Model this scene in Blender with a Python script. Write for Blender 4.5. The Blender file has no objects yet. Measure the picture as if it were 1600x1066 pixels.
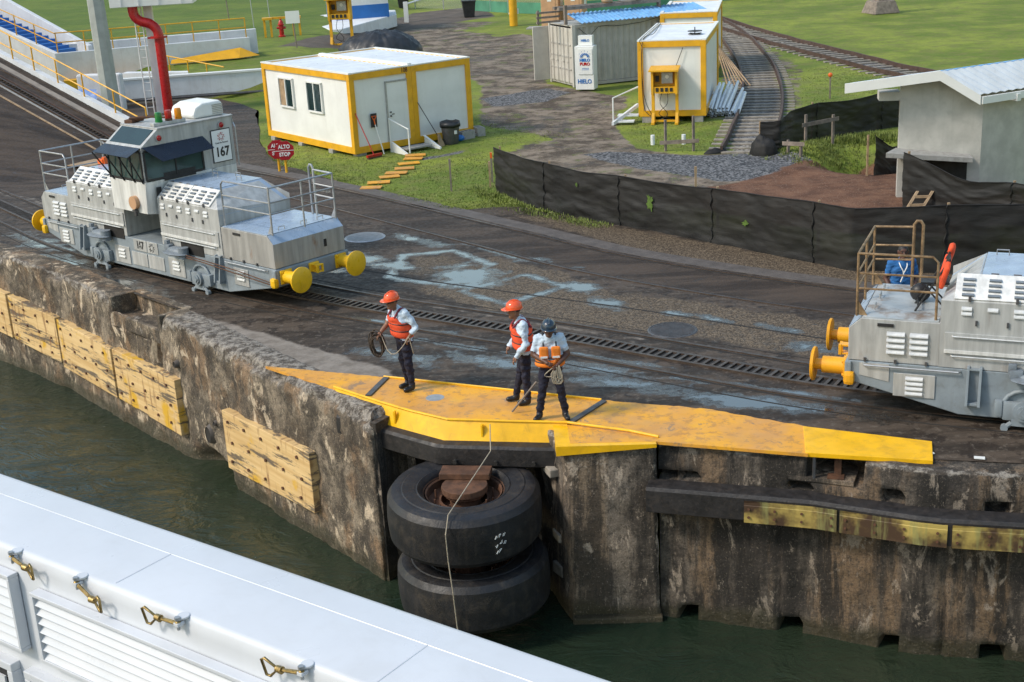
import bpy, bmesh, math, random
import numpy as np
from mathutils import Vector, Matrix, noise as mnoise
random.seed(7)
R = math.radians
scn = bpy.context.scene
COL = scn.collection

# ------------------------------------------------------------------ camera, sky, sun, exposure
cam_d = bpy.data.cameras.new('camera'); cam = bpy.data.objects.new('camera', cam_d); COL.objects.link(cam)
cam_d.sensor_width = 36.0; cam_d.lens = 46.95; cam_d.clip_start = 0.1; cam_d.clip_end = 3000
PITCH, ROLL, CAMH = 0.3238, -0.0542, 8.0433
fw = Vector((0, math.cos(PITCH), -math.sin(PITCH))); up0 = Vector((0, math.sin(PITCH), math.cos(PITCH))); rt0 = Vector((1, 0, 0))
rt = math.cos(ROLL)*rt0 + math.sin(ROLL)*up0; up = -math.sin(ROLL)*rt0 + math.cos(ROLL)*up0
cam.matrix_world = Matrix(((rt.x, up.x, -fw.x, 0), (rt.y, up.y, -fw.y, 0), (rt.z, up.z, -fw.z, CAMH), (0, 0, 0, 1)))
scn.camera = cam

SUN_EL, SUN_X, SUN_Y = 44.0, -0.90, -0.30
wd = bpy.data.worlds.new('World'); scn.world = wd; wd.use_nodes = True
nt = wd.node_tree; nt.nodes.clear()
sky = nt.nodes.new('ShaderNodeTexSky'); sky.sky_type = 'NISHITA'; sky.sun_disc = False
sky.sun_elevation = R(SUN_EL); sky.sun_rotation = math.atan2(SUN_X, SUN_Y)
sky.air_density = 1.9; sky.dust_density = 1.3; sky.ozone_density = 1.6
bg = nt.nodes.new('ShaderNodeBackground'); bg.inputs['Strength'].default_value = 0.15
wo = nt.nodes.new('ShaderNodeOutputWorld')
nt.links.new(sky.outputs[0], bg.inputs[0]); nt.links.new(bg.outputs[0], wo.inputs[0])
sun_d = bpy.data.lights.new('sun', 'SUN'); sun_d.energy = 2.1; sun_d.angle = R(10); sun_d.color = (1.0, 0.90, 0.77)
sun = bpy.data.objects.new('sun', sun_d); COL.objects.link(sun)
hl = math.hypot(SUN_X, SUN_Y); ce = math.cos(R(SUN_EL))
sv = Vector((SUN_X/hl*ce, SUN_Y/hl*ce, math.sin(R(SUN_EL))))
sun.rotation_euler = sv.to_track_quat('Z', 'Y').to_euler()
scn.view_settings.view_transform = 'Standard'; scn.view_settings.look = 'None'
scn.view_settings.exposure = 0.42; scn.view_settings.gamma = 1.0
scn.view_settings.use_curve_mapping = False

# ------------------------------------------------------------------ materials
class N:
    """tiny node-graph helper"""
    def __init__(s, name):
        s.m = bpy.data.materials.new(name); s.m.use_nodes = True
        s.t = s.m.node_tree; s.b = s.t.nodes['Principled BSDF']; s.out = s.t.nodes['Material Output']
        s.tc = s.t.nodes.new('ShaderNodeTexCoord'); s.geo = None
    def node(s, ty, **kw):
        n = s.t.nodes.new(ty)
        for k, v in kw.items(): setattr(n, k, v)
        return n
    def ln(s, a, b): s.t.links.new(a, b)
    def put(s, sock, v):
        if isinstance(v, bpy.types.NodeSocket): s.ln(v, sock)
        elif isinstance(v, (tuple, list)) and len(v) == 3 and sock.type == 'RGBA': sock.default_value = (*v, 1)
        else: sock.default_value = v
    def pos(s, scale=(1, 1, 1), world=False):
        if world:
            if not s.geo: s.geo = s.node('ShaderNodeNewGeometry')
            src = s.geo.outputs['Position']
        else: src = s.tc.outputs['Object']
        mp = s.node('ShaderNodeMapping'); mp.inputs['Scale'].default_value = scale
        s.ln(src, mp.inputs[0]); return mp.outputs[0]
    def noise(s, scale=5, detail=4, rough=.55, vec=None, dist=0):
        n = s.node('ShaderNodeTexNoise'); n.inputs['Scale'].default_value = scale; n.inputs['Detail'].default_value = detail
        n.inputs['Roughness'].default_value = rough; n.inputs['Distortion'].default_value = dist
        s.ln(vec if vec is not None else s.tc.outputs['Object'], n.inputs['Vector']); return n.outputs['Fac']
    def vor(s, scale=5, vec=None, feature='F1', out='Distance', rand=1):
        n = s.node('ShaderNodeTexVoronoi', feature=feature); n.inputs['Scale'].default_value = scale; n.inputs['Randomness'].default_value = rand
        s.ln(vec if vec is not None else s.tc.outputs['Object'], n.inputs['Vector']); return n.outputs[out]
    def ramp(s, fac, lo, hi, a=0., b=1., smooth=True):
        n = s.node('ShaderNodeMapRange', interpolation_type='SMOOTHSTEP' if smooth else 'LINEAR', clamp=True)
        s.put(n.inputs[0], fac); n.inputs[1].default_value = lo; n.inputs[2].default_value = hi
        n.inputs[3].default_value = a; n.inputs[4].default_value = b; return n.outputs[0]
    def mix(s, fac, a, b, mode='MIX'):
        n = s.node('ShaderNodeMix', data_type='RGBA', blend_type=mode, clamp_factor=True)
        s.put(n.inputs[0], fac); s.put(n.inputs[6], a); s.put(n.inputs[7], b); return n.outputs[2]
    def math(s, op, a, b=0., c=0.):
        n = s.node('ShaderNodeMath', operation=op); s.put(n.inputs[0], a); s.put(n.inputs[1], b); s.put(n.inputs[2], c); return n.outputs[0]
    def attr(s, name):
        n = s.node('ShaderNodeAttribute', attribute_name=name); return n.outputs['Fac']
    def sepz(s, vec, k='Z'):
        n = s.node('ShaderNodeSeparateXYZ'); s.ln(vec, n.inputs[0]); return n.outputs[k]
    def bump(s, h, strength=.3, dist=.02, prev=None):
        n = s.node('ShaderNodeBump'); n.inputs['Strength'].default_value = strength; n.inputs['Distance'].default_value = dist
        s.put(n.inputs['Height'], h)
        if prev is not None: s.ln(prev, n.inputs['Normal'])
        return n.outputs[0]
    def fin(s, col=None, rough=None, metal=None, nrm=None, spec=None, coat=None):
        if col is not None: s.put(s.b.inputs['Base Color'], col)
        if rough is not None: s.put(s.b.inputs['Roughness'], rough)
        if metal is not None: s.put(s.b.inputs['Metallic'], metal)
        if nrm is not None: s.ln(nrm, s.b.inputs['Normal'])
        if spec is not None: s.put(s.b.inputs['Specular IOR Level'], spec)
        if coat is not None: s.put(s.b.inputs['Coat Weight'], coat)
        return s.m

def sc(c, k): return tuple(min(1, x*k) for x in c)
def plain(name, c, rough=.6, var=.18, scale=4, bump=.15, bscale=60, metal=0, dirt=0, dirtc=(.09, .07, .05), streak=0, coat=None):
    n = N(name)
    col = n.mix(n.ramp(n.noise(scale, 5), .3, .7), sc(c, 1-var), sc(c, 1+var*.6))
    if dirt: col = n.mix(n.math('MULTIPLY', n.ramp(n.noise(scale*1.7, 6, .65, dist=.6), .48, .72), dirt), col, dirtc)
    if streak: col = n.mix(n.math('MULTIPLY', n.ramp(n.noise(1, 5, .6, vec=n.pos((9, 9, .7))), .5, .75), streak), col, dirtc)
    rg = n.ramp(n.noise(scale*2.3, 4), .25, .75, max(.03, rough-.12), min(1, rough+.12))
    nr = n.bump(n.noise(bscale, 4), bump, .01) if bump else None
    return n.fin(col, rg, metal, nr, coat=coat)
M = {}
M['yellow'] = plain('yellow_paint', (.72, .37, .012), .45, .12, 2, .1, 50, dirt=.25, dirtc=(.25, .14, .04))
M['loco_yellow'] = plain('buffer_yellow', (.80, .46, .01), .35, .08, 3, .08, 60, dirt=.22, dirtc=(.2, .12, .03))
M['loco_orange'] = plain('buffer_orange_yellow', (.80, .37, .012), .38, .08, 3, .08, 60, dirt=.2, dirtc=(.2, .1, .03))
M['white'] = plain('white_panel', (.74, .75, .73), .42, .06, 1.3, .04, 30, dirt=.10, dirtc=(.45, .42, .36), streak=.10)
M['roofwhite'] = plain('roof_sheet', (.70, .73, .76), .38, .10, 1.5, .05, 20, dirt=.3, dirtc=(.45, .45, .45))
M['ship'] = plain('ship_paint', (.57, .595, .635), .36, .05, .8, .12, 4, dirt=.22, dirtc=(.44, .44, .44), streak=.10)
M['brass'] = plain('brass', (.36, .26, .11), .42, .3, 14, .15, 80, metal=.9, dirt=.7, dirtc=(.09, .07, .03))
M['black'] = plain('black_plastic', (.018, .018, .02), .5, .3, 6, .1, 60)
M['darksteel'] = plain('dark_steel', (.10, .10, .105), .5, .25, 5, .15, 60, metal=.4, dirt=.4, dirtc=(.09, .05, .03))
M['galv'] = plain('galvanised', (.42, .43, .44), .42, .15, 8, .08, 60, metal=.6)
M['rustrail'] = plain('rusty_tube', (.30, .20, .11), .55, .4, 9, .15, 80, metal=.4, dirt=.6, dirtc=(.13, .06, .02))
M['rust'] = plain('rust', (.11, .05, .026), .8, .4, 6, .4, 60, dirt=.5, dirtc=(.05, .03, .02))
M['railsteel'] = plain('rail_steel', (.10, .075, .06), .42, .3, 4, .2, 50, metal=.5, dirt=.5, dirtc=(.10, .05, .03))
M['oldrail'] = plain('old_rail', (.075, .045, .035), .7, .3, 4, .3, 50, dirt=.4, dirtc=(.12, .06, .03))
M['sleeper'] = plain('sleeper_wood', (.27, .24, .20), .85, .35, 5, .5, 30, dirt=.3)
M['wood'] = plain('raw_wood', (.36, .25, .15), .75, .25, 5, .3, 40, dirt=.3, dirtc=(.15, .1, .06))
M['greywood'] = plain('weathered_wood', (.22, .18, .15), .8, .3, 5, .3, 40, dirt=.3)
M['tan'] = plain('tan_plastic', (.50, .29, .16), .55, .12, 3, .05, 30, dirt=.25, dirtc=(.3, .2, .12))
M['red'] = plain('red_paint', (.42, .015, .015), .3, .15, 3, .05, 30)
M['signred'] = plain('sign_red', (.38, .012, .02), .4, .1, 3, .03, 30)
M['signwhite'] = plain('sign_white', (.8, .8, .78), .45, .04, 3, 0, 30)
M['orange'] = plain('orange_plastic', (.75, .13, .02), .4, .12, 4, .1, 60)
M['vest'] = plain('life_vest_red_orange', (.78, .085, .025), .75, .14, 9, .25, 50, dirt=.12)
M['vest2'] = plain('life_vest_orange', (.82, .22, .02), .75, .14, 9, .25, 50, dirt=.12)
M['helmet'] = plain('orange_helmet', (.80, .10, .02), .25, .06, 4, .02, 30, coat=.4)
M['helmet2'] = plain('navy_helmet', (.012, .028, .05), .25, .1, 4, .02, 30, coat=.4)
M['shirt'] = plain('light_blue_shirt', (.50, .60, .70), .8, .12, 12, .5, 25, dirt=.1, dirtc=(.35, .42, .5))
M['bshirt'] = plain('blue_tee', (.02, .12, .33), .85, .15, 12, .4, 25)
M['trouser'] = plain('navy_trousers', (.008, .009, .026), .8, .3, 12, .5, 25)
M['shoe'] = plain('black_boot', (.012, .012, .014), .4, .2, 12, .2, 50)
M['skin'] = plain('skin', (.22, .105, .06), .5, .12, 14, .1, 60)
M['skin2'] = plain('dark_skin', (.10, .045, .03), .5, .12, 14, .1, 60)
M['hair'] = plain('black_hair', (.012, .01, .01), .6, .2, 20, .4, 90)
M['rope'] = plain('rope', (.42, .36, .27), .85, .25, 40, .6, 150)
M['darkrope'] = plain('dark_rope', (.07, .05, .035), .9, .4, 40, .6, 150)
M['visor'] = plain('navy_visor', (.010, .015, .028), .32, .2, 2, .03)
M['glassdark'] = plain('tinted_glass', (.012, .03, .03), .06, .2, 2, 0)
M['blue'] = plain('blue_paint', (.02, .15, .46), .5, .1, 2, .05, 30)
M['tarpblue'] = plain('blue_roof', (.16, .38, .68), .45, .2, 3, .1, 30, dirt=.3, dirtc=(.4, .5, .6))
M['contgrey'] = plain('container_grey', (.40, .38, .35), .5, .1, 2, .05, 30, dirt=.3, dirtc=(.25, .22, .19), streak=.3)
M['contdoor'] = plain('container_door', (.52, .49, .44), .5, .08, 2, .05, 30, dirt=.2, dirtc=(.3, .26, .22), streak=.2)
M['tarp'] = plain('black_tarp', (.022, .025, .03), .5, .3, 3, .3, 20)
M['pvc'] = plain('pvc_pipe', (.74, .76, .78), .4, .1, 6, .03, 30, dirt=.2, dirtc=(.3, .3, .3))
M['pole'] = plain('pole_concrete', (.36, .385, .36), .75, .12, 3, .2, 50, dirt=.2, dirtc=(.25, .25, .22), streak=.2)
M['wconc'] = plain('white_concrete', (.66, .68, .70), .7, .08, 1.5, .15, 30, dirt=.22, dirtc=(.40, .37, .33), streak=.2)
M['plaster'] = plain('grey_plaster', (.47, .455, .415), .85, .16, 1.8, .3, 25, dirt=.4, dirtc=(.33, .32, .29), streak=.25)
M['conc'] = plain('concrete_block', (.33, .32, .30), .9, .15, 6, .4, 40, dirt=.3)
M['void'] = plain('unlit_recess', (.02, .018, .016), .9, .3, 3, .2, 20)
M['bluegrey'] = plain('hood_top', (.34, .43, .55), .33, .12, 2.5, .06, 30, metal=.15, dirt=.45, dirtc=(.24, .30, .38))
M['frame_grey'] = plain('frame_grey', (.23, .27, .30), .5, .12, 3, .12, 40, dirt=.35, dirtc=(.13, .13, .12), streak=.25)
M['castgrey_louvre_shade'] = plain('cast_grey_louvre_shade', (.17, .20, .23), .5, .2, 8, .3, 50, dirt=.4, dirtc=(.06, .05, .045))
M['louver'] = plain('louver_bright', (.58, .59, .59), .4, .15, 6, 0, metal=.2, dirt=.3, dirtc=(.3, .28, .25))
M['wood_beam'] = plain('black_timber', (.020, .018, .018), .6, .4, 5, .5, 20, dirt=.4, dirtc=(.07, .055, .045))
M['rubber'] = plain('fender_rubber', (.012, .012, .014), .55, .4, 2.2, .5, 30, dirt=.55, dirtc=(.06, .048, .036), streak=.35)

def m_steel(name, c, rustamt):
    n = N(name)
    col = n.mix(n.ramp(n.noise(1, 5, .6, vec=n.pos((7, 7, .8))), .3, .7), sc(c, .78), sc(c, 1.14))
    col = n.mix(n.math('MULTIPLY', n.ramp(n.noise(2.2, 5, .6), .55, .8), .6), col, sc(c, .62))
    col = n.mix(n.math('MULTIPLY', n.ramp(n.noise(1.3, 6, .6, vec=n.pos((3, 3, 1.1))), .60, .78), rustamt), col, (.22, .10, .035))
    return n.fin(col, n.ramp(n.noise(6, 4), .2, .8, .38, .62), .22, n.bump(n.noise(3, 3), .06, .02))
M['steel'] = m_steel('stainless_panel', (.44, .445, .435), .3)
M['steelrust'] = m_steel('stained_steel', (.36, .35, .33), .8)
M['steelwhite'] = m_steel('bright_panel', (.70, .70, .68), .1)

def m_worndeck():
    n = N('worn_hood_top')
    col = n.mix(n.ramp(n.noise(2.5, 5), .3, .7), (.36, .40, .42), (.50, .52, .52))
    col = n.mix(n.ramp(n.noise(2.0, 6, .65), .5, .68), col, (.24, .17, .12))
    return n.fin(col, .5, .2, n.bump(n.noise(25, 3), .1, .01))
M['worndeck'] = m_worndeck()

def m_plywood():
    n = N('worn_yellow_board'); p = n.pos((1, 1, 1))
    info = n.node('ShaderNodeObjectInfo'); off = n.node('ShaderNodeVectorMath', operation='ADD')
    sh = n.node('ShaderNodeVectorMath', operation='SCALE'); sh.inputs[0].default_value = (31, 17, 11); n.ln(info.outputs['Random'], sh.inputs['Scale'])
    n.ln(p, off.inputs[0]); n.ln(sh.outputs[0], off.inputs[1]); q = off.outputs[0]
    def st(sx, sz):
        mp = n.node('ShaderNodeMapping'); mp.inputs['Scale'].default_value = (sx, 1, sz); mp.inputs['Rotation'].default_value = (0, .12, 0); n.ln(q, mp.inputs[0]); return mp.outputs[0]
    wood = n.mix(n.ramp(n.noise(1, 4, .6, vec=st(.5, 9)), .3, .7), (.54, .35, .145), (.70, .50, .245))
    col = n.mix(n.ramp(n.noise(1.1, 5, .6, vec=q), .56, .66), wood, (.62, .36, .03))
    col = n.mix(n.math('MULTIPLY', n.ramp(n.noise(1, 6, .75, vec=st(.55, 5)), .53, .585), .85), col, (.06, .055, .055))
    col = n.mix(n.math('MULTIPLY', n.ramp(n.noise(1, 5, .6, vec=st(6, .8)), .55, .66), .65), col, (.17, .06, .022))
    return n.fin(col, .6, 0, n.bump(n.noise(1, 4, .6, vec=st(1.2, 18)), .2, .01))
M['plywood'] = m_plywood()

def m_plate():
    n = N('stained_yellow_plate')
    col = n.mix(n.ramp(n.noise(.9, 5, .6), .40, .54), (.56, .42, .12), (.085, .05, .03))
    col = n.mix(n.ramp(n.noise(1, 5, .6, vec=n.pos((5, 5, .6))), .52, .72), col, (.33, .32, .12))
    return n.fin(col, .45, .2, n.bump(n.noise(30, 3), .1, .01))
M['plate'] = m_plate()

def m_apron():
    n = N('worn_yellow_apron'); w = n.pos((1, 1, 1), True)
    col = n.mix(n.ramp(n.noise(.9, 6, .6, vec=w), .36, .62), (.78, .37, .018), (.66, .31, .05))
    col = n.mix(n.math('MULTIPLY', n.ramp(n.noise(5, 7, .75, vec=w), .50, .60), .6), col, (.36, .18, .06))
    col = n.mix(n.math('MULTIPLY', n.ramp(n.noise(.6, 5, .6, vec=w), .50, .62), .45), col, (.46, .24, .09))
    col = n.mix(n.math('MULTIPLY', n.ramp(n.noise(2.4, 6, .7, vec=w, dist=1), .60, .66), .7), col, (.20, .15, .11))
    col = n.mix(n.math('MULTIPLY', n.ramp(n.noise(1.3, 3, .5, vec=w), .62, .72), .5), col, (.80, .44, .015))
    return n.fin(col, n.ramp(n.noise(3, 4, vec=w), .3, .7, .38, .68), 0, n.bump(n.noise(50, 4, vec=w), .25, .01))
M['apron'] = m_apron()
M['skirt'] = plain('bright_yellow_steel', (.86, .47, .006), .4, .12, 3, .15, 40, dirt=.35, dirtc=(.35, .18, .03))

def m_wall(name, c_dark, c_light, c_warm, dark=.5, vs=.16):
    n = N(name); w = n.pos((1, 1, 1), True); ve = n.pos((1.5, 1.5, vs), True); v2 = n.pos((3.6, 3.6, vs*2.2), True)
    z = n.sepz(w)
    col = n.mix(n.ramp(n.noise(1.3, 8, .68, vec=w), .40, .60), c_dark, c_light)
    col = n.mix(n.math('MULTIPLY', n.ramp(n.noise(1.0, 6, .6, vec=ve), .50, .60), .8), col, c_warm)
    col = n.mix(n.math('MULTIPLY', n.ramp(n.noise(1.3, 7, .7, vec=ve, dist=.4), .47, .56), dark), col, (.020, .017, .014))
    col = n.mix(n.math('MULTIPLY', n.ramp(n.noise(1.2, 7, .7, vec=v2), .50, .60), dark*.7), col, (.028, .024, .02))
    col = n.mix(n.math('MULTIPLY', n.ramp(n.noise(11, 8, .78, vec=w), .50, .60), .6), col, (.03, .026, .022))
    col = n.mix(n.math('MULTIPLY', n.ramp(n.noise(2.6, 8, .72, vec=n.pos((1, 1, .45), True), dist=.5), .56, .62), .8), col, sc(c_light, 2.3))
    # broken pale concrete near the coping (attribute follows the broken edge)
    at = n.attr('coping')
    pale = n.mix(n.ramp(n.noise(6, 9, .78, vec=w), .42, .58), (.075, .06, .047), (.36, .325, .28))
    col = n.mix(n.ramp(n.math('ADD', at, n.math('MULTIPLY', n.math('SUBTRACT', n.noise(2.5, 6, .7, vec=w), .5), 1.8)), .40, .60), col, pale)
    # algae and wet band at the water line
    wl = n.ramp(n.math('ADD', z, n.math('MULTIPLY', n.noise(2, 4, vec=w), .5)), -2.62, -2.36, 1, 0)
    col = n.mix(n.math('MULTIPLY', wl, .85), col, (.036, .032, .012))
    fine = n.noise(38, 6, .8, vec=w)
    col = n.mix(n.math('MULTIPLY', n.ramp(fine, .50, .58), .45), col, (.025, .021, .018))
    col = n.mix(n.math('MULTIPLY', n.ramp(n.noise(31, 5, .8, vec=n.pos((1, 1, .8), True)), .58, .64), .5), col, sc(c_light, 1.9))
    hb = n.noise(14, 9, .8, vec=w)
    nr = n.bump(n.noise(3, 7, .72, vec=w), .8, .10); nr = n.bump(hb, .9, .035, nr)
    return n.fin(col, n.math('SUBTRACT', .88, n.math('MULTIPLY', wl, .35)), 0, nr)
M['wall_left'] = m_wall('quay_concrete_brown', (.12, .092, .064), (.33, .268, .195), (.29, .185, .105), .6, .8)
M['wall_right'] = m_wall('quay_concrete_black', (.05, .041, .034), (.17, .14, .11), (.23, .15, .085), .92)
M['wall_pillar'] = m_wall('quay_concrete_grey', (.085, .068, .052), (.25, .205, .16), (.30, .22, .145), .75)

def m_deck():
    n = N('wet_quay_surface'); w = n.pos((1, 1, 1), True)
    wet = n.attr('wet'); grit = n.attr('grit'); pale = n.attr('pale'); asph = n.attr('asphalt')
    big = n.noise(.35, 5, .6, vec=w)
    # streaks run along the rails
    ang = n.node('ShaderNodeMapping'); ang.inputs['Rotation'].default_value = (0, 0, R(38)); ang.inputs['Scale'].default_value = (.35, 2.2, 1); n.ln(w, ang.inputs[0])
    stz = n.noise(.9, 6, .65, vec=ang.outputs[0])
    col = n.mix(n.ramp(stz, .40, .60), (.030, .022, .016), (.082, .061, .045))
    col = n.mix(n.ramp(n.noise(2.2, 7, .7, vec=w), .50, .60), col, (.026, .018, .013))
    col = n.mix(n.math('MULTIPLY', n.ramp(n.noise(7, 7, .75, vec=w), .54, .62), .6), col, (.15, .125, .10))
    col = n.mix(asph, col, n.mix(n.ramp(n.noise(.7, 6, .65, vec=ang.outputs[0]), .40, .60), (.034, .024, .017), (.074, .053, .038)))
    # old exposed aggregate: pale speckles in brown
    sp = n.vor(44, vec=w, out='Color'); spz = n.sepz(sp, 'X')
    agg = n.mix(n.ramp(spz, .45, .8), (.058, .042, .028), (.18, .136, .09))
    gm = n.ramp(n.math('ADD', grit, n.math('MULTIPLY', n.math('SUBTRACT', n.noise(1.6, 6, .65, vec=w), .5), 1.3)), .42, .66)
    col = n.mix(gm, col, agg)
    pm = n.ramp(n.math('ADD', pale, n.math('MULTIPLY', n.math('SUBTRACT', n.noise(1.8, 6, .65, vec=w), .5), .9)), .40, .64)
    col = n.mix(pm, col, n.mix(n.ramp(n.noise(2.5, 6, .7, vec=w), .3, .7), (.15, .125, .10), (.27, .235, .20)))
    # wet film / puddles
    wm_in = n.math('ADD', n.math('ADD', wet, n.math('MULTIPLY', n.math('SUBTRACT', n.noise(2.2, 8, .74, vec=w), .5), 1.35)), n.math('MULTIPLY', n.math('SUBTRACT', stz, .5), 1.1))
    film = n.ramp(wm_in, .26, .46); pud = n.ramp(wm_in, .44, .60)
    damp = n.ramp(wm_in, .18, .42)
    col = n.mix(n.math('MULTIPLY', damp, .5), col, (.016, .013, .011))
    col = n.mix(pud, col, (.035, .034, .033))
    rg = n.ramp(n.noise(9, 4, vec=w), .3, .7, .52, .82)
    rg = n.math('SUBTRACT', rg, n.math('MULTIPLY', film, .40)); 
    mx = n.node('ShaderNodeMix', data_type='FLOAT'); n.ln(pud, mx.inputs[0]); n.ln(rg, mx.inputs[2]); mx.inputs[3].default_value = .03
    h = n.math('MULTIPLY', n.noise(22, 7, .7, vec=w), n.math('SUBTRACT', 1., pud))
    nr = n.bump(n.math('MULTIPLY', n.noise(3, 5, .6, vec=w), n.math('SUBTRACT', 1., pud)), .35, .03)
    nr = n.bump(h, .45, .012, nr)
    n.b.inputs['Coat Roughness'].default_value = .04; n.b.inputs['Coat IOR'].default_value = 1.6
    return n.fin(col, mx.outputs[0], 0, nr, n.math('ADD', .30, n.math('MULTIPLY', film, .7)), n.math('MULTIPLY', n.math('MAXIMUM', pud, n.math('MULTIPLY', film, .35)), 1.0))
M['deck'] = m_deck()

def m_ground():
    n = N('lawn_and_dirt'); w = n.pos((1, 1, 1), True)
    dirt = n.attr('dirt'); grav = n.attr('gravel'); red = n.attr('redsoil'); road = n.attr('road'); dark = n.attr('bank')
    g = n.mix(n.ramp(n.noise(.22, 6, .65, vec=w), .40, .60), (.115, .165, .020), (.235, .275, .040))
    g = n.mix(n.math('MULTIPLY', n.ramp(n.noise(1.3, 7, .72, vec=w), .46, .60), .8), g, (.165, .175, .045))
    g = n.mix(n.math('MULTIPLY', n.ramp(n.noise(14, 5, .7, vec=w), .45, .7), .6), g, (.05, .085, .012))
    g = n.mix(n.math('MULTIPLY', dark, .55), g, (.055, .11, .018))
    def ed(a, amt=1.0, lo=.42, hi=.6, s=1.1): return n.ramp(n.math('ADD', a, n.math('MULTIPLY', n.math('SUBTRACT', n.noise(s, 7, .68, vec=w), .5), amt)), lo, hi)
    sp = n.sepz(n.vor(13, vec=w, out='Color'), 'X')
    soil = n.mix(n.ramp(n.noise(.8, 8, .75, vec=w), .42, .58), (.075, .056, .040), (.23, .185, .14))
    soil = n.mix(n.math('MULTIPLY', n.ramp(n.noise(.45, 6, .7, vec=w, dist=.8), .52, .60), .7), soil, (.075, .068, .062))
    soil = n.mix(n.math('MULTIPLY', n.ramp(n.noise(.9, 7, .72, vec=w), .56, .62), .75), soil, (.115, .135, .04))
    soil = n.mix(n.math('MULTIPLY', n.ramp(n.noise(24, 5, .8, vec=w), .60, .66), .8), soil, (.42, .38, .31))
    col = n.mix(ed(dirt, 1.25), g, soil)
    col = n.mix(n.ramp(n.attr('ballast'), .3, .6), col, n.mix(n.ramp(n.sepz(n.vor(15, vec=w, out='Color'), 'Y'), .2, .9), (.05, .045, .038), (.34, .31, .27)))
    gr = n.mix(n.ramp(n.sepz(n.vor(17, vec=w, out='Color'), 'Y'), .2, .9), (.04, .042, .046), (.19, .19, .195))
    col = n.mix(ed(grav, .8), col, gr)
    rs = n.mix(n.ramp(n.noise(1.4, 6, .65, vec=w), .3, .7), (.085, .038, .022), (.19, .095, .055))
    rs = n.mix(n.math('MULTIPLY', n.ramp(n.noise(20, 5, .8, vec=w), .59, .64), .85), rs, (.40, .31, .23))
    col = n.mix(ed(red, .9), col, rs)
    col = n.mix(ed(road, .5, .42, .56), col, n.mix(n.ramp(n.noise(.8, 5, .6, vec=w), .3, .7), (.085, .07, .058), (.13, .108, .09)))
    nr = n.bump(n.noise(1.2, 5, .6, vec=w), .5, .15); nr = n.bump(n.noise(18, 6, .7, vec=w), .6, .04, nr)
    return n.fin(col, .85, 0, nr, .25)
M['ground'] = m_ground()

def m_water():
    n = N('canal_water'); w = n.pos((1, 1, 1), True)
    col = n.mix(n.ramp(n.noise(.25, 4, vec=w), .3, .7), (.011, .022, .014), (.026, .036, .021))
    fleck = n.ramp(n.noise(7, 3, .5, vec=w), .735, .76)
    fm = n.math('MULTIPLY', fleck, n.ramp(n.noise(.3, 3, vec=w), .5, .65))
    col = n.mix(fm, col, (.35, .36, .30))
    wv = n.noise(1.1, 4, .6, vec=n.pos((1, 1.6, 1), True), dist=1.2)
    nr = n.bump(wv, .55, .16); nr = n.bump(n.noise(6.5, 4, .6, vec=w, dist=.6), .40, .035, nr)
    return n.fin(col, .09, 0, nr, .36)
M['water'] = m_water()

def m_mesh(name, c, cover):
    n = N(name)
    tr = n.node('ShaderNodeBsdfTransparent'); mx = n.node('ShaderNodeMixShader'); mx.inputs[0].default_value = cover
    n.fin(c, .6); n.ln(tr.outputs[0], mx.inputs[1]); n.ln(n.b.outputs[0], mx.inputs[2]); n.ln(mx.outputs[0], n.out.inputs[0])
    return n.m
M['chainlink'] = m_mesh('chain_link_mesh', (.35, .36, .36), .22)
def m_silt():
    n = N('black_silt_cloth'); 
    col = n.mix(n.ramp(n.noise(1.2, 6, .65), .35, .7), (.010, .0097, .0095), (.018, .017, .0155))
    tr = n.node('ShaderNodeBsdfTransparent'); mx = n.node('ShaderNodeMixShader')
    n.put(mx.inputs[0], n.ramp(n.noise(1.0, 4), .3, .7, .96, 1.0))
    n.fin(col, .68, 0, n.bump(n.noise(1.6, 5, .6, vec=n.pos((1, 1, 3.2)), dist=.8), .3, .06), .4)
    n.ln(tr.outputs[0], mx.inputs[1]); n.ln(n.b.outputs[0], mx.inputs[2]); n.ln(mx.outputs[0], n.out.inputs[0]); return n.m
M['silt'] = m_silt()
def m_emit_lens(name, c):
    n = N(name); n.fin(c, .2); n.b.inputs['Transmission Weight'].default_value = .25; return n.m
M['lens_green'] = m_emit_lens('green_lens', (.01, .22, .05)); M['lens_red'] = m_emit_lens('red_lens', (.45, .01, .01)); M['lens_amber'] = m_emit_lens('amber_lens', (.75, .28, .01))
M['leaf'] = plain('grass_blades', (.165, .205, .04), .7, .3, 6, 0)
M['clear'] = plain('pane_glass', (.05, .09, .085), .05, .3, 1.5, 0)

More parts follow.
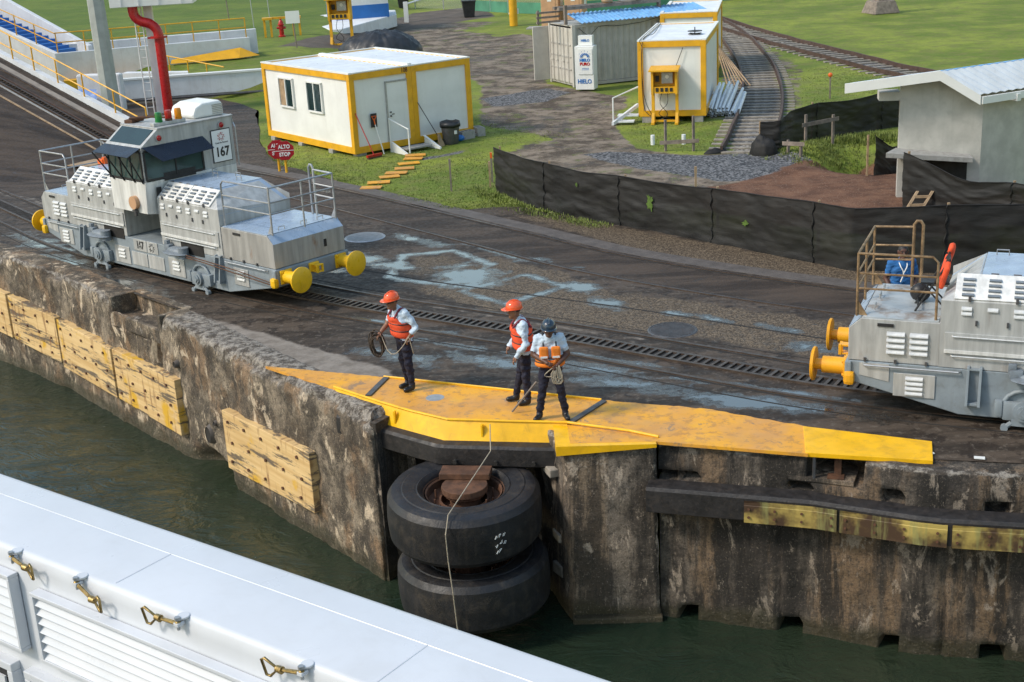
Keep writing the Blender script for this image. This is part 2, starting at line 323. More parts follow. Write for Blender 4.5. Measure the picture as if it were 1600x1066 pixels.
# ------------------------------------------------------------------ mesh helpers
class MB:
    def __init__(s): s.v = []; s.f = []; s.mi = []; s.cur = 0
    def add(s, vs, fs):
        o = len(s.v); s.v += [tuple(v) for v in vs]; s.f += [tuple(i+o for i in f) for f in fs]; s.mi += [s.cur]*len(fs); return s
    def box(s, c, d, rz=0., rx=0., ry=0., ch=0.):
        hx, hy, hz = d[0]/2, d[1]/2, d[2]/2
        m = Matrix.Rotation(rz, 3, 'Z') @ Matrix.Rotation(ry, 3, 'Y') @ Matrix.Rotation(rx, 3, 'X')
        if ch <= 0:
            P = [(-hx, -hy, -hz), (hx, -hy, -hz), (hx, hy, -hz), (-hx, hy, -hz), (-hx, -hy, hz), (hx, -hy, hz), (hx, hy, hz), (-hx, hy, hz)]
            F = [(0, 3, 2, 1), (4, 5, 6, 7), (0, 1, 5, 4), (1, 2, 6, 5), (2, 3, 7, 6), (3, 0, 4, 7)]
        else:
            bm = bmesh.new(); bmesh.ops.create_cube(bm, size=1)
            for v in bm.verts: v.co = Vector((v.co.x*2*hx, v.co.y*2*hy, v.co.z*2*hz))
            bmesh.ops.bevel(bm, geom=bm.edges[:], offset=min(ch, hx*.9, hy*.9, hz*.9), segments=2, affect='EDGES', profile=.6)
            bm.verts.index_update(); P = [v.co.copy() for v in bm.verts]; F = [tuple(v.index for v in f.verts) for f in bm.faces]; bm.free()
        c = Vector(c); return s.add([c + m @ Vector(p) for p in P], F)
    def hexa(s, b, t):       # bottom quad ccw, top quad ccw
        return s.add(list(b)+list(t), [(3, 2, 1, 0), (4, 5, 6, 7), (0, 1, 5, 4), (1, 2, 6, 5), (2, 3, 7, 6), (3, 0, 4, 7)])
    def prism(s, poly, z0, z1):
        n = len(poly); P = [(x, y, z0) for x, y in poly]+[(x, y, z1) for x, y in poly]
        return s.add(P, [tuple(range(n-1, -1, -1)), tuple(range(n, 2*n))]+[(i, (i+1) % n, n+(i+1) % n, n+i) for i in range(n)])
    def ext(s, poly, ax, a0, a1):   # polygon in the two other axes extruded along ax ('x': (y,z), 'y': (x,z))
        n = len(poly)
        mk = {'x': lambda a, p: (a, p[0], p[1]), 'y': lambda a, p: (p[0], a, p[1])}[ax]
        P = [mk(a0, p) for p in poly]+[mk(a1, p) for p in poly]
        return s.add(P, [tuple(range(n-1, -1, -1)), tuple(range(n, 2*n))]+[(i, (i+1) % n, n+(i+1) % n, n+i) for i in range(n)])
    def tube(s, pts, r, n=8, cap=True, closed=False):
        pts = [Vector(p) for p in pts]; rr = r if isinstance(r, (list, tuple)) else [r]*len(pts)
        k = len(pts); V = []; prev = None
        for i, p in enumerate(pts):
            a = pts[(i-1) % k] if (i > 0 or closed) else p; b = pts[(i+1) % k] if (i < k-1 or closed) else p
            t = (b-a); t = t.normalized() if t.length > 1e-9 else Vector((0, 0, 1))
            if prev is None:
                u = t.orthogonal().normalized()
            else:
                u = prev - t*prev.dot(t); u = u.normalized() if u.length > 1e-6 else t.orthogonal().normalized()
            prev = u; w = t.cross(u)
            V += [p + (u*math.cos(2*math.pi*j/n) + w*math.sin(2*math.pi*j/n))*rr[i] for j in range(n)]
        F = []
        for i in range(k if closed else k-1):
            i2 = (i+1) % k
            F += [(i*n+j, i*n+(j+1) % n, i2*n+(j+1) % n, i2*n+j) for j in range(n)]
        if cap and not closed: F += [tuple(range(n-1, -1, -1)), tuple((k-1)*n+j for j in range(n))]
        return s.add(V, F)
    def cyl(s, a, b, r0, r1=None, n=16): return s.tube([a, b], [r0, r0 if r1 is None else r1], n)
    def lathe(s, prof, n=24, c=(0, 0, 0), closed=False):     # prof: (r,z)
        k = len(prof); V = [(c[0]+r*math.cos(2*math.pi*j/n), c[1]+r*math.sin(2*math.pi*j/n), c[2]+z) for r, z in prof for j in range(n)]
        F = [(i*n+j, i*n+(j+1) % n, ((i+1) % k)*n+(j+1) % n, ((i+1) % k)*n+j) for i in range(k if closed else k-1) for j in range(n)]
        return s.add(V, F)
    def ell(s, c, r, n=16, m=10, lo=-90, hi=90):
        V = []; 
        for i in range(m+1):
            a = R(lo+(hi-lo)*i/m)
            V += [(c[0]+r[0]*math.cos(a)*math.cos(2*math.pi*j/n), c[1]+r[1]*math.cos(a)*math.sin(2*math.pi*j/n), c[2]+r[2]*math.sin(a)) for j in range(n)]
        F = [(i*n+j, i*n+(j+1) % n, (i+1)*n+(j+1) % n, (i+1)*n+j) for i in range(m) for j in range(n)]
        return s.add(V, F)
    def grid(s, P, nx, ny):   # P[j*nx+i]
        return s.add(P, [(j*nx+i, j*nx+i+1, (j+1)*nx+i+1, (j+1)*nx+i) for j in range(ny-1) for i in range(nx-1)])
    def xf(s, m):
        s.v = [tuple(m @ Vector(v)) for v in s.v]; return s
    def build(s, name, mats, parent=None, smooth=False, bevel=0, loc=None, rz=None):
        me = bpy.data.meshes.new(name); me.from_pydata(s.v, [], s.f)
        for mt in (mats if isinstance(mats, (list, tuple)) else [mats]): me.materials.append(M[mt] if isinstance(mt, str) else mt)
        if any(s.mi): me.polygons.foreach_set('material_index', s.mi)
        me.validate(); me.update()
        o = bpy.data.objects.new(name, me); COL.objects.link(o)
        if parent: o.parent = parent
        if loc is not None: o.location = loc
        if rz is not None: o.rotation_euler.z = rz
        if smooth:
            me.shade_smooth()
            if smooth != 1:
                try: me.set_sharp_from_angle(angle=R(smooth))
                except Exception: pass
        if bevel:
            b = o.modifiers.new('bevel', 'BEVEL'); b.width = bevel; b.segments = 2; b.limit_method = 'ANGLE'; b.angle_limit = R(40)
        return o
def tag(o, label, cat, group=None):
    o['label'] = label; o['category'] = cat
    if group: o['group'] = group
    return o
def thing(name, label, cat, loc=(0, 0, 0), rz=0., group=None):
    o = bpy.data.objects.new(name, None); o.empty_display_size = .2; COL.objects.link(o)
    o.location = loc; o.rotation_euler.z = rz; return tag(o, label, cat, group)
def struct(o): o['kind'] = 'structure'; return o
def stuff(o): o['kind'] = 'stuff'; return o
def inst(src, parent, loc=None, rot=None, name=None, scale=None):
    c = src.copy(); COL.objects.link(c); c.parent = parent
    if name: c.name = name
    if loc is not None: c.location = loc
    if rot is not None: c.rotation_euler = rot
    if scale is not None: c.scale = scale
    return c
def copy_tree(o, parent=None, skip=()):
    c = o.copy(); COL.objects.link(c); c.parent = parent
    for ch in list(o.children):
        if ch.name.split('.')[0] in skip: continue
        copy_tree(ch, c, skip)
    return c
def text(name, body, size, mat, parent, loc, rot, align='CENTER', depth=.004, xs=1., bold=0.):
    cu = bpy.data.curves.new(name, 'FONT'); cu.body = body; cu.size = size; cu.align_x = align; cu.align_y = 'CENTER'; cu.extrude = depth; cu.offset = bold
    tmp = bpy.data.objects.new(name+'_src', cu); COL.objects.link(tmp)
    dg = bpy.context.evaluated_depsgraph_get(); me = bpy.data.meshes.new_from_object(tmp.evaluated_get(dg))
    bpy.data.objects.remove(tmp); bpy.data.curves.remove(cu)
    me.materials.clear(); me.materials.append(M[mat]); me.name = name
    o = bpy.data.objects.new(name, me); COL.objects.link(o); o.parent = parent; o.location = loc; o.rotation_euler = rot; o.scale = (xs, 1, 1); return o
def spline(pts, step=.2):
    """Catmull-Rom resampling of a polyline (2D/3D) at about equal steps"""
    P = [np.array(p, float) for p in pts]; P = [2*P[0]-P[1]]+P+[2*P[-1]-P[-2]]; out = []
    for i in range(1, len(P)-2):
        n = max(2, int(np.linalg.norm(P[i+1]-P[i])/step))
        for k in range(n):
            t = k/n; a, b, c, d = P[i-1], P[i], P[i+1], P[i+2]
            out.append(.5*((2*b)+(-a+c)*t+(2*a-5*b+4*c-d)*t*t+(-a+3*b-3*c+d)*t**3))
    out.append(P[-2]); return out
def resample(pts, step):
    P = np.array(pts, float); d = np.r_[0, np.cumsum(np.linalg.norm(np.diff(P, axis=0), axis=1))]
    n = max(2, int(d[-1]/step)+1); s = np.linspace(0, d[-1], n)
    return np.stack([np.interp(s, d, P[:, k]) for k in range(P.shape[1])], 1), s
def fbm(x, y, z=0., o=4): return mnoise.fractal(Vector((x, y, z)), 1.0, 2.0, o)
def sstep(a, b, x):
    t = min(1, max(0, (x-a)/(b-a))); return t*t*(3-2*t)
def inpoly(x, y, poly):
    c = False; j = len(poly)-1
    for i in range(len(poly)):
        xi, yi = poly[i]; xj, yj = poly[j]
        if (yi > y) != (yj > y) and x < (xj-xi)*(y-yi)/(yj-yi)+xi: c = not c
        j = i
    return c
def polymask(X, Y, poly, soft=.6):
    """soft signed-distance mask of a polygon evaluated on arrays"""
    poly = np.array(poly, float); n = len(poly); d = np.full(X.shape, 1e9); ins = np.zeros(X.shape, bool)
    for i in range(n):
        a = poly[i]; b = poly[(i+1) % n]; ab = b-a
        t = np.clip(((X-a[0])*ab[0]+(Y-a[1])*ab[1])/(ab@ab), 0, 1)
        d = np.minimum(d, np.hypot(X-a[0]-t*ab[0], Y-a[1]-t*ab[1]))
        cr = ((a[1] > Y) != (b[1] > Y)) & (X < (b[0]-a[0])*(Y-a[1])/(b[1]-a[1]+1e-12)+a[0]); ins ^= cr
    sd = np.where(ins, d, -d); return np.clip(.5+sd/(2*soft), 0, 1)
def setattr_pts(o, name, arr):
    a = o.data.attributes.new(name, 'FLOAT', 'POINT'); a.data.foreach_set('value', np.ascontiguousarray(arr, dtype=np.float32).ravel())
M['greenmesh'] = plain('green_windbreak', (.07, .24, .15), .7, .2, 1, .1, 20)
M['conc_dark'] = plain('dark_concrete_strip', (.105, .09, .08), .7, .25, 3, .3, 30, dirt=.4, dirtc=(.06, .048, .04))
M['conc_pale'] = plain('pale_concrete', (.30, .26, .22), .85, .15, 3, .3, 30, dirt=.3)
# ================================================================== SETTING
E_L = [(-22, 42), (-16.5, 36.6), (-12.82, 32.93), (-10.93, 31.05), (-8.65, 28.23), (-7.15, 26.57), (-5.72, 24.67), (-4.46, 23.0), (-3.11, 21.34), (-2.4, 20.35)]
# --- incline of the return track: z rises with s along IE from IB
IB = np.array([-12.84, 46.54]); IE = np.array([-.835, .55]); IE /= np.linalg.norm(IE); IM = np.array([.55, .835]); IM /= np.linalg.norm(IM); IG = .36
def isw(X, Y): return (X-IB[0])*IE[0]+(Y-IB[1])*IE[1], (X-IB[0])*IM[0]+(Y-IB[1])*IM[1]
def inc3(s, w, dz=0.): return Vector((IB[0]+IE[0]*s+IM[0]*w, IB[1]+IE[1]*s+IM[1]*w, IG*max(0, s)+dz))
def npstep(a, b, x):
    t = np.clip((x-a)/(b-a), 0, 1); return t*t*(3-2*t)
def deck_h(X, Y):
    s, w = isw(X, Y); return IG*np.maximum(0, s)*npstep(-8, -1.2, w)*(w < 1.72)

# --- quay surface: one sheet between the coping and the lawn
Fp = [(-21.6, 42.4), (-16.1, 37.0), (-12.45, 33.3), (-10.55, 31.4), (-8.25, 28.6), (-6.75, 26.95), (-5.3, 25.0), (-4.05, 23.3), (-2.75, 21.65), (-2.1, 20.9), (-1.15, 20.25), (.6, 19.75), (.8, 19.3), (2.15, 19.15), (4.35, 18.35), (5.9, 17.6), (7.1, 17.3), (9.6, 16.4), (14, 14.7)]
Bp = [(-40, 66), (-26, 62), (-17, 59.6), (-12.5, 60.3), (-10.0, 56), (-8.9, 49), (-7.6, 43.9), (-5.6, 40.9), (-3.4, 37.4), (-1.5, 35.2), (.54, 35.2), (2, 33.6), (2.6, 32.9), (4, 31.5), (5.9, 29.3), (7.4, 27.7), (9, 27.0), (12, 26), (18, 24)]
kk = np.linspace(0, len(Fp)-1, 331); idx = np.arange(len(Fp))
Fa = np.array(Fp, float); Ba = np.array(Bp, float)
FX, FY = np.interp(kk, idx, Fa[:, 0]), np.interp(kk, idx, Fa[:, 1]); BX, BY = np.interp(kk, idx, Ba[:, 0]), np.interp(kk, idx, Ba[:, 1])
nx, ny = len(kk), 151; tt = np.linspace(0, 1, ny)[:, None]
DX = FX+(BX-FX)*tt; DY = FY+(BY-FY)*tt
for i in range(nx):    # ragged outer rim where grass creeps over
    DX[-1, i] += .25*fbm(kk[i]*1.3, 3); DY[-1, i] += .35*fbm(kk[i]*1.1, 9)
DZ = deck_h(DX, DY)
mb = MB(); mb.grid(np.stack([DX.ravel(), DY.ravel(), DZ.ravel()], 1).tolist(), nx, ny)
deck = struct(mb.build('quay_surface', 'deck', smooth=1))
X, Y = DX.ravel(), DY.ravel()
def ell_mask(cx, cy, rx, ry, ang=-36):
    a = R(ang); u = (X-cx)*math.cos(a)+(Y-cy)*math.sin(a); v = -(X-cx)*math.sin(a)+(Y-cy)*math.cos(a)
    return np.clip(1.15-np.hypot(u/rx, v/ry)*.7, 0, 1)
wet = np.full(X.shape, .05)
for p in [(-.9, 28.6, 1.0, .8, -60, .8), (1.5, 27.3, .5, .35, -50, .75), (2.0, 26.0, .6, .3, -60, .75), (3.25, 25.1, .45, .16, -35, .7), (3.9, 24.7, .5, .18, -35, .65), (5.0, 23.85, .5, .2, -35, .65), (5.4, 22.7, .8, .3, -35, .5),
          (2.1, 21.2, 1.8, .32, -30, .6), (3.6, 20.3, 1.6, .35, -28, .72), (-.4, 22.9, 1.5, .35, -32, .55), (-2.1, 23.4, 1.2, .35, -34, .55), (5.2, 19.5, 1.4, .3, -26, .55), (1.4, 22.2, 1.6, .22, -32, .55), (.3, 22.6, 1.2, .2, -32, .5),
          (-3.4, 30.6, 1.1, .45, -45, .68), (-2.6, 29.9, .9, .3, -45, .66), (-4.2, 30.0, .9, .3, -45, .62), (-2.2, 32.2, 1.2, .3, -48, .62), (-.2, 30.6, 1.5, .16, -50, .62), (.9, 23.2, 2.6, .10, -33, .62), (-2.6, 25.6, 1.8, .10, -35, .62), (3.9, 20.9, 2.0, .12, -30, .66), (-.8, 23.7, 2.2, .14, -33, .60), (-11.6, 33.6, 1.6, .16, -47, .66), (-9.8, 31.2, 1.6, .16, -45, .62), (-9.2, 29.9, 1.8, .5, -45, .5), (-10.9, 32.0, 1.8, .5, -45, .55), (-12.3, 34.3, 1.8, .5, -48, .5), (-7.6, 28.4, 1.2, .3, -45, .42),
          (-11.3, 36.5, 1.2, .6, -45, .45), (-1.7, 36.3, .8, .2, -50, .5), (1.1, 31.7, .7, .15, -48, .6), (-5.5, 39.0, .8, .15, -48, .5), (0.5, 29.8, 1.4, .3, -45, .4)]:
    wet = np.maximum(wet, ell_mask(*p[:5])*p[5])
def seg_mask(a, b, wd_):
    a = np.array(a); b = np.array(b); ab = b-a; t = np.clip(((X-a[0])*ab[0]+(Y-a[1])*ab[1])/(ab@ab), 0, 1)
    return np.clip(1-np.hypot(X-a[0]-t*ab[0], Y-a[1]-t*ab[1])/wd_, 0, 1)
for sq in ([(-2.45, 30.8), (-1.3, 31.0), (-.35, 29.5), (-1.45, 28.1), (-2.7, 28.9)], [(-1.05, 27.5), (.36, 28.55), (1.2, 27.45), (-.1, 26.4)]):
    for a, b in zip(sq, sq[1:]+sq[:1]): wet = np.maximum(wet, seg_mask(a, b, .26)*.72)
grit = np.full(X.shape, -.3)
for poly, k in (([(-2.15, 27.73), (-.49, 26.02), (1.26, 24.73), (3.55, 23.36), (5.38, 22.09), (9, 20.5), (9, 22.7), (6.01, 24.21), (3.93, 25.87), (2.21, 26.89), (1.09, 28.89), (-.34, 30.31), (-1.37, 29.39)], .85),
                ([(-.5, 34.9), (.5, 33.66), (3.07, 29.88), (7.11, 26.09), (12, 23.6), (12, 26), (7.48, 27.7), (3.98, 31.4), (1.96, 33.6)], .8),
                ([(-5, 24.2), (-1.5, 22.2), (2, 20.9), (1.5, 20.6), (-2.2, 22.3), (-4.6, 23.6)], .45), ([(-15, 37.5), (-9, 30.6), (-6.6, 27.8), (-7.6, 27.4), (-12, 32.6), (-15, 36)], .45), ([(-2.4, 30.6), (-1.4, 30.8), (-.6, 29.5), (-1.5, 28.4), (-2.5, 29)], .7)):
    grit = np.maximum(grit, polymask(X, Y, poly, .35)*k)
pale = np.full(X.shape, -.3)
for poly, k in (([(-7.6, 26.9), (-6.9, 27.2), (-5, 25.4), (-2.2, 22.7), (-2.0, 22.2), (-4.6, 23.0), (-7.3, 26.2)], .9), ([(-13, 36.4), (-12.4, 36.6), (-9, 33.5), (-9.3, 33.2)], .55), ([(-3.3, 28.0), (1, 24.75), (5.2, 21.9), (5.3, 21.65), (1, 24.45), (-3.4, 27.7)], .62), ([(-24, 50), (-12.5, 38.5), (-12.9, 38.0), (-24, 49)], .5)):
    pale = np.maximum(pale, polymask(X, Y, poly, .2)*k)
asph = np.maximum(polymask(X, Y, [(-40, 70), (-9, 60), (-8, 44), (-4.9, 38.5), (.0, 32.4), (2.9, 29.1), (6.9, 25.8), (14, 22.5), (14, 21), (6.6, 24.3), (1.75, 28.5), (-.65, 31.3), (-3.2, 34.5), (-8.2, 37.2), (-12.5, 38.6), (-24, 48), (-40, 60)], .3), 0)
for nm, ar in (('wet', wet), ('grit', grit), ('pale', pale), ('asphalt', asph)): setattr_pts(deck, nm, ar)

# --- lawn, yard and everything behind
def axis(core0, core1, st, far, g=1.18):
    a = list(np.arange(core0, core1+st, st)); d = st; 
    while a[-1] < far: d *= g; a.append(a[-1]+d)
    d = st
    while a[0] > -far: d *= g; a.insert(0, a[0]-d)
    return np.array(a)
gx = axis(-26, 26, .3, 900); gy = np.array([-60, -20, 0, 8.0]+list(np.arange(12, 72, .3))+list(np.arange(72, 112, .7))); gd = .8; gl = list(gy)
while gl[-1] < 1500: gd *= 1.16; gl.append(gl[-1]+gd)
gy = np.array(gl); GX, GY = np.meshgrid(gx, gy); 
deck_poly = Fp+Bp[::-1]
dm = polymask(GX, GY, deck_poly, .9)
raise_ = npstep(-6, -10.5, GX)*npstep(60.4, 60.9, GY+.15*(-10.67-GX)*.0)*(1-npstep(-14.6, -15.2, GX)*npstep(65.6, 65.0, GY))
GZ = 1.0*raise_ + .02*np.maximum(0, -10-GX)*npstep(70, 85, GY)
nz = np.array([[fbm(x*.25, y*.25, 2, 3) for x in gx] for y in gy]); GZ = GZ+.06*nz*npstep(.5, .1, dm)
pit = np.exp(-(((GX-10.9)/1.25)**2+((GY-39.2)/1.3)**2)**1.5); mound = np.exp(-(((GX-9.6)/.95)**2+((GY-40.55)/.75)**2))+.5*np.exp(-(((GX-11.6)/1.2)**2+((GY-41.8)/.5)**2))
GZ = GZ-1.0*pit+.42*mound+.12*np.exp(-(((GX-8.3)/1.2)**2+((GY-38.2)/.5)**2))
GZ = GZ-.02-.10*npstep(.80, .99, dm)
quay_front = GY < 1.3+np.interp(GX, [-900, -22, -16.5, -12.8, -8.65, -5.7, -2.4, -1.2, .3, 2.1, 5.74, 14, 900], [900, 42, 36.6, 32.9, 28.2, 24.7, 21.6, 22.0, 20.8, 18.8, 17.3, 14.4, -400]); GZ = np.where(quay_front, -6.0, GZ)
mb = MB(); mb.grid(np.stack([GX.ravel(), GY.ravel(), GZ.ravel()], 1).tolist(), len(gx), len(gy))
ground = struct(mb.build('ground', 'ground', smooth=1))
def gm(polys, soft):
    a = np.full(GX.shape, -.35)
    for p, k in polys: a = np.maximum(a, -.35+polymask(GX, GY, p, soft)*(k+.35))
    return a
dirt = gm([([(-.9, 44.5), (-.9, 60), (-3.8, 73), (-7.5, 78), (-9, 84), (-6, 93), (1, 90.5), (3.4, 72), (2.3, 59.4), (3.4, 57), (5.4, 54.2), (4.4, 46.5), (4.6, 43), (6.6, 41.6), (8.2, 40.8), (8, 36), (2.2, 33.5), (1.2, 36.5), (-.2, 41)], .95), ([(-4.4, 39.6), (-1.6, 35.6), (1, 35.2), (2.2, 33.2), (1, 33), (-2, 34.5), (-5, 39)], .7), ([(7, 48), (9, 56), (10.5, 68), (12.5, 78), (14.5, 78), (14, 60), (11.2, 48), (9.4, 42), (6.4, 41.5)], .5), ([(-9, 47), (-8, 43), (-6.6, 42.2), (-7, 45)], .6), ([(13.2, 76), (15.0, 61), (16, 55.5), (18.3, 56), (16.8, 66), (14.6, 78)], .5)], .5)
grass_back = np.maximum(polymask(GX, GY, [(-1, 42.6), (-.7, 49), (.3, 48.3), (1.9, 45.6), (.4, 43.6)], .7), polymask(GX, GY, [(4.2, 50.8), (5.0, 48.2), (7.4, 47.2), (7.0, 43), (5.9, 41.2), (4.8, 42.6)], .7))
grass_back = np.maximum(grass_back, polymask(GX, GY, [(-2.5, 86), (1, 92), (3, 90), (3, 82), (0, 80.5)], 1.2))
dirt = dirt-grass_back*.75
dirt = np.maximum(dirt, -.35+1.4*polymask(GX, GY, [(1.2, 34.9), (2.3, 34.0), (4.2, 31.9), (6.1, 29.8), (7.5, 28.2), (9.5, 27.5), (18, 25.5), (18, 22), (9, 25), (7.0, 26.5), (5.4, 28.3), (3.5, 30.6), (1.4, 33.4)], .25))
grav = gm([([(6.5, 41.3), (8.3, 41.3), (9.7, 39.4), (9.4, 37.6), (8.2, 36.9), (6.1, 37), (4, 39.3), (2.2, 42.6), (3.5, 42.8)], .85), ([(-.9, 56), (2.2, 58.2), (3.2, 56.2), (2, 54), (-.4, 53.2)], .85), ([(-3.2, 43.2), (-.8, 44.9), (-1.2, 43.6), (-2.9, 42.6)], .8), ([(9.9, 36.6), (11.8, 37.1), (12, 36.2), (10, 35.8)], .85), ([(7.6, 48), (9.7, 60), (12.4, 77), (13.7, 77), (12.9, 62), (10.9, 49.5), (9.1, 42.5), (7, 42)], .55), ([(13.7, 76), (15.5, 61.5), (16.3, 56), (17.9, 57), (16.4, 66), (14.3, 77)], .6)], .45)
reds = gm([([(7.7, 38.0), (9, 40.0), (12.5, 40.9), (14, 36), (13, 31), (9.5, 29.5), (6.6, 31.6), (4.4, 34.6), (4.4, 36.2), (6.3, 37.1)], .9), ([(-5.6, 73.5), (-4, 74), (-3.2, 71.5), (-4.6, 70.5)], .6)], .5)-.4*grass_back-.9*np.clip(mound*1.5, 0, 1)
road = gm([([(-11.7, 71.8), (-9.3, 79.5), (-8.6, 88), (-6.2, 101), (-1, 104), (.3, 95), (-5.5, 88), (-7.4, 74.5), (-9.6, 70.8)], .9)], .6)
ball = gm([([(7.0, 40.8), (8.6, 48), (9.6, 52.6), (11.7, 68), (12.2, 80), (13.8, 80), (13.2, 68), (11.1, 52.2), (10.1, 47.8), (8.4, 40.8)], 1.), ([(18.2, 54.7), (16.6, 54.3), (14.9, 63.4), (13.2, 75), (12.5, 84), (14, 84), (14.7, 75), (16.5, 63.6)], 1.)], .4)
bank = npstep(-5, -12, GX)*npstep(66, 80, GY)
for nm, ar in (('dirt', dirt), ('gravel', grav), ('redsoil', reds), ('road', road), ('bank', bank), ('ballast', ball)): setattr_pts(ground, nm, ar)
def gz(x, y):
    i = np.searchsorted(gx, x)-1; j = np.searchsorted(gy, y)-1; u = (x-gx[i])/(gx[i+1]-gx[i]); v = (y-gy[j])/(gy[j+1]-gy[j])
    return float((GZ[j, i]*(1-u)+GZ[j, i+1]*u)*(1-v)+(GZ[j+1, i]*(1-u)+GZ[j+1, i+1]*u)*v)

# --- canal water
mb = MB(); mb.add([(-300, -200, -3), (300, -200, -3), (300, 60, -3), (-300, 60, -3)], [(0, 1, 2, 3)]); struct(mb.build('water', 'water'))

# --- quay walls: a rough sheet from the coping round the broken edge down to the bed
def wall_strip(name, edge, mat, coping=.75, zb=-4.2, amp=.05, seed=0, erode=.14, step=.075, feat=None, cop=1., ztop=0., parent=None, taper=0.):
    P, S = resample(edge, step); n = len(P)
    T = np.gradient(P, axis=0); T /= np.linalg.norm(T, axis=1)[:, None]; Nn = np.stack([T[:, 1], -T[:, 0]], 1)
    k = 9; ker = np.ones(k)/k; Nn = np.stack([np.convolve(np.pad(Nn[:, j], (k//2, k//2), mode='edge'), ker, 'valid') for j in (0, 1)], 1); Nn /= np.linalg.norm(Nn, axis=1)[:, None]
    prof = [(-coping-.06, 0.)]+[(-coping+(coping)*q, 0.) for q in (.2, .4, .55, .7, .82, .92)]+[(-.015, -.015)]+[(0., -z) for z in (.05, .09, .14, .2, .27, .34)]+[(0., -z) for z in np.arange(.42, -zb+.001, .085)]
    V = []; A = []
    for (q, z) in prof:
        for i in range(n):
            s = S[i]; d = abs(q)+abs(z)
            er = max(0, fbm(s*.9, 3.3+seed, 1.1, 5)+.18)*erode*math.exp(-(d/.13)**2)
            rough = amp*(fbm(s*1.1, z*1.1, seed, 5)+.5*fbm(s*5, z*5, seed+4, 3)) if z < -.03 else 0
            out = q-er+rough; zz = ztop+z-er*(.9 if z > -.25 else .3)+(.012*fbm(s*3, q*3, seed+8, 4)+.018 if z > -.03 and q > -coping+.01 else 0)
            if q <= -coping-.05: zz = ztop-.03
            if feat:
                out, zz = feat(s, q, z, out, zz)
            out += taper*(-z)
            V.append((P[i, 0]+Nn[i, 0]*out, P[i, 1]+Nn[i, 1]*out, zz))
            A.append(min(1, cop*(math.exp(-max(0, -z-.02)/.30))*(.50+.6*fbm(s*.5, seed+20, 0, 3)+(.14*sstep(17, 22, s) if seed == 1 else 0)) if z <= -.03 else (math.exp(-abs(q)/.13)*.8 if seed != 1 else math.exp(-abs(q)/.13)*.8*(1-sstep(19, 21.5, s))+.8*sstep(20.8, 21.8, s))))
    mb = MB(); mb.grid(V, n, len(prof)); o = mb.build(name, mat, parent, smooth=1); setattr_pts(o, 'coping', A); return o
def hole(s, z, cs, cz, rs, rz, p=2): return math.exp(-((abs(s-cs)/rs)**p+(abs(z-cz)/rz)**p)**2)
def feat_left(s, q, z, out, zz):
    # rectangular recess in the coping, slot beside it, drain holes and the scoured cave at the water line
    if 18.92 < s < 21.02 and -.74 < q < .001 and z > -.62:
        zz = -.62
    if 20.72 < s < 20.98 and z < -.02 and z > -1.25: out -= .38
    out -= .42*hole(s, z, 22.98, -2.12, .15, .15)+.14*hole(s, z, 21.72, -.9, .07, .07)+.5*hole(s, z, 22.9, -2.95, .75, .40)
    return out, zz
wl = thing('quay_wall', 'brown weathered concrete quay wall with broken coping on the left', 'wall')
wall_strip('wall_face', E_L+[(-1.4, 21.6)], 'wall_left', amp=.06, seed=1, erode=.22, feat=feat_left, cop=1.05, parent=wl)
# yellow timber rubbing boards bolted to the wall
Pw, Sw = resample(E_L, .05)
def wallpoint(s): return np.array([np.interp(s, Sw, Pw[:, 0]), np.interp(s, Sw, Pw[:, 1])])
# sharp edged trough let into the coping
ra, rb_ = wallpoint(18.80), wallpoint(21.14); rd = rb_-ra; rL = np.linalg.norm(rd); rc_ = MB()
for c, d in (((rL/2, .31, -.53), (rL-.24, .62, .22)), ((rL/2, .72, -.31), (rL, .20, .64)), ((.06, .31, -.31), (.12, .62, .64)), ((rL-.06, .31, -.31), (.12, .62, .64)), ((rL/2, .05, -.38), (rL-.24, .10, .10))): rc_.box(c, d)
o = rc_.build('coping_recess', 'wall_left', wl, bevel=.02, loc=(ra[0], ra[1], .012), rz=math.atan2(rd[1], rd[0])); setattr_pts(o, 'coping', np.full(len(o.data.vertices), .30))
boltm = MB(); boltm.cyl((0, -.03, 0), (0, .0, 0), .035, .03, 8); bolt0 = None
for i, (s0, s1, t0, t1, b0, b1) in enumerate([(10.6, 13.15, -.78, -.93, -1.98, -2.10), (13.27, 15.66, -.94, -1.1, -2.11, -2.27), (15.78, 18.83, -1.11, -1.17, -2.33, -2.34), (18.95, 21.76, -1.13, -1.22, -2.32, -2.47), (23.95, 27.3, -1.26, -1.17, -2.5, -2.34)]):
    a, b = wallpoint(s0), wallpoint(s1); d = b-a; Ln = np.linalg.norm(d); rz = math.atan2(d[1], d[0])
    mb = MB(); mb.hexa([(0, -.155, b0), (Ln, -.155, b1), (Ln, .06, b1), (0, .06, b0)], [(0, -.155, t0), (Ln, -.155, t1), (Ln, .06, t1), (0, .06, t0)])
    bd = mb.build('rubbing_board', 'plywood', wl, bevel=.012, loc=(a[0], a[1], 0), rz=rz)
    for r in range(3):
        for c in range(5 if Ln > 2.8 else 4):
            f = (c+.35)/(5 if Ln > 2.8 else 4)+.03*(r % 2)
            zt = t0+(t1-t0)*f; zb_ = b0+(b1-b0)*f; zz = zb_+(zt-zb_)*(.16+.34*r)
            if bolt0 is None: bolt0 = boltm.build('bolt', 'rust', bd); bolt0.location = (f*Ln, -.155, zz)
            else: inst(bolt0, bd, (f*Ln, -.155, zz))

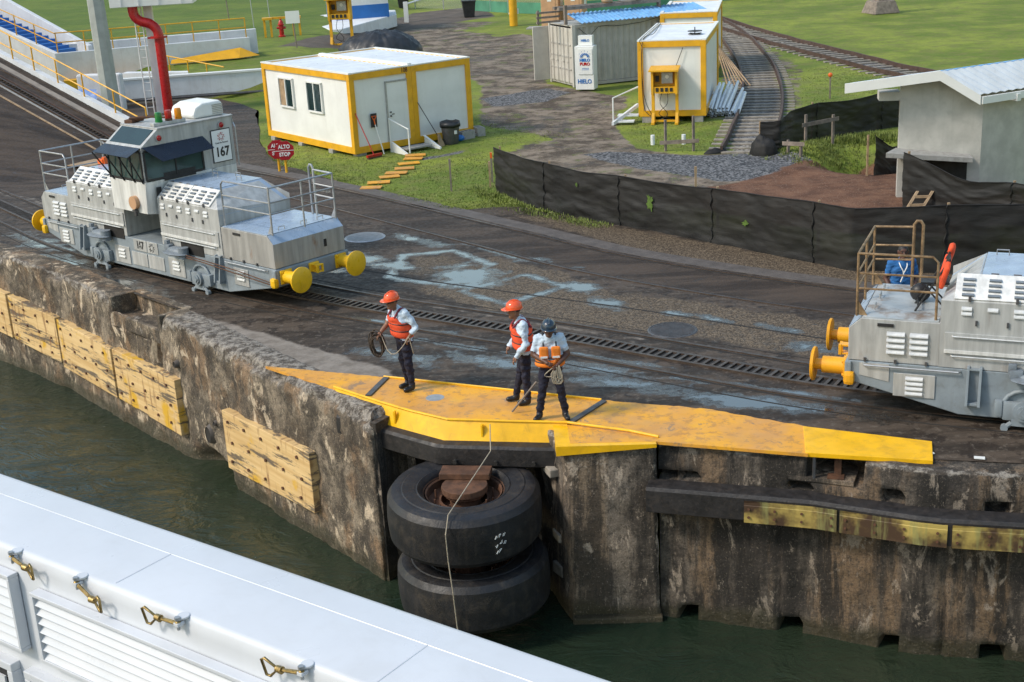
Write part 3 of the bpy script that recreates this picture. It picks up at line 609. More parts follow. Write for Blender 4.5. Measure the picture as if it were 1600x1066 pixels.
for s_, z_, r_x, r_z in ((22.98, -2.1, .13, .17), (21.72, -.9, .06, .07), (23.35, -1.75, .05, .05)):
    c_ = wallpoint(s_); mb = MB(); n_ = 20; mb.add([(r_x*math.cos(2*math.pi*k/n_), -.085, r_z*math.sin(2*math.pi*k/n_)) for k in range(n_)]+[(1.35*r_x*math.cos(2*math.pi*k/n_), .02, 1.35*r_z*math.sin(2*math.pi*k/n_)) for k in range(n_)], [(k, (k+1) % n_, n_+(k+1) % n_, n_+k) for k in range(n_)]); dr_ = mb.build('drain_rim', 'conc_dark', wl, smooth=1, loc=(c_[0], c_[1], z_), rz=-.93)
    mb = MB(); mb.add([(r_x*math.cos(2*math.pi*k/n_), -.07, r_z*math.sin(2*math.pi*k/n_)) for k in range(n_)], [tuple(range(n_))]); mb.build('drain_mouth', 'void', dr_)
wp_ = thing('concrete_pier', 'grey concrete pier between the tyre fender and the dark wall', 'wall')
wall_strip('pier_face', [(.15, 20.6), (.74, 18.75), (2.1, 18.66), (2.16, 19.2)], 'wall_pillar', coping=.5, amp=.035, seed=5, erode=.06, cop=.7, parent=wp_, ztop=-.06)
mb = MB(); mb.box((1.44, 18.66, -3.15), (1.42, .14, .5), rz=-.05); mb.build('footing', 'wall_pillar', wp_, bevel=.03)
wr = thing('quay_wall', 'black stained concrete quay wall with timber fender on the right', 'wall')
def feat_right(s, q, z, out, zz):
    s += 1.36
    if 3.60 < s < 4.42:
        if q > -.5 and -.36 < z <= 0: out = min(out, -.75)
        if q <= 0 and z > -.02: zz = -.012
    for cs in (1.82, 3.4, 4.88, 6.36, 7.9, 9.4):
        if abs(s-cs) < .13 and z < -2.74: out -= .8
    for cs, cz in ((1.5, -.5), (1.85, -.5), (3.5, -.5), (4.86, -.47), (6.3, -.52), (7.8, -.52)):
        if abs(s-cs) < .16 and abs(z-cz) < .075: out -= .45
    for cs in (3.21, 5.65):
        if abs(s-cs) < .02 and z < -.6: out -= .05
    return out, zz
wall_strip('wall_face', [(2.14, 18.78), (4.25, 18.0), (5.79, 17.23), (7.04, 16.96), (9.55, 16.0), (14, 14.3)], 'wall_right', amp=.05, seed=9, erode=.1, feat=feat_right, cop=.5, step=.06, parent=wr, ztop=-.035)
# niche lining with steel bracket
mb = MB(); mb.box((4.62, 18.35, -.40), (.95, .95, .06), rz=-.42); mb.build('niche_floor', 'wall_pillar', wr)
mb = MB(); mb.box((4.70, 18.0, -.20), (.10, .02, .32), rz=-.42); mb.box((4.66, 17.95, -.355), (.24, .18, .02), rz=-.3); mb.cyl((4.69, 17.97, -.12), (4.69, 17.985, -.12), .028, n=8); mb.build('bracket', 'rust', wr)
mb = MB(); mb.box((4.34, 17.98, -.2), (.035, .05, .36)); mb.build('steel_angle', 'darksteel', wr)
# long black timber and its yellow faced plates
mb = MB(); 
beam_pts = [(1.95, 18.60), (3.3, 18.16), (4.3, 17.83), (5.82, 17.06), (7.05, 16.74), (9.5, 15.82), (14, 14.1)]
def beam_run(mb, pts, z0, z1, d0, d1):
    P, S = resample(pts, .3); T = np.gradient(P, axis=0); T /= np.linalg.norm(T, axis=1)[:, None]; Nn = np.stack([T[:, 1], -T[:, 0]], 1)
    n = len(P); V = []
    for i in range(n):
        j = .008*fbm(S[i]*2, 3)
        for dd, zz in ((d0, z0), (d1, z0+.01), (d1+j, z0+.04), (d1+j, z1-.05), (d1-.03, z1), (d0, z1+.02)): V.append((P[i, 0]+Nn[i, 0]*dd, P[i, 1]+Nn[i, 1]*dd, zz))
    F = [(i*6+k, i*6+(k+1) % 6, (i+1)*6+(k+1) % 6, (i+1)*6+k) for i in range(n-1) for k in range(6)]+[tuple(range(5, -1, -1)), tuple((n-1)*6+k for k in range(6))]
    mb.add(V, F)
beam_run(mb, beam_pts, -1.02, -.60, -.15, .17); tb = mb.build('timber_fender', 'wood_beam', wr, bevel=.01)
PB, SB = resample(np.array(beam_pts, float), .01)
def beamseg(x0, x1): return [tuple(q) for q in PB if x0 <= q[0] <= x1]
for k, (x0, x1) in enumerate(((3.36, 4.66), (4.69, 6.03), (6.07, 7.5), (7.55, 9.4))):
    bsg = beamseg(x0, x1); a, b = bsg[0], bsg[-1]
    mb = MB(); beam_run(mb, bsg, -1.035, -.70, .176, .20); beam_run(mb, bsg, -.715, -.695, .10, .196); fp = mb.build('face_plate', 'plate', wr)
    d = np.array(b)-np.array(a); nrm = np.array([d[1], -d[0]])/np.linalg.norm(d)
    for f in (.06, .34, .62, .93):
        for zz in (-.93, -.80): inst(bolt0, fp, (bsg[int(f*(len(bsg)-1))][0]+nrm[0]*.205, bsg[int(f*(len(bsg)-1))][1]+nrm[1]*.205, zz), (0, 0, math.atan2(d[1], d[0])), scale=(.6, .6, .6))
bh = MB(); bh.cyl((0, -.004, 0), (0, .02, 0), .03, n=8); bh0 = None
for (x, y, zz) in ((2.2, 18.36, -.8), (2.5, 18.25, -.78), (3.05, 18.07, -.85), (2.65, 18.2, -.92)):
    o = bh.build('bolt_hole', 'void', wr); o.location = (x, y, zz); o.rotation_euler.z = -.32

# --- recess behind the tyres
mb = MB()
mb.add([(-1.4, 21.6, -.3), (.3, 20.3, -.3), (.3, 20.3, -4.2), (-1.4, 21.6, -4.2)], [(0, 1, 2, 3)])
mb.add([(-2.1, 20.9, -.28), (.8, 19.4, -.28), (.5, 20.8, -.28), (-1.2, 21.8, -.28)], [(0, 1, 2, 3)])
mb.box((-2.22, 20.62, -1.9), (.12, .5, 3.6), rz=-.6); mb.box((-1.75, 20.75, -1.2), (.16, .2, 2.2), rz=-.5)
wf = mb.build('recess_lining', 'wall_right', wp_); setattr_pts(wf, 'coping', np.zeros(len(wf.data.vertices)))
mb = MB(); mb.box((.56, 19.35, -.62), (.28, .35, .14), rz=.3); mb.build('ledge', 'sleeper', wp_, bevel=.02)
mb = MB(); mb.box((.62, 19.3, -1.75), (.2, .3, .14), rz=.3); mb.build('ledge', 'sleeper', wp_, bevel=.02)
mb = MB(); mb.box((.6, 19.3, -2.35), (.16, .3, .2), rz=.5); mb.build('ledge', 'sleeper', wp_, bevel=.02)
# ------------------------------------------------------------------ tracks
def offset_path(P, d):
    P = np.array([p[:2] for p in P], float); T = np.gradient(P, axis=0); T /= np.linalg.norm(T, axis=1)[:, None]; return P+np.stack([-T[:, 1], T[:, 0]], 1)*d
def rail_mesh(P, Z, wd, z0, z1):
    P = np.asarray(P); n = len(P); A = offset_path(P, wd/2); B = offset_path(P, -wd/2); V = []
    for i in range(n): V += [(A[i, 0], A[i, 1], Z[i]+z0), (A[i, 0], A[i, 1], Z[i]+z1), (B[i, 0], B[i, 1], Z[i]+z1), (B[i, 0], B[i, 1], Z[i]+z0)]
    F = [(i*4+k, (i+1)*4+k, (i+1)*4+(k+1) % 4, i*4+(k+1) % 4) for i in range(n-1) for k in range(4)]+[(0, 1, 2, 3), ((n-1)*4+3, (n-1)*4+2, (n-1)*4+1, (n-1)*4)]
    return MB().add(V, F)
T1 = spline([(-21, 47.4), (-17.5, 42.6), (-15.04, 39.34), (-13.1, 36.75), (-10.96, 34.0), (-7.6, 30.6), (-4.0, 27.45), (-1.26, 25.5), (1.21, 23.83), (3.16, 22.35), (5.4, 20.75), (8, 19.45), (12, 17.7), (15, 16.4)], .25)
t1 = thing('tow_track', 'embedded tow track with slotted steel rack in front of the workers', 'track')
Z0 = [0]*len(T1)
for d in (.762, -.762):
    rail_mesh(offset_path(T1, d), Z0, .07, -.05, .022).build('rail', 'railsteel', t1)
    rail_mesh(offset_path(T1, d-.085), Z0, .05, -.05, .0045).build('flangeway', 'void', t1)
for d in (.185, -.185): rail_mesh(offset_path(T1, d), Z0, .07, -.05, .04).build('rack_side', 'railsteel', t1)
rail_mesh(T1, Z0, .30, -.05, .0055).build('rack_bed', 'void', t1)
Pt, St = resample(np.array(T1), .16); Tt = np.gradient(Pt, axis=0); mb = MB()
for p, t in zip(Pt, Tt): mb.box((p[0], p[1], .022), (.055, .30, .034), rz=math.atan2(t[1], t[0]))
stuff(mb.build('rack_teeth', 'railsteel', t1))
for d, wd_ in ((-1.22, .03), (1.02, .022), (2.15, .05)): rail_mesh(offset_path(T1[40:], d), Z0[40:], wd_, -.02, .0042).build('slab_joint', 'void', t1)
T2 = spline([(-12.84, 46.54), (-9.2, 42.5), (-5.1, 37.95), (-.4, 32.2), (2.5, 28.75), (6.6, 25.35), (11, 22.6), (15, 20.4)], .3)
t2 = thing('return_track', 'smooth return track with two rails set in dark paving', 'track')
for d in (.79, -.79):
    rail_mesh(offset_path(T2, d), [0]*len(T2), .075, -.05, .02).build('rail', 'railsteel', t2)
    rail_mesh(offset_path(T2, d-.08 if d > 0 else d+.08), [0]*len(T2), .05, -.05, .0045).build('flangeway', 'void', t2)
rail_mesh(offset_path(T2, 1.2), [0]*len(T2), .5, -.05, .0065).build('concrete_strip', 'conc_dark', t2)
# incline going up on the left
t3 = thing('incline_track', 'steep ramp track with toothed rack climbing at the top left', 'track')
ss = np.arange(0, 13.1, .5)
def inc_rail(w, wd_, z0, z1, nm, mt): 
    P = [inc3(s, w) for s in ss]; rail_mesh(np.array([[p.x, p.y] for p in P]), [p.z for p in P], wd_, z0, z1).build(nm, mt, t3)
inc_rail(.77, .07, -.02, .05, 'rail', 'railsteel'); inc_rail(-.86, .07, -.02, .03, 'rail', 'wood')
inc_rail(.14, .06, -.02, .07, 'rack_side', 'railsteel'); inc_rail(-.14, .06, -.02, .07, 'rack_side', 'railsteel'); inc_rail(0, .2, -.02, .012, 'rack_bed', 'void')
inc_rail(-.26, .09, -.02, .02, 'rack_shoulder', 'conc'); inc_rail(.36, .05, -.02, .03, 'guard_rail', 'oldrail')
inc_rail(1.03, .27, -.02, .018, 'concrete_strip', 'conc_pale')
mb = MB()
for s in np.arange(.2, 12.8, .15): 
    p = inc3(s, 0, .03); mb.box(p, (.05, .24, .05), rz=math.atan2(IE[1], IE[0]))
stuff(mb.build('rack_teeth', 'railsteel', t3))
def incbox(mb, s0, s1, w0, w1, z0, z1):
    c = [inc3(s0, w0, 0), inc3(s1, w0, 0), inc3(s1, w1, 0), inc3(s0, w1, 0)]
    mb.hexa([(p.x, p.y, p.z+z0) for p in (c[0], c[3], c[2], c[1])], [(p.x, p.y, p.z+z1) for p in (c[0], c[3], c[2], c[1])])
mb = MB(); incbox(mb, -.5, 13, 1.55, 1.82, -4, .10); kb = tag(mb.build('ramp_kerb', 'wconc'), 'white painted kerb wall along the ramp below the yellow railing', 'kerb')
yr = thing('yellow_railing', 'yellow pipe railing along the ramp kerb, nearest the incline track', 'railing')
for s in (.9, 2.5, 4.07, 5.42, 6.67, 7.82, 9.2, 10.6, 12):
    mb = MB(); p = inc3(s, 1.62, 0); mb.tube([(p.x, p.y, p.z+.05), (p.x, p.y, p.z+1.06)], .03, 8); mb.build('post', 'yellow', yr)
for h in (1.06, .55):
    mb = MB(); mb.tube([inc3(.9, 1.62, h), inc3(12, 1.62, h)], .028, 8); mb.build('rail', 'yellow', yr)

# ------------------------------------------------------------------ white stair wall, upper railing, low white wall
W1a = Vector((-20.8, 64.4, 0)); W1b = Vector((-12.1, 67.3, 0)); wdir = (W1b-W1a).normalized(); wn = Vector((-wdir.y, wdir.x, 0))
def slab(mb, a, b, th, z0a, z1a, z0b=None, z1b=None, n=None):
    z0b = z0a if z0b is None else z0b; z1b = z1a if z1b is None else z1b
    d = (b-a).normalized(); n = Vector((-d.y, d.x, 0)) if n is None else n
    A, B = a+n*th, b+n*th
    mb.hexa([(a.x, a.y, z0a), (b.x, b.y, z0b), (B.x, B.y, z0b), (A.x, A.y, z0a)], [(a.x, a.y, z1a), (b.x, b.y, z1b), (B.x, B.y, z1b), (A.x, A.y, z1a)])
ws = thing('stair_walkway', 'white concrete walkway with blue steps climbing at the top left', 'stairs')
e3 = Vector((IE[0], IE[1], 0)); stair_end = W1a+e3*9.0
mb = MB(); slab(mb, W1a, W1b, .25, -.8, 1.95); mb.build('front_wall', 'wconc', ws, bevel=.02)
mb = MB(); slab(mb, W1a+wn*.25, W1b+wn*.25, 1.3, .5, 1.80); mb.build('walkway_slab', 'conc', ws)
mb = MB(); slab(mb, W1a+wn*1.55+wdir*.6, W1b+wn*1.55+wdir*.6, .25, .5, 2.2); mb.build('back_wall', 'wconc', ws, bevel=.02)
ln = Vector((e3.y, -e3.x, 0)); 
if ln.y > 0: ln = -ln
mb = MB(); slab(mb, W1a, stair_end, .25, -.8, 1.95, 3.0, 1.95+.30*9, n=-ln); mb.build('stair_wall', 'wconc', ws, bevel=.02)
mb = MB(); slab(mb, W1a-ln*1.5+wdir*.4, stair_end-ln*1.5+wdir*.4, .25, .5, 2.1, 3.0, 2.9+.30*9, n=-ln); mb.build('stair_parapet', 'wconc', ws, bevel=.02)
for k in range(18):
    a = W1a+e3*(.25+k*.46)-ln*.27; b = W1a+e3*(.25+(k+1)*.46)-ln*.27
    mb = MB(); slab(mb, a, b, 1.2, .8, 1.90+.14*(k+1), n=-ln); mb.build('step', 'blue', ws)
ur = thing('yellow_railing', 'yellow pipe railing on the white walkway by the lawn', 'railing')
topz = 1.95
for k in range(8):
    p = W1a+wdir*(.15+k*1.27)+wn*.12; mb = MB(); mb.tube([(p.x, p.y, topz-.1), (p.x, p.y, topz+.92)], .028, 8); mb.build('post', 'yellow', ur)
for k in range(1, 7):
    p = W1a+e3*(k*1.35)-ln*.12; z = topz+.30*k*1.35; mb = MB(); mb.tube([(p.x, p.y, z-.1), (p.x, p.y, z+.95)], .028, 8); mb.build('post', 'yellow', ur)
for h in (.92, .48):
    a = W1a-ln*.12; mb = MB(); mb.tube([tuple((a+e3*8.8)+Vector((0, 0, topz+h+.30*8.8))), (a.x, a.y, topz+h), tuple(W1a+wdir*9.05+wn*.12+Vector((0, 0, topz+h)))], .027, 8); mb.build('rail', 'yellow', ur)
mb = MB(); slab(mb, W1a+wdir*.2-wn*.8, W1a+wdir*5.2-wn*.9, .78, .3, .72); mb.build('yellow_ledge', 'yellow', ws)
mb = MB(); a = W1a+wdir*5.2-wn*.45; b = W1b-wdir*.5-wn*.05; mb.add([(a.x, a.y, 1.04), (b.x, b.y-.6, 1.06), (b.x+.9, b.y+.1, 1.07), (b.x, b.y, 1.5), (a.x, a.y+.3, 1.2)], [(0, 1, 2, 3, 4)]); mb.build('yellow_ramp', 'yellow', ws)
# sunken passage fittings
mb = MB(); mb.add([(-18.3, 57.6, .0), (-17.1, 57.2, .0), (-17.2, 58.0, .95), (-18.1, 58.4, .95)], [(0, 1, 2, 3)]); mb.box((-17.7, 57.9, .1), (1.2, 1.2, .2)); tag(mb.build('blue_hatch', 'blue'), 'blue sloping hatch behind the ramp railing', 'hatch')
mb = MB(); mb.prism([(-18.2+.0, 58.6), (-16.2, 58.2), (-16.1, 58.5), (-18.1, 58.9)], -.3, 1.55); tag(mb.build('end_wall', 'wconc', bevel=.08), 'short white end wall left of the grey lamp pole', 'wall')
mb = MB(); mb.box((-19.3, 60.6, .2), (4.2, 1.0, .25), rz=.15); tag(mb.build('passage_slab', 'yellow'), 'yellow painted slab in the sunken passage', 'slab')
w2 = thing('low_white_wall', 'long low white concrete wall left of the white cabin', 'wall')
A2, B2 = Vector((-17.6, 59.6, 0)), Vector((-7.2, 61.2, 0))
mb = MB(); slab(mb, A2, B2, .3, .22, 1.05); mb.build('wall_body', 'wconc', w2, bevel=.015)
mb = MB(); slab(mb, A2-Vector((.02, .05, 0)), B2-Vector((0, .05, 0)), .42, 1.05, 1.13); mb.build('coping_strip', 'white', w2)
mb = MB(); slab(mb, A2, B2, .3, -.4, .2); mb.build('plinth', 'conc', w2)
mb = MB(); mb.tube([A2+Vector((.2, -.16, .17)), B2+Vector((0, -.16, .17))], .06, 8); mb.build('pipe', 'darksteel', w2)
mb = MB(); mb.prism([(-17.0, 61.5), (-13.8, 60.6), (-13.9, 61.1), (-16.9, 62.1)], .2, 1.18); tag(mb.build('slanted_parapet', 'wconc'), 'slanted white parapet behind the red riser pipe', 'wall')
yr2 = thing('yellow_railing', 'short yellow railing sloping down behind the white mast', 'railing')
for x, y, h in ((-15.2, 63.2, 1.65), (-14.2, 62.5, 1.5), (-13.2, 61.8, 1.35)):
    mb = MB(); mb.tube([(x, y, .9), (x, y, h)], .03, 8); mb.build('post', 'yellow', yr2)
mb = MB(); mb.tube([(-15.4, 63.35, 1.68), (-12.3, 61.2, 1.25)], .03, 8); mb.build('rail', 'yellow', yr2)

# ------------------------------------------------------------------ yellow apron and steel platform over the fender recess
ap = [(-4.55, 23.2), (-2.30, 22.27), (1.42, 20.56), (3.03, 19.95), (4.46, 18.98), (4.24, 17.95), (2.1, 18.72), (.80, 18.82), (.80, 19.56), (-.07, 19.74), (-1.10, 19.97), (-1.74, 20.45), (-2.31, 20.97), (-3.13, 21.78)]
pl = thing('fender_platform', 'worn yellow steel platform the workers stand on above the tyre fender', 'platform')
# painted surface as a dense sheet with a ragged left rim
bm = bmesh.new(); ap2 = []
for i, a in enumerate(ap):
    b = ap[(i+1) % len(ap)]; ap2.append(a)
    if i in (0, 1, 2, 3, 15):
        nn2 = int(math.hypot(b[0]-a[0], b[1]-a[1])/.07)
        for k in range(1, nn2): f = k/nn2; am = .10 if i == 15 else .035; ap2.append((a[0]+(b[0]-a[0])*f+am*fbm(f*nn2*.35, i, 3, 4), a[1]+(b[1]-a[1])*f+am*fbm(f*nn2*.35, i+5, 3, 4)))
vs = [bm.verts.new((x, y, .03)) for x, y in ap2]; bm.faces.new(vs); me = bpy.data.meshes.new('deck_plate')
r_ = bmesh.ops.extrude_face_region(bm, geom=bm.faces[:]); bmesh.ops.translate(bm, vec=(0, 0, -.05), verts=[v for v in r_['geom'] if isinstance(v, bmesh.types.BMVert)])
bmesh.ops.recalc_face_normals(bm, faces=bm.faces); bm.to_mesh(me); bm.free(); me.materials.append(M['apron']); o = bpy.data.objects.new('deck_plate', me); COL.objects.link(o); o.parent = pl
def strip(mb, pts_in, pts_out, z_in, z_out):
    n = len(pts_in); V = [(x, y, z_in) for x, y in pts_in]+[(x, y, z_out) for x, y in pts_out]
    mb.add(V, [(i, i+1, n+i+1, n+i) for i in range(n-1)])
top = [(-3.13, 21.78), (-2.31, 20.97), (-1.74, 20.45), (-1.10, 19.97), (-.07, 19.74), (.80, 19.57)]
low = [(-2.92, 21.46), (-2.25, 20.72), (-1.72, 20.28), (-1.18, 19.84), (-.1, 19.62), (.79, 19.45)]
mb = MB(); strip(mb, [(x, y+.02) for x, y in top], top, .034, .062); strip(mb, top, low, .06, -.24); strip(mb, low, [(x, y+.05) for x, y in low], -.24, -.25); mb.build('skirt', 'skirt', pl, smooth=30)
mb = MB(); mb.tube([(x, y, .075) for x, y in top]+[(1.75, 19.12, .06), (2.16, 18.86, .045)], .022, 8); mb.build('edge_pipe', 'skirt', pl)
for x, y in ((-2.0, 20.6), (-.55, 19.8), (.7, 19.52)):
    mb = MB(); mb.box((x, y-.03, -.07), (.03, .06, .2), rz=-.4); mb.build('gusset', 'skirt', pl)
mb = MB(); mb.hexa([(.58, 19.6, -.24), (.58, 18.72, -.13), (2.1, 18.62, -.03), (2.1, 18.9, -.03)], [(.58, 19.6, .028), (.58, 18.72, .028), (2.1, 18.62, .027), (2.1, 18.9, .027)]); mb.build('end_plate', 'skirt', pl)
for a, b in (((1.42, 20.52), (.78, 19.62)), ((-2.3, 22.2), (-2.55, 21.35))):
    mb = MB(); a = Vector((*a, 0)); b = Vector((*b, 0)); slab(mb, a, b, .10, .02, .055); mb.build('joint_bar', 'darksteel', pl)
mb = MB(); mb.lathe([(0, .0345), (.15, .0345), (.16, .03)], 20, (-1.35, 21.1, 0)); mb.build('cover_disc', 'galv', pl)
mb = MB(); mb.tube([(-2.3, 22.25, .045), (1.42, 20.55, .045)], .022, 6); mb.build('back_bead', 'skirt', pl)
mb = MB(); mb.prism([(4.40, 18.98), (4.21, 17.98), (5.92, 17.46), (6.12, 18.14)], -.03, .042); mb.build('loose_plate', 'skirt', pl, bevel=.006)
# black fender beam under the skirt
fb = MB(); bp = [(-2.98, 21.35), (-2.25, 20.66), (-1.72, 20.22), (-1.22, 19.80), (-.1, 19.56), (.76, 19.40)]
P, S = resample(bp, .12); T = np.gradient(P, axis=0); T /= np.linalg.norm(T, axis=1)[:, None]; Nn = np.stack([T[:, 1], -T[:, 0]], 1); V = []
for i in range(len(P)):
    for dd, zz in ((-.2, -.60), (.10, -.60), (.135, -.57), (.14, -.42), (.135, -.29), (.10, -.245), (-.2, -.22)):
        j = .012*fbm(S[i]*3, zz*6); V.append((P[i, 0]+Nn[i, 0]*(dd+j), P[i, 1]+Nn[i, 1]*(dd+j), zz))
n7 = 7; fb.add(V, [(i*n7+k, i*n7+(k+1) % n7, (i+1)*n7+(k+1) % n7, (i+1)*n7+k) for i in range(len(P)-1) for k in range(n7)]+[tuple(range(n7-1, -1, -1)), tuple((len(P)-1)*n7+k for k in range(n7))])
fbm_o = tag(fb.build('fender_beam', 'wood_beam', smooth=18), 'black scuffed rubber fender beam bending under the yellow platform', 'fender')
for x, y in ((-1.5, 19.97), (-1.0, 19.6), (-.35, 19.47), (.25, 19.36), (.62, 19.29)):
    mb = MB(); mb.cyl((x, y+.03, -.5), (x-.02, y-.06, -.5), .035, n=8); mb.build('bolt_hole', 'void', fbm_o)
# tyre fender: two big tyres on one axle
def tyre(parent, c, tilt, rz):
    g = []
    prof = [(.62, -.30), (.66, -.37), (.80, -.42), (1.02, -.43), (1.12, -.40), (1.19, -.31), (1.205, -.15), (1.21, .0), (1.205, .15), (1.19, .31), (1.12, .40), (1.02, .43), (.97, .425), (.95, .437), (.80, .42), (.74, .405), (.72, .415), (.66, .37), (.62, .30), (.60, .0)]
    mb = MB(); mb.lathe(prof, 72, closed=True); o = mb.build('tyre', 'rubber', parent, smooth=30); o.location = c; o.rotation_euler = (tilt, 0, rz)
    mb = MB(); mb.lathe([(.605, .32), (.58, .30), (.56, .18), (.40, .12), (.39, .2), (.36, .2), (.36, .05), (0, .05)], 40); mb.lathe([(.625, .315), (.64, .335), (.655, .315)], 40); r = mb.build('rim', 'rust', o, smooth=30)
    for k in range(14):
        a = 2*math.pi*k/14; mb = MB(); mb.cyl((.46*math.cos(a), .46*math.sin(a), .12), (.46*math.cos(a), .46*math.sin(a), .24 if k % 3 else .3), .014, n=6); mb.build('stud', 'rust', r)
    return o
tf = thing('tyre_fender', 'two giant black tyres stacked flat on a rusty axle under the platform', 'fender')
ty1 = tyre(tf, (-.88, 18.98, -1.05), R(2.5), .2); ty2 = tyre(tf, (-.80, 18.95, -2.20), R(-1), 1.4)
mb = MB(); mb.lathe([(0, -.64), (.36, -.64), (.36, -.745), (.32, -.75), (.32, -.80), (.24, -.82), (.28, -3.4), (0, -3.4)], 24, (-.86, 19.0, 0)); mb.box((-.84, 19.32, -.585), (.80, .34, .10), rz=-.15); mb.box((-.82, 19.2, -.685), (.58, .5, .07), rz=-.15); mb.build('axle_bracket', 'rust', tf, bevel=.01)
# pale chalk scuffs on the upper tyre
for k in range(8):
    a = -1.15+.06*(k % 3)+random.uniform(-.02, .02); zz = -1.0-.13*(k//3)+random.uniform(-.03, .03); r1 = 1.213
    mb = MB(); rr = .02+.02*random.random(); pts = []
    for q in range(5): aa = a+.018*math.cos(q*1.4+k); pts.append((-.88+r1*math.cos(aa), 18.98+r1*math.sin(aa), zz+.03*math.sin(q*1.9+k)))
    mb.tube(pts, .006, 5); mb.build('chalk_mark', 'white', tf)
mb = MB(); mb.tube([(-.42, 19.62, .09), (-.43, 19.37, -.26), (-1.08, 17.86, -.60), (-1.13, 17.72, -.85), (-1.12, 17.74, -1.3), (-1.08, 17.68, -1.8), (-1.06, 17.75, -2.4), (-1.0, 17.7, -3.1)], .009, 6); tag(mb.build('mooring_line', 'rope'), 'thin rope hanging over the tyres down to the water', 'rope')

# ------------------------------------------------------------------ ship in the foreground
sh = thing('ship_deckhouse', 'white ship bulwark housing with louvres in the bottom left corner', 'ship', (-4.46, 10.34, 3.0), math.atan2(-.597, .802))
mb = MB(); prof = [(.9, -.9), (.93, -.03), (.91, -.004), (.88, 0.), (.05, 0.), (.02, -.008), (0., -.04), (-.015, -.12), (-.012, -3.0)]
xs = [-3.5, 9.0]; 
mb.add([(x, y, z) for x in xs for y, z in prof], [(k, k+1, len(prof)+k+1, len(prof)+k) for k in range(len(prof)-1)]); mb.build('housing', 'ship', sh, smooth=50)
mb = MB(); mb.tube([(-3.5, .63, -.002), (9, .63, -.002)], .007, 6); mb.tube([(1.46, .06, -.002), (1.46, .63, -.002)], .007, 6); mb.tube([(-1.3, .06, -.002), (-1.3, .63, -.002)], .007, 6); mb.tube([(4.2, .06, -.002), (4.2, .63, -.002)], .007, 6); mb.build('weld_seam', 'ship', sh)
def louvre_panel(x0, x1, z0, z1, n):
    fr = MB(); d0, d1 = -.12, -.02; t = .035
    for a, b, c, d in ((x0, x1, z1-t, z1), (x0, x1, z0, z0+t), (x0, x0+t, z0+t, z1-t), (x1-t, x1, z0+t, z1-t)): fr.box(((a+b)/2, (d0+d1)/2, (c+d)/2), (b-a, d1-d0, d-c))
    f = fr.build('louvre_panel', 'ship', sh, bevel=.006)
    bk = MB(); bk.add([(x0, -.024, z0), (x1, -.024, z0), (x1, -.024, z1), (x0, -.024, z1)], [(0, 1, 2, 3)]); bk.build('backing', 'void', f)
    h = (z1-z0-2*t)/n
    for k in range(n):
        zt = z1-t-h*k; mb = MB(); mb.hexa([(x0+t, -.112, zt-h*.95), (x1-t, -.112, zt-h*.95), (x1-t, -.100, zt-h*.95), (x0+t, -.100, zt-h*.95)], [(x0+t, -.040, zt), (x1-t, -.040, zt), (x1-t, -.028, zt), (x0+t, -.028, zt)]); mb.build('slat', 'ship', f)
louvre_panel(.50, 4.6, -.94, -.27, 7); louvre_panel(-2.6, .22, -.94, -.20, 7)
for x0, x1 in ((-2.4, -.02), (.16, 2.6)):
    mb = MB(); 
    for a, b, c, d in ((x0, x1, -1.22, -1.14), (x0, x1, -2.4, -2.32), (x0, x0+.08, -2.32, -1.22), (x1-.08, x1, -2.32, -1.22)): mb.box(((a+b)/2, -.06, (c+d)/2), (b-a, .1, d-c))
    f = mb.build('window_surround', 'ship', sh, bevel=.008)
    mb = MB(); mb.add([(x0, -.02, -2.4), (x1, -.02, -2.4), (x1, -.02, -1.15), (x0, -.02, -1.15)], [(0, 1, 2, 3)]); mb.build('dark_pane', 'black', f)
    mb = MB(); mb.box(((x0+x1)/2-.1, -.035, -1.8), (x1-x0-.3, .02, .85)); mb.build('blind', 'ship', f)
def latch(x, ang, swing):
    t = thing('toggle_latch', '', 'latch', (-4.46, 10.34, 3.0), math.atan2(-.597, .802), 'brass latches along the ship housing')
    mb = MB(); mb.cyl((x, -.0, -.012), (x, -.0, .004), .05, n=16); mb.box((x, -.05, -.045), (.05, .07, .03)); mb.build('lug', 'ship', t, bevel=.004)
    mb = MB(); mb.cyl((x, -.06, -.095), (x, -.06, .012), .013, n=8); mb.cyl((x, -.06, -.01), (x, -.06, .014), .024, n=6); mb.build('pin', 'galv', t)
    sx = swing; e = (x+.20*sx, -.075, -.055+ang*.2)
    mb = MB(); mb.tube([(x-.01*sx, -.06, -.04), e], [.018, .014], 8); mb.ell((x, -.06, -.04), (.026, .026, .026), 10, 6); mb.cyl((e[0]-.02*sx, e[1], e[2]), (e[0]+.035*sx, e[1], e[2]), .03, .026, 10); mb.build('eye_bolt', 'brass', t, smooth=40)
    pz = .075; mb = MB(); q = e[0]+.02*sx; tri = [(q, e[1]-.0, e[2]), (q+.10*sx, e[1]-.03, e[2]+pz), (q+.125*sx, e[1]-.035, e[2]+pz*.8), (q+.105*sx, e[1]-.02, e[2]-pz*.9), (q+.075*sx, e[1]-.01, e[2]-pz*1.0)]
    mb.tube(tri, .0115, 8, closed=True); mb.build('wing_handle', 'brass', t, smooth=1)
    return t
for (x, a, s_), lb in zip(((.24, -.1, 1), (1.11, -.35, 1), (2.33, .05, -1), (3.62, -.1, -1)), ('leftmost brass toggle latch on the white ship housing', 'brass toggle latch above the corner of the big louvre panel', 'brass toggle latch with upright handle, third from the left', 'brass toggle latch nearest the right end of the ship housing')): latch(x, a, s_)['label'] = lb
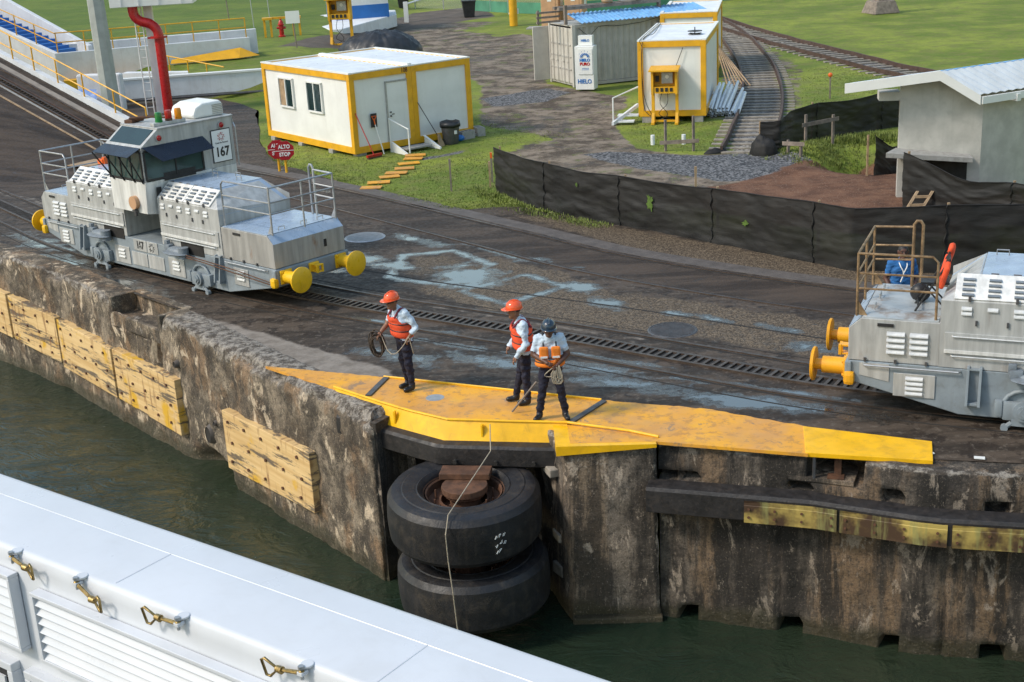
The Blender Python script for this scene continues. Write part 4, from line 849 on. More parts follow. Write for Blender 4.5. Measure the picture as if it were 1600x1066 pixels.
# ------------------------------------------------------------------ towing locomotives (local x runs along the track, -y is the quay side)
LOU = {}
def louvre(kind):
    if kind in LOU: return LOU[kind]
    w, h, d = kind; mb = MB(); n = 6
    V = []
    for i in range(n+1):
        a = math.pi/2*i/n; V += [(-w/2, -d*math.sin(a), h/2-h*(1-math.cos(a))*.35-h*.65*i/n), (w/2, -d*math.sin(a), h/2-h*(1-math.cos(a))*.35-h*.65*i/n)]
    V += [(-w/2, .004, -h/2), (w/2, .004, -h/2)]
    k = n+1
    mb.add(V, [(2*i, 2*i+2, 2*i+3, 2*i+1) for i in range(n+1)]+[tuple(2*i for i in range(n, -1, -1))+(2*k,), tuple(2*i+1 for i in range(n+1))+(2*k+1,)])
    me = bpy.data.meshes.new('louvre'); me.from_pydata(mb.v, [], mb.f); me.materials.append(M['castgrey_louvre_shade' if kind[0] == .17 else 'louver']); me.update(); LOU[kind] = me; return me  # lid louvres dark all over, the shade of their mouths put in colour
def put_louvre(parent, kind, loc, rot=(0, 0, 0)):
    o = bpy.data.objects.new('louvre', louvre(kind)); COL.objects.link(o); o.parent = parent; o.location = loc; o.rotation_euler = rot; return o
def staple(mb, c, w, h, ax='x'):
    d = Vector((w/2, 0, 0)) if ax == 'x' else Vector((0, w/2, 0)); c = Vector(c)
    mb.tube([c-d, c-d+Vector((0, 0, h)), c+d+Vector((0, 0, h)), c+d], .011, 6)

def build_loco(root, railmat, deckmat, buf, endsteel, numbered):
    HW = .97
    P = lambda mb, nm, mt, **k: mb.build(nm, mt, root, **k)
    # main frame: side plates with raked ends
    side = [(-4.65, .88), (-4.65, .56), (-2.95, .14), (2.95, .14), (4.65, .50), (4.65, .88)]
    mb = MB(); mb.ext([(x, z) for x, z in side], 'y', -HW+.0, HW); fr = P(mb, 'frame', 'frame_grey', bevel=.015)
    for s in (-1, 1):
        mb = MB(); mb.box((4.62*s, 0, .70), (.10, 2.02, .34), ch=.02); P(mb, 'end_beam', 'frame_grey')
    # low hoods at both ends
    for s in (-1, 1):
        x0, x1 = (-4.63, -3.28) if s < 0 else (2.87, 4.63)
        xs_ = sorted((x0, x1)); xe = x0 if s < 0 else x1
        prof = [(x1 if s < 0 else x0, .89), (xe, .89), (xe, 1.41), (xe-.18*s, 1.575), (x1 if s < 0 else x0, 1.575)]
        mb = MB(); mb.ext(prof, 'y', -HW+.01, HW-.01); h = P(mb, 'low_hood', 'steel' if s < 0 else 'steelrust', bevel=.008)
        mb = MB(); mb.hexa([(x0+.03 if s > 0 else x0+.2, -.93, 1.577), (x1-.2 if s > 0 else x1-.03, -.93, 1.577), (x1-.2 if s > 0 else x1-.03, .93, 1.577), (x0+.03 if s > 0 else x0+.2, .93, 1.577)],
                           [(x0+.03 if s > 0 else x0+.2, -.93, 1.592), (x1-.2 if s > 0 else x1-.03, -.93, 1.592), (x1-.2 if s > 0 else x1-.03, .93, 1.592), (x0+.03 if s > 0 else x0+.2, .93, 1.592)]); tp = mb.build('deck_plate', deckmat, h)
        mb = MB(); a = xe-.175*s; b = xe+.004*s
        mb.add([(a, -.95, 1.582), (a, .95, 1.582), (b, .95, 1.412), (b, -.95, 1.412)], [(0, 1, 2, 3)] if s < 0 else [(3, 2, 1, 0)]); mb.build('bevel_plate', 'bluegrey', h)
        for yy in (-.45, .15, .6):
            mb = MB(); staple(mb, (xe-.32*s, yy, 1.59), .16, .07, 'y'); mb.build('lift_handle', 'galv', h)
        mb = MB(); mb.box((xe+.004*s, .42, 1.16), (.012, .07, .16)); mb.build('slot', 'void', h)
        if s < 0:
            for c in range(2):
                for r in range(4): put_louvre(h, (.27, .06, .045), (-3.92+c*.34, -HW+.008, 1.36-.095*r))
        mb = MB(); mb.box((xs_[0]+.55, -HW-.004, 1.49), (.24, .012, .05)); mb.build('nameplate', 'black', h)
        mb = MB()
        for q in (.2, .55, .9): mb.box((xs_[0]+q*1.3, -HW-.012, .915), (.035, .03, .06))
        stuff(mb.build('catches', 'darksteel', h))
        # handrail on the end platform
        yb = .86; xr = xe-.10*s; xi = x1-.08 if s < 0 else x0+.05; zt = 2.57
        mb = MB(); r = .0205
        mb.tube([(xi, -yb, 1.59), (xi, -yb, zt-.08), (xi-.0+.08*s, -yb, zt), (xr, -yb, zt)], r, 8)
        for (xx, yy) in ((xr, -yb), (xr, 0), (xr, yb)): mb.tube([(xx, yy, 1.58), (xx, yy, zt)], r, 8)
        mb.tube([(xr, -yb, zt), (xr, yb, zt)], r, 8)
        xf = xr-.62*s; mb.tube([(xr, yb, zt), (xf, yb, zt+.02)], r, 8)
        mb.tube([(xf, yb, 1.2), (xf, yb, zt+.06), (xf-.04*s, yb, zt+.12), (xf-.10*s, yb, zt+.12), (xf-.14*s, yb, zt+.06), (xf-.14*s, yb, 1.2)], r*1.25, 8)
        for zz in (2.26, 2.02):
            mb.tube([(xi, -yb, zz), (xr, -yb, zz), (xr, yb, zz), (xf, yb, zz+.02)], r*.85, 8)
        for (xx, yy) in ((xr, -yb), (xr, yb)): mb.add([(xx, yy, 1.59), (xx-.16*s, yy, 1.59), (xx, yy, 1.85), (xx, yy+.008, 1.59), (xx-.16*s, yy+.008, 1.59), (xx, yy+.008, 1.85)], [(0, 1, 2), (5, 4, 3)])
        P(mb, 'handrail', railmat if s < 0 else railmat, smooth=40)
        # buffers and coupler
        for yy in (-.75, .75):
            mb = MB(); mb.box((4.69*s, yy, .70), (.05, .30, .30), ch=.02); mb.cyl((4.68*s, yy, .70), (5.05*s, yy, .70), .135, n=18); mb.cyl((5.05*s, yy, .70), (5.17*s, yy, .70), .09, n=18)
            b_ = P(mb, 'buffer', buf, smooth=35)
            mb = MB(); mb.cyl((5.165*s, yy, .70), (5.20*s, yy, .70), .27, .275, n=32); mb.cyl((5.20*s, yy, .70), (5.215*s, yy, .70), .275, .25, n=32); mb.build('disc', buf, b_, smooth=35)
            mb = MB(); 
            for q in (-.11, .11):
                for w in (-.11, .11): mb.cyl((4.70*s, yy+q, .70+w), (4.735*s, yy+q, .70+w), .022, n=6)
            stuff(mb.build('bolt_heads', buf, b_))
        mb = MB(); mb.box((4.70*s, 0, .74), (.06, .26, .20), ch=.02); mb.box((4.80*s, 0, .80), (.22, .16, .03)); mb.box((4.80*s, 0, .66), (.22, .16, .03)); mb.box((4.89*s, .07, .73), (.05, .04, .18)); mb.box((4.89*s, -.07, .73), (.05, .04, .18)); P(mb, 'coupler', buf, bevel=.006)
        mb = MB(); mb.box((4.60*s, -1.0, .60), (.17, .14, .22), ch=.06); P(mb, 'corner_bumper', buf)
    # high hoods: raked outer end, sloping quay side with louvred lids
    for s in (-1, 1):
        xo, xi = (-3.28, -.86) if s < 0 else (2.86, .58); xt = xo-.52*s
        ys = [(-HW, .89), (-HW, 1.95), (-.60, 2.27), (.66, 2.27), (HW, 1.95), (HW, .89)]
        V = []
        for yy, zz in ys: V.append((xo if zz < 2.2 else xt, yy, zz if zz < 2.2 else zz))
        for yy, zz in ys: V.append((xi, yy, zz))
        n = 6; F = [(i, (i+1) % n, n+(i+1) % n, n+i) for i in range(n)]+[tuple(range(n-1, -1, -1)), tuple(range(n, 2*n))]
        # end face split so the rake is a clean plane
        V += [(xo, -HW, 1.80), (xo, HW, 1.80)]
        mb = MB(); mb.add(V, [f for f in F if f != tuple(range(n-1, -1, -1))]+[(0, 12, 13, 5), (12, 1, 2, 3, 4, 13)]); h = P(mb, 'engine_hood', 'steel', bevel=.006)
        mb = MB(); lo, hi = sorted((xt-.01*s, xi)); mb.box(((lo+hi)/2, .03, 2.278), (hi-lo, 1.28, .014)); t = mb.build('top_plate', 'bluegrey', h)
        mb = MB(); mb.add([(xt+.004*s, -.60, 2.275), (xt+.004*s, .66, 2.275), (xo+.006*s, HW-.02, 1.81), (xo+.006*s, -HW+.02, 1.81)], [(0, 1, 2, 3), (3, 2, 1, 0)]); mb.build('raked_plate', 'bluegrey', h)
        for q in range(4):
            xx = lo+(hi-lo)*(.12+.25*q); mb = MB(); staple(mb, (xx, .52-.3*(q % 2), 2.285), .18, .085); mb.build('lift_handle', 'galv', h)
        mb = MB()
        for q in range(6): mb.cyl((lo+(hi-lo)*(q+.4)/6, -.595, 2.282), (lo+(hi-lo)*(q+.75)/6, -.595, 2.282), .017, n=6)
        stuff(mb.build('hinges', 'darksteel', h))
        # two bright lids on the slope
        sl = math.atan2(.32, .37); x_a, x_b = (xo+.18, xi-.02) if s < 0 else (xi+.04, xo-.30); wmid = (x_a+x_b)/2
        for (a, b) in ((x_a, wmid-.01), (wmid+.01, x_b)):
            mb = MB(); mb.add([(a, -.972, 1.985), (b, -.972, 1.985), (b, -.628, 2.283), (a, -.628, 2.283), (a, -.955, 1.965), (b, -.955, 1.965), (b, -.61, 2.263), (a, -.61, 2.263)], [(0, 1, 2, 3), (4, 5, 1, 0), (0, 3, 7, 4), (1, 5, 6, 2), (3, 2, 6, 7)]); l = mb.build('hood_lid', 'steelwhite', h)
            nc = 3
            for c in range(nc):
                for r in range(4):
                    f = .16+.2*r; put_louvre(l, (.17, .055, .032), (a+(b-a)*(c+.5)/nc, -.972+.344*f-.004, 1.985+.298*f+.004), (-(math.pi/2-sl), 0, 0))
            mb = MB()
            for q in (.2, .8): mb.box((a+(b-a)*q, -.985, 1.99), (.04, .03, .07))
            stuff(mb.build('catches', 'darksteel', l))
            # small vents below
            for c in range(3):
                for r in range(2 if c != 1 else 1): put_louvre(h, (.15, .055, .03), (a+(b-a)*(c+.5)/3, -HW-.001, 1.84-.075*r))
            for c in range(2):
                mb = MB(); mb.box((a+(b-a)*(.3+.4*c), -HW-.012, 1.62), (.03, .03, .08)); mb.build('latch', 'darksteel', h)
        # stepped side skirt with grab bars over the winch opening
        a, b = sorted((xi+(.02*s), xo-.05*s)); a2, b2 = a+.02, b-.02
        mb = MB(); mb.box(((a2+b2)/2, -HW-.012, 1.30), (b2-a2, .022, .30), ch=.006); mb.build('side_panel', 'steel', h)
        mb = MB(); mb.box(((a2+b2)/2, -HW-.028, 1.155), (b2-a2, .02, .05)); mb.build('panel_lip', 'steelwhite', h)
        for zz in (1.40, 1.09):
            mb = MB(); mb.tube([(a2+.1, -HW-.0, zz), (a2+.12, -HW-.05, zz), (b2-.12, -HW-.05, zz), (b2-.1, -HW, zz)], .012, 6); mb.build('grab_bar', 'louver', h)
    # winch openings and cable sheaves
    for xc in (-1.72, 1.42):
        mb = MB(); mb.box((xc+.32, -HW-.003, .93), (.85, .02, .26), ch=.009); w = P(mb, 'winch_opening', 'void')
        mb = MB(); mb.ell((0, 0, 0), (.34, .15, .11), 20, 10); mb.ell((-.02, -.05, -.02), (.42, .20, .05), 20, 6); mb.cyl((.25, -.02, -.12), (.25, -.02, .12), .12, n=16); mb.box((-.36, .02, .05), (.20, .14, .14), ch=.03); mb.box((-.42, .03, .12), (.12, .10, .16), ch=.02)
        o = mb.build('cable_sheave', 'castgrey_louvre_shade', w, smooth=40); o.location = (xc-.08, -HW-.13, .86)
    # bracket uprights, axle boxes, covers
    for xc in (-2.75, 2.72):
        mb = MB(); 
        for q in (-.09, .09): mb.hexa([(xc+q-.02, -HW-.16, .34), (xc+q+.02, -HW-.16, .34), (xc+q+.02, -HW+.02, .30), (xc+q-.02, -HW+.02, .30)], [(xc+q-.02, -HW-.07, .93), (xc+q+.02, -HW-.07, .93), (xc+q+.02, -HW+.02, .95), (xc+q-.02, -HW+.02, .95)])
        mb.box((xc, -HW-.05, .36), (.22, .14, .04)); mb.box((xc, -HW-.03, .90), (.22, .08, .03)); P(mb, 'cable_bracket', 'frame_grey', bevel=.005)
    for xc in (-2.02, 2.0):
        for yy in (-1, 1):
            mb = MB(); mb.box((xc, yy*(HW+.05), .30), (.62, .12, .30), ch=.05); mb.cyl((xc, yy*(HW+.10), .33), (xc, yy*(HW+.17), .33), .155, n=20); mb.cyl((xc, yy*(HW+.17), .33), (xc, yy*(HW+.20), .33), .10, n=16); mb.box((xc, yy*(HW+.205), .33), (.10, .03, .10), ry=.6)
            mb.box((xc-.36, yy*(HW+.06), .33), (.12, .12, .26), ch=.03); mb.box((xc+.36, yy*(HW+.06), .33), (.12, .12, .26), ch=.03)
            ab = P(mb, 'axle_box', 'frame_grey', smooth=35)
            mb = MB(); mb.box((xc, yy*(HW+.08), .13), (.34, .07, .10)); mb.tube([(xc-.16, yy*(HW+.08), .12), (xc-.26, yy*(HW+.09), .03)], .04, 8); mb.tube([(xc+.16, yy*(HW+.08), .12), (xc+.26, yy*(HW+.09), .03)], .04, 8)
            for q in (-.26, .26): mb.cyl((xc+q, yy*(HW+.05), .035), (xc+q, yy*(HW+.13), .035), .055, n=12)
            mb.build('spring_hanger', 'frame_grey', ab, smooth=35)
            mb = MB(); pts = [(xc+.30*math.cos(R(a_)), yy*(HW+.03), .36+.26*math.sin(R(a_))) for a_ in range(0, 181, 20)]; mb.tube(pts, .035, 6); mb.build('arch', 'frame_grey', ab, smooth=1)
        for yy in (-.762, .762):
            mb = MB(); mb.cyl((xc, yy-.06, .36), (xc, yy+.06, .36), .345, n=28); mb.cyl((xc, yy-.09 if yy > 0 else yy+.09, .36), (xc, yy-.05 if yy > 0 else yy+.05, .36), .385, n=28); P(mb, 'wheel', 'darksteel', smooth=35)
    for (xc, w_, nl) in ((-3.62, .62, 4), (-1.15, .62, 3), (1.05, .62, 3), (3.45, .5, 3)):
        zc = .55 if abs(xc) > 3 else .42
        mb = MB(); mb.box((xc, -HW-.010, zc), (w_, .02, .42 if abs(xc) < 3 else .38), ch=.0); c = P(mb, 'frame_cover', 'steel', bevel=.009)
        for r in range(nl): put_louvre(c, (.26, .055, .035), (xc, -HW-.018, zc+.12-.08*r))
    for (a, b, zc, zh) in ((-.75, -.12, .40, .32), (-.08, .55, .40, .32), (-.62, -.09, .74, .27), (-.07, .36, .74, .27)):
        mb = MB(); mb.box(((a+b)/2, -HW-.008, zc), (b-a, .016, zh)); P(mb, 'access_panel', 'steel', bevel=.006)
    mb = MB(); mb.hexa([(-4.45, -HW-.012, .66), (-4.0, -HW-.012, .58), (-4.0, -HW+.01, .58), (-4.45, -HW+.01, .66)], [(-4.45, -HW-.012, .86), (-4.0, -HW-.012, .86), (-4.0, -HW+.01, .86), (-4.45, -HW+.01, .86)]); P(mb, 'access_panel', 'steel')
    for (x0, x1) in ((-4.4, -2.95), (2.95, 4.4)):
        mb = MB(); mb.tube([(x0, -HW, .84), (x0+.03, -HW-.06, .84), (x1-.03, -HW-.06, .84), (x1, -HW, .84)], .014, 6); P(mb, 'step_bar', 'galv')
    for k, off in enumerate((0, .05)):
        mb = MB(); mb.tube([(1.15, -HW-.2, .86-off), (2.4, -HW-.17, .80-off), (3.5, -HW-.12, .72-off*1.5), (4.5, -HW-.09, .62-off)], .013, 6); P(mb, 'tow_cable', 'rust')
    # cab
    cx0, cx1, cy0, cy1 = -.86, .58, -1.20, 1.30
    mb = MB(); mb.hexa([(cx0, cy0, 1.62), (cx1-.08, cy0, 1.62), (cx1, cy1, 1.2), (cx0, cy1, 1.2)], [(cx0, cy0, 2.34), (cx1, cy0, 2.34), (cx1, cy1, 2.34), (cx0, cy1, 2.34)]); cb = P(mb, 'cab_body', 'steelwhite', bevel=.01)
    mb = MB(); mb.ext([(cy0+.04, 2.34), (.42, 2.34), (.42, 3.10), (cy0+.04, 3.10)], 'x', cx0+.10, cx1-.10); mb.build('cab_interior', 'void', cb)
    mb = MB(); mb.ext([(.42, 2.34), (cy1, 2.34), (cy1, 3.46), (-.72, 3.46), (cy0, 3.12), (cy0, 3.04), (.42, 3.04)], 'x', cx0, cx1); mb.build('cab_upper', 'steel', cb, bevel=.01)
    # window frames: posts and glass
    for xx in (cx0+.03, cx1-.03):
        mb = MB(); mb.box((xx, cy0+.03, 2.70), (.06, .06, .72)); mb.build('corner_post', 'galv' if xx > 0 else 'black', cb)
    def win(name, P4, bars):
        a, b, c, d = [Vector(p) for p in P4]; mb = MB(); mb.add([a, b, c, d], [(0, 1, 2, 3)]); g = mb.build(name, 'clear', cb)
        mb = MB()
        for p, q in ((a, b), (b, c), (c, d), (d, a)): mb.tube([p, q], .028, 4)
        for f in bars: mb.tube([a+(b-a)*f, d+(c-d)*f], .024, 4)
        mb.build('window_frame', 'black', g)
    win('cab_window', [(cx1+.002, cy0+.05, 2.38), (cx1+.002, .38, 2.38), (cx1+.002, .38, 3.02), (cx1+.002, cy0+.05, 3.02)], (.52,))
    win('cab_window', [(cx0+.06, cy0-.002, 2.38), (cx1-.06, cy0-.002, 2.38), (cx1-.06, cy0-.002, 3.02), (cx0+.06, cy0-.002, 3.02)], (.36, .68))
    win('cab_window', [(cx0-.002, .38, 2.38), (cx0-.002, cy0+.05, 2.38), (cx0-.002, cy0+.05, 3.02), (cx0-.002, .38, 3.02)], (.5,))
    mb = MB(); mb.hexa([(cx1-.15, -.7, 2.3), (cx1+.01, -.7, 2.3), (cx1+.01, .15, 2.3), (cx1-.15, .15, 2.3)], [(cx1-.13, -.7, 2.48), (cx1+.01, -.7, 2.48), (cx1+.01, .15, 2.48), (cx1-.13, .15, 2.48)]); mb.build('console', 'black', cb)
    # dark sun visors
    mb = MB(); mb.add([(cx1+.01, cy0+.02, 3.12), (cx1+.01, .44, 3.12), (cx1+.30, .52, 2.86), (cx1+.34, cy0+.30, 2.80)], [(0, 1, 2, 3)]); v = mb.build('visor', 'visor', cb); sm = v.modifiers.new('t', 'SOLIDIFY'); sm.thickness = .012
    mb = MB(); mb.add([(cx1-.02, cy0, 3.12), (cx0, cy0, 3.12), (cx0-.08, cy0-.30, 2.97), (cx1-.06, cy0-.33, 2.96)], [(0, 1, 2, 3)]); v = mb.build('visor', 'visor', cb); sm = v.modifiers.new('t', 'SOLIDIFY'); sm.thickness = .012
    for f in (0, .36, .72, 1):
        xx = cx0-.08+(cx1+.02-cx0)*f; mb = MB(); mb.tube([(xx, cy0-.31, 2.96), (xx*.8+.1, cy0-.01, 2.32)], .018, 6); mb.build('visor_strut', 'black', cb)
    mb = MB(); mb.add([(cx1-.10, -.76, 3.452), (cx0+.10, -.76, 3.452), (cx0+.10, cy0+.06, 3.165), (cx1-.10, cy0+.06, 3.165)], [(0, 1, 2, 3)]); v = mb.build('roof_window', 'glassdark', cb); sm = v.modifiers.new('t', 'SOLIDIFY'); sm.thickness = .02
    mb = MB(); mb.box(((cx0+cx1)/2, .30, 3.475), (cx1-cx0+.06, 2.06, .03)); mb.build('roof_plate', 'steel', cb, bevel=.008)
    # air conditioner, beacons, lamps
    mb = MB(); 
    prof = [(-.34, 3.49), (-.36, 3.58), (-.28, 3.74), (-.08, 3.82), (.40, 3.83), (.48, 3.78), (.50, 3.49)]
    mb.ext([(y+.78, z) for y, z in prof], 'x', cx0+.30, cx1-.22); ac = mb.build('air_conditioner', 'white', cb, bevel=.05)
    for q in range(6):
        mb = MB(); mb.box((cx1-.214, 1.10, 3.55+.038*q), (.012, .30, .018)); mb.build('vent_slat', 'galv', ac)
    mb = MB(); mb.box((cx1-.25, -.25, 3.53), (.16, .85, .08), ch=.02); bar = mb.build('beacon_bar', 'steel', cb)
    for yy, c, hh in ((-.48, 'lens_green', .17), (-.22, 'lens_red', .18), (.04, 'lens_amber', .19)):
        mb = MB(); mb.cyl((cx1-.25, yy, 3.57), (cx1-.25, yy, 3.62), .085, n=16); bs = mb.build('beacon', 'lens_amber' if c == 'lens_amber' else 'rust' if c == 'lens_red' else 'lens_green', bar, smooth=40)
        mb = MB(); mb.lathe([(.078, 3.62), (.08, 3.62+hh*.7), (.066, 3.62+hh), (0, 3.62+hh+.01)], 18, (cx1-.25, yy, 0)); mb.build('lens', c, bs, smooth=40)
    mb = MB(); mb.cyl((cx0+.1, -.55, 3.55), (cx0+.3, -.3, 3.57), .06, n=10); mb.box((cx0+.12, -.5, 3.53), (.22, .3, .08), rz=.4, ch=.02); mb.tube([(cx0+.2, -.6, 3.6), (cx0+.5, -.2, 3.6), (cx0+.7, .1, 3.55)], .025, 6); mb.build('floodlight', 'rust', cb)
    for yy, zz in ((-.72, 3.27), (.97, 3.30)):
        mb = MB(); mb.cyl((cx1, yy, zz), (cx1+.035, yy, zz), .085, n=18); rb = mb.build('lamp_ring', 'galv', cb, smooth=40)
        mb = MB(); mb.ell((cx1+.035, yy, zz), (.035, .065, .065), 14, 8); mb.build('red_lamp', 'lens_red', rb, smooth=1)
    mb = MB(); mb.tube([(cx1-.05, cy1+.02, 3.5), (cx1-.05, cy1+.06, 3.3), (cx1+.02, cy1+.06, 3.2), (cx1+.02, cy1+.06, 2.3)], .018, 6); mb.build('conduit', 'galv', cb)
    mb = MB(); mb.cyl((.10, cy0-.10, 1.86), (.10, cy0+.01, 1.86), .15, n=20); hn = mb.build('horn', 'tan', cb, smooth=40)
    mb = MB(); mb.cyl((.10, cy0-.04, 1.55), (.10, cy0-.04, 1.72), .04, n=10); mb.box((.06, cy0-.02, 1.66), (.2, .06, .03)); mb.build('horn_bracket', 'darksteel', hn)
    mb = MB(); mb.hexa([(cx1-.02, cy0+.25, 1.85), (cx1+.03, cy0+.25, 1.85), (cx1+.03, cy0+.36, 1.85), (cx1-.02, cy0+.36, 1.85)], [(cx1+.02, cy0+.25, 2.2), (cx1+.05, cy0+.25, 2.2), (cx1+.05, cy0+.36, 2.2), (cx1+.02, cy0+.36, 2.2)]); mb.build('mirror', 'black', cb)
    # red painted box on the rear hood
    if numbered:
        mb = MB(); mb.box((-2.75, .30, 2.37), (.10, 1.0, .16)); mb.box((-2.85, -.20, 2.34), (.22, .06, .12)); P(mb, 'tool_box', 'orange')
        mb = MB(); mb.box((cx1+.012, .93, 2.83), (.014, .54, .76)); pb = P(mb, 'number_plate', 'black')
        mb = MB(); mb.box((cx1+.021, .93, 2.83), (.008, .50, .72)); mb.build('plate_face', 'signwhite', pb)
        rot = (math.pi/2, 0, math.pi/2)
        text('number', '167', .30, 'black', pb, (cx1+.027, .93, 2.68), rot, xs=.86, bold=.008)
        text('lettering', 'Canal de Panamá', .052, 'darksteel', pb, (cx1+.027, .93, 2.90), rot)
        mb = MB(); star(mb, (cx1+.027, .93, 3.04), .10, 'x'); mb.build('star_emblem', 'red', pb)
        rot2 = (math.pi/2, 0, 0)
        text('number', '167', .25, 'black', root, (-.35, -HW-.020, .74), rot2, xs=.8, bold=.006)
        mb = MB(); star(mb, (.12, -HW-.018, .74), .11, 'y'); P(mb, 'star_emblem', 'black')
def star(mb, c, r, ax):
    pts = []
    for k in range(10):
        a = math.pi/2+k*math.pi/5; q = r if k % 2 == 0 else r*.42; pts.append((q*math.cos(a), q*math.sin(a)))
    for k in range(10):
        a, b = pts[k], pts[(k+1) % 10]
        f = (lambda p: (c[0], c[1]+p[0], c[2]+p[1])) if ax == 'x' else (lambda p: (c[0]+p[0], c[1], c[2]+p[1]))
        mb.tube([f(a), f(b)], r*.06, 4)
    for k in range(5):
        a = math.pi/2+k*2*math.pi/5+math.pi/5; u = (r*.75*math.cos(a), r*.75*math.sin(a)); v = (r*1.05*math.cos(a+.2), r*1.05*math.sin(a+.2)); mb.tube([f(u), f(v)], r*.06, 4)
l1 = thing('towing_locomotive', 'silver towing locomotive numbered 167 with yellow buffers and driver cab', 'locomotive', (-7.55, 30.65, 0), math.atan2(-.681, .732))
build_loco(l1, 'galv', 'bluegrey', 'loco_yellow', 'steelrust', True)
l2 = thing('towing_locomotive', 'grey towing locomotive with rusty railings cut off by the right edge', 'locomotive', (5.57+.918*4.65, 20.43-.397*4.65, 0), math.atan2(-.397, .918))
build_loco(l2, 'rustrail', 'worndeck', 'loco_orange', 'steelrust', False)
# ------------------------------------------------------------------ white cabins, container and yard
def module(root, L_, W_, H_, z0, seam=None):
    """yellow steel frame with white infill panels; x 0..W_, y 0..L_"""
    t = .19
    for x in [0, W_]:
        for y in (0, L_):
            mb = MB(); mb.box((x+(t/2 if x == 0 else -t/2), y+(t/2 if y == 0 else -t/2), z0+H_/2), (t, t, H_)); mb.build('corner_post', 'yellow', root, bevel=.01)
    for z in (z0+.11, z0+H_-.10):
        for y in (.07, L_-.07): mb = MB(); mb.box((W_/2, y, z), (W_-2*t, .14, .21)); mb.build('frame_beam', 'yellow', root)
        for x in (.07, W_-.07): mb = MB(); mb.box((x, L_/2, z), (.14, L_-2*t, .21)); mb.build('frame_beam', 'yellow', root)
    for y in (.09, L_-.09): mb = MB(); mb.box((W_/2, y, z0+H_/2), (W_-2*t, .06, H_-.42)); mb.build('wall_panel', 'white', root)
    for x in (.09, W_-.09): mb = MB(); mb.box((x, L_/2, z0+H_/2), (.06, L_-2*t, H_-.42)); mb.build('wall_panel', 'white', root)
    n = 36; P = []
    for j in (0, 1):
        for i in range(n+1): P.append((.12+(W_-.24)*j, .15+(L_-.3)*i/n, z0+H_-.02+.022*(i % 2)))
    mb = MB(); mb.grid(P, n+1, 2); mb.build('roof_sheet', 'roofwhite', root)
    for x in (.06, W_-.06): mb = MB(); mb.box((x, L_/2, z0+H_+.02), (.14, L_, .05)); mb.build('roof_edge', 'white', root)
    for y in (.05, L_-.05): mb = MB(); mb.box((W_/2, y, z0+H_+.018), (W_-.3, .10, .045)); mb.build('roof_edge', 'white', root)
cab = thing('site_cabin', 'white double site cabin with yellow steel frame on concrete blocks', 'cabin', (-4.845, 43.98, 0), .6439)
for k in (0, 1):
    sub = []; mbx = len(bpy.data.objects); before = set(bpy.data.objects); module(cab, 6.06, 2.44, 2.62, .08)
    if k:
        for o in set(bpy.data.objects)-before: o.location.x += 2.444
mb = MB(); mb.box((2.44, 3.03, 2.76), (.16, 5.9, .06)); mb.build('roof_seam', 'white', cab)
dr = MB(); dr.box((1.90, .045, 1.22), (.94, .03, 2.06)); d_ = dr.build('door', 'white', cab, bevel=.006)
mb = MB(); 
for a, b in (((1.40, 1.22), (.05, 2.12)), ((2.36, 1.22), (.04, 2.12))): mb.box((a[0], .04, a[1]), (b[0], .06, b[1]))
mb.box((1.88, .04, 2.285), (1.0, .06, .05)); mb.build('door_frame', 'galv', d_)
mb = MB(); mb.box((1.52, .01, 1.15), (.05, .05, .05)); mb.box((1.52, .005, 1.28), (.05, .04, .04)); mb.build('door_lock', 'darksteel', d_)
mb = MB(); mb.box((1.62, .025, 1.2), (.10, .006, .03)); mb.build('door_label', 'black', d_)
text('cabin_number', '108', .22, 'rust', cab, (2.16, -.004, 2.60), (math.pi/2, 0, 0), xs=.8, bold=.004)
for yc, brown in ((4.38, True), (2.40, False)):
    mb = MB(); w, h = .98, 1.0
    for a, b in (((yc-w/2, 1.77), (.06, h)), ((yc+w/2, 1.77), (.06, h)), ((yc, 1.77), (.05, h))): mb.box((.02, a[0], a[1]), (.08, b[0], b[1]))
    for zz in (1.77-h/2, 1.77+h/2): mb.box((.02, yc, zz), (.08, w+.06, .06))
    f = mb.build('window', 'white', cab, bevel=.006)
    for s, m_ in ((1, 'wood' if brown else 'glassdark'), (-1, 'glassdark')):
        mb = MB(); mb.box((.035, yc+s*w/4, 1.77), (.03, w/2-.08, h-.08)); mb.build('pane', m_, f)
for p in ((.3, .2), (2.44, .2), (4.3, .15), (4.78, -.12), (.12, 1.5), (.12, 3.6), (.12, 5.6), (2.4, 3), (4.7, 5.7)):
    mb = MB(); mb.box((p[0], p[1], .0), (.38, .28, .2)); mb.build('support_block', 'conc', cab, bevel=.01)
for p, rz in (((4.25, -.40), .1), ((5.0, -.12), 1.3)):     # loose hollow blocks
    o = thing('hollow_block', 'hollow concrete block lying at the right end of the white cabin' if rz > 1 else 'hollow concrete block lying beside the grey bin', 'block', (-4.845+p[0]*.8-p[1]*.6, 43.98+p[0]*.6+p[1]*.8, 0), .6439+rz)
    mb = MB(); mb.box((0, -.12, .15), (.58, .05, .3)); mb.box((0, .12, .15), (.58, .05, .3))
    for q in (-.265, -.09, .09, .265): mb.box((q, 0, .15), (.05, .19, .3))
    mb.build('block_shell', 'conc', o)
    mb = MB(); mb.box((0, 0, .15), (.5, .18, .26)); mb.build('core', 'void', o)
def on_cab(x, y): return (-4.845+x*.8-y*.6, 43.98+x*.6+y*.8)
def local_thing(name, label, cat, x, y, rz=0, group=None): p = on_cab(x, y); return thing(name, label, cat, (p[0], p[1], gz(*p)), .6439+rz, group)
st = local_thing('door_steps', 'white wooden steps with handrail at the cabin door', 'steps', 1.7, -.1)
mb = MB(); mb.box((.35, -.45, .12), (1.0, .45, .05)); mb.build('tread', 'conc', st)
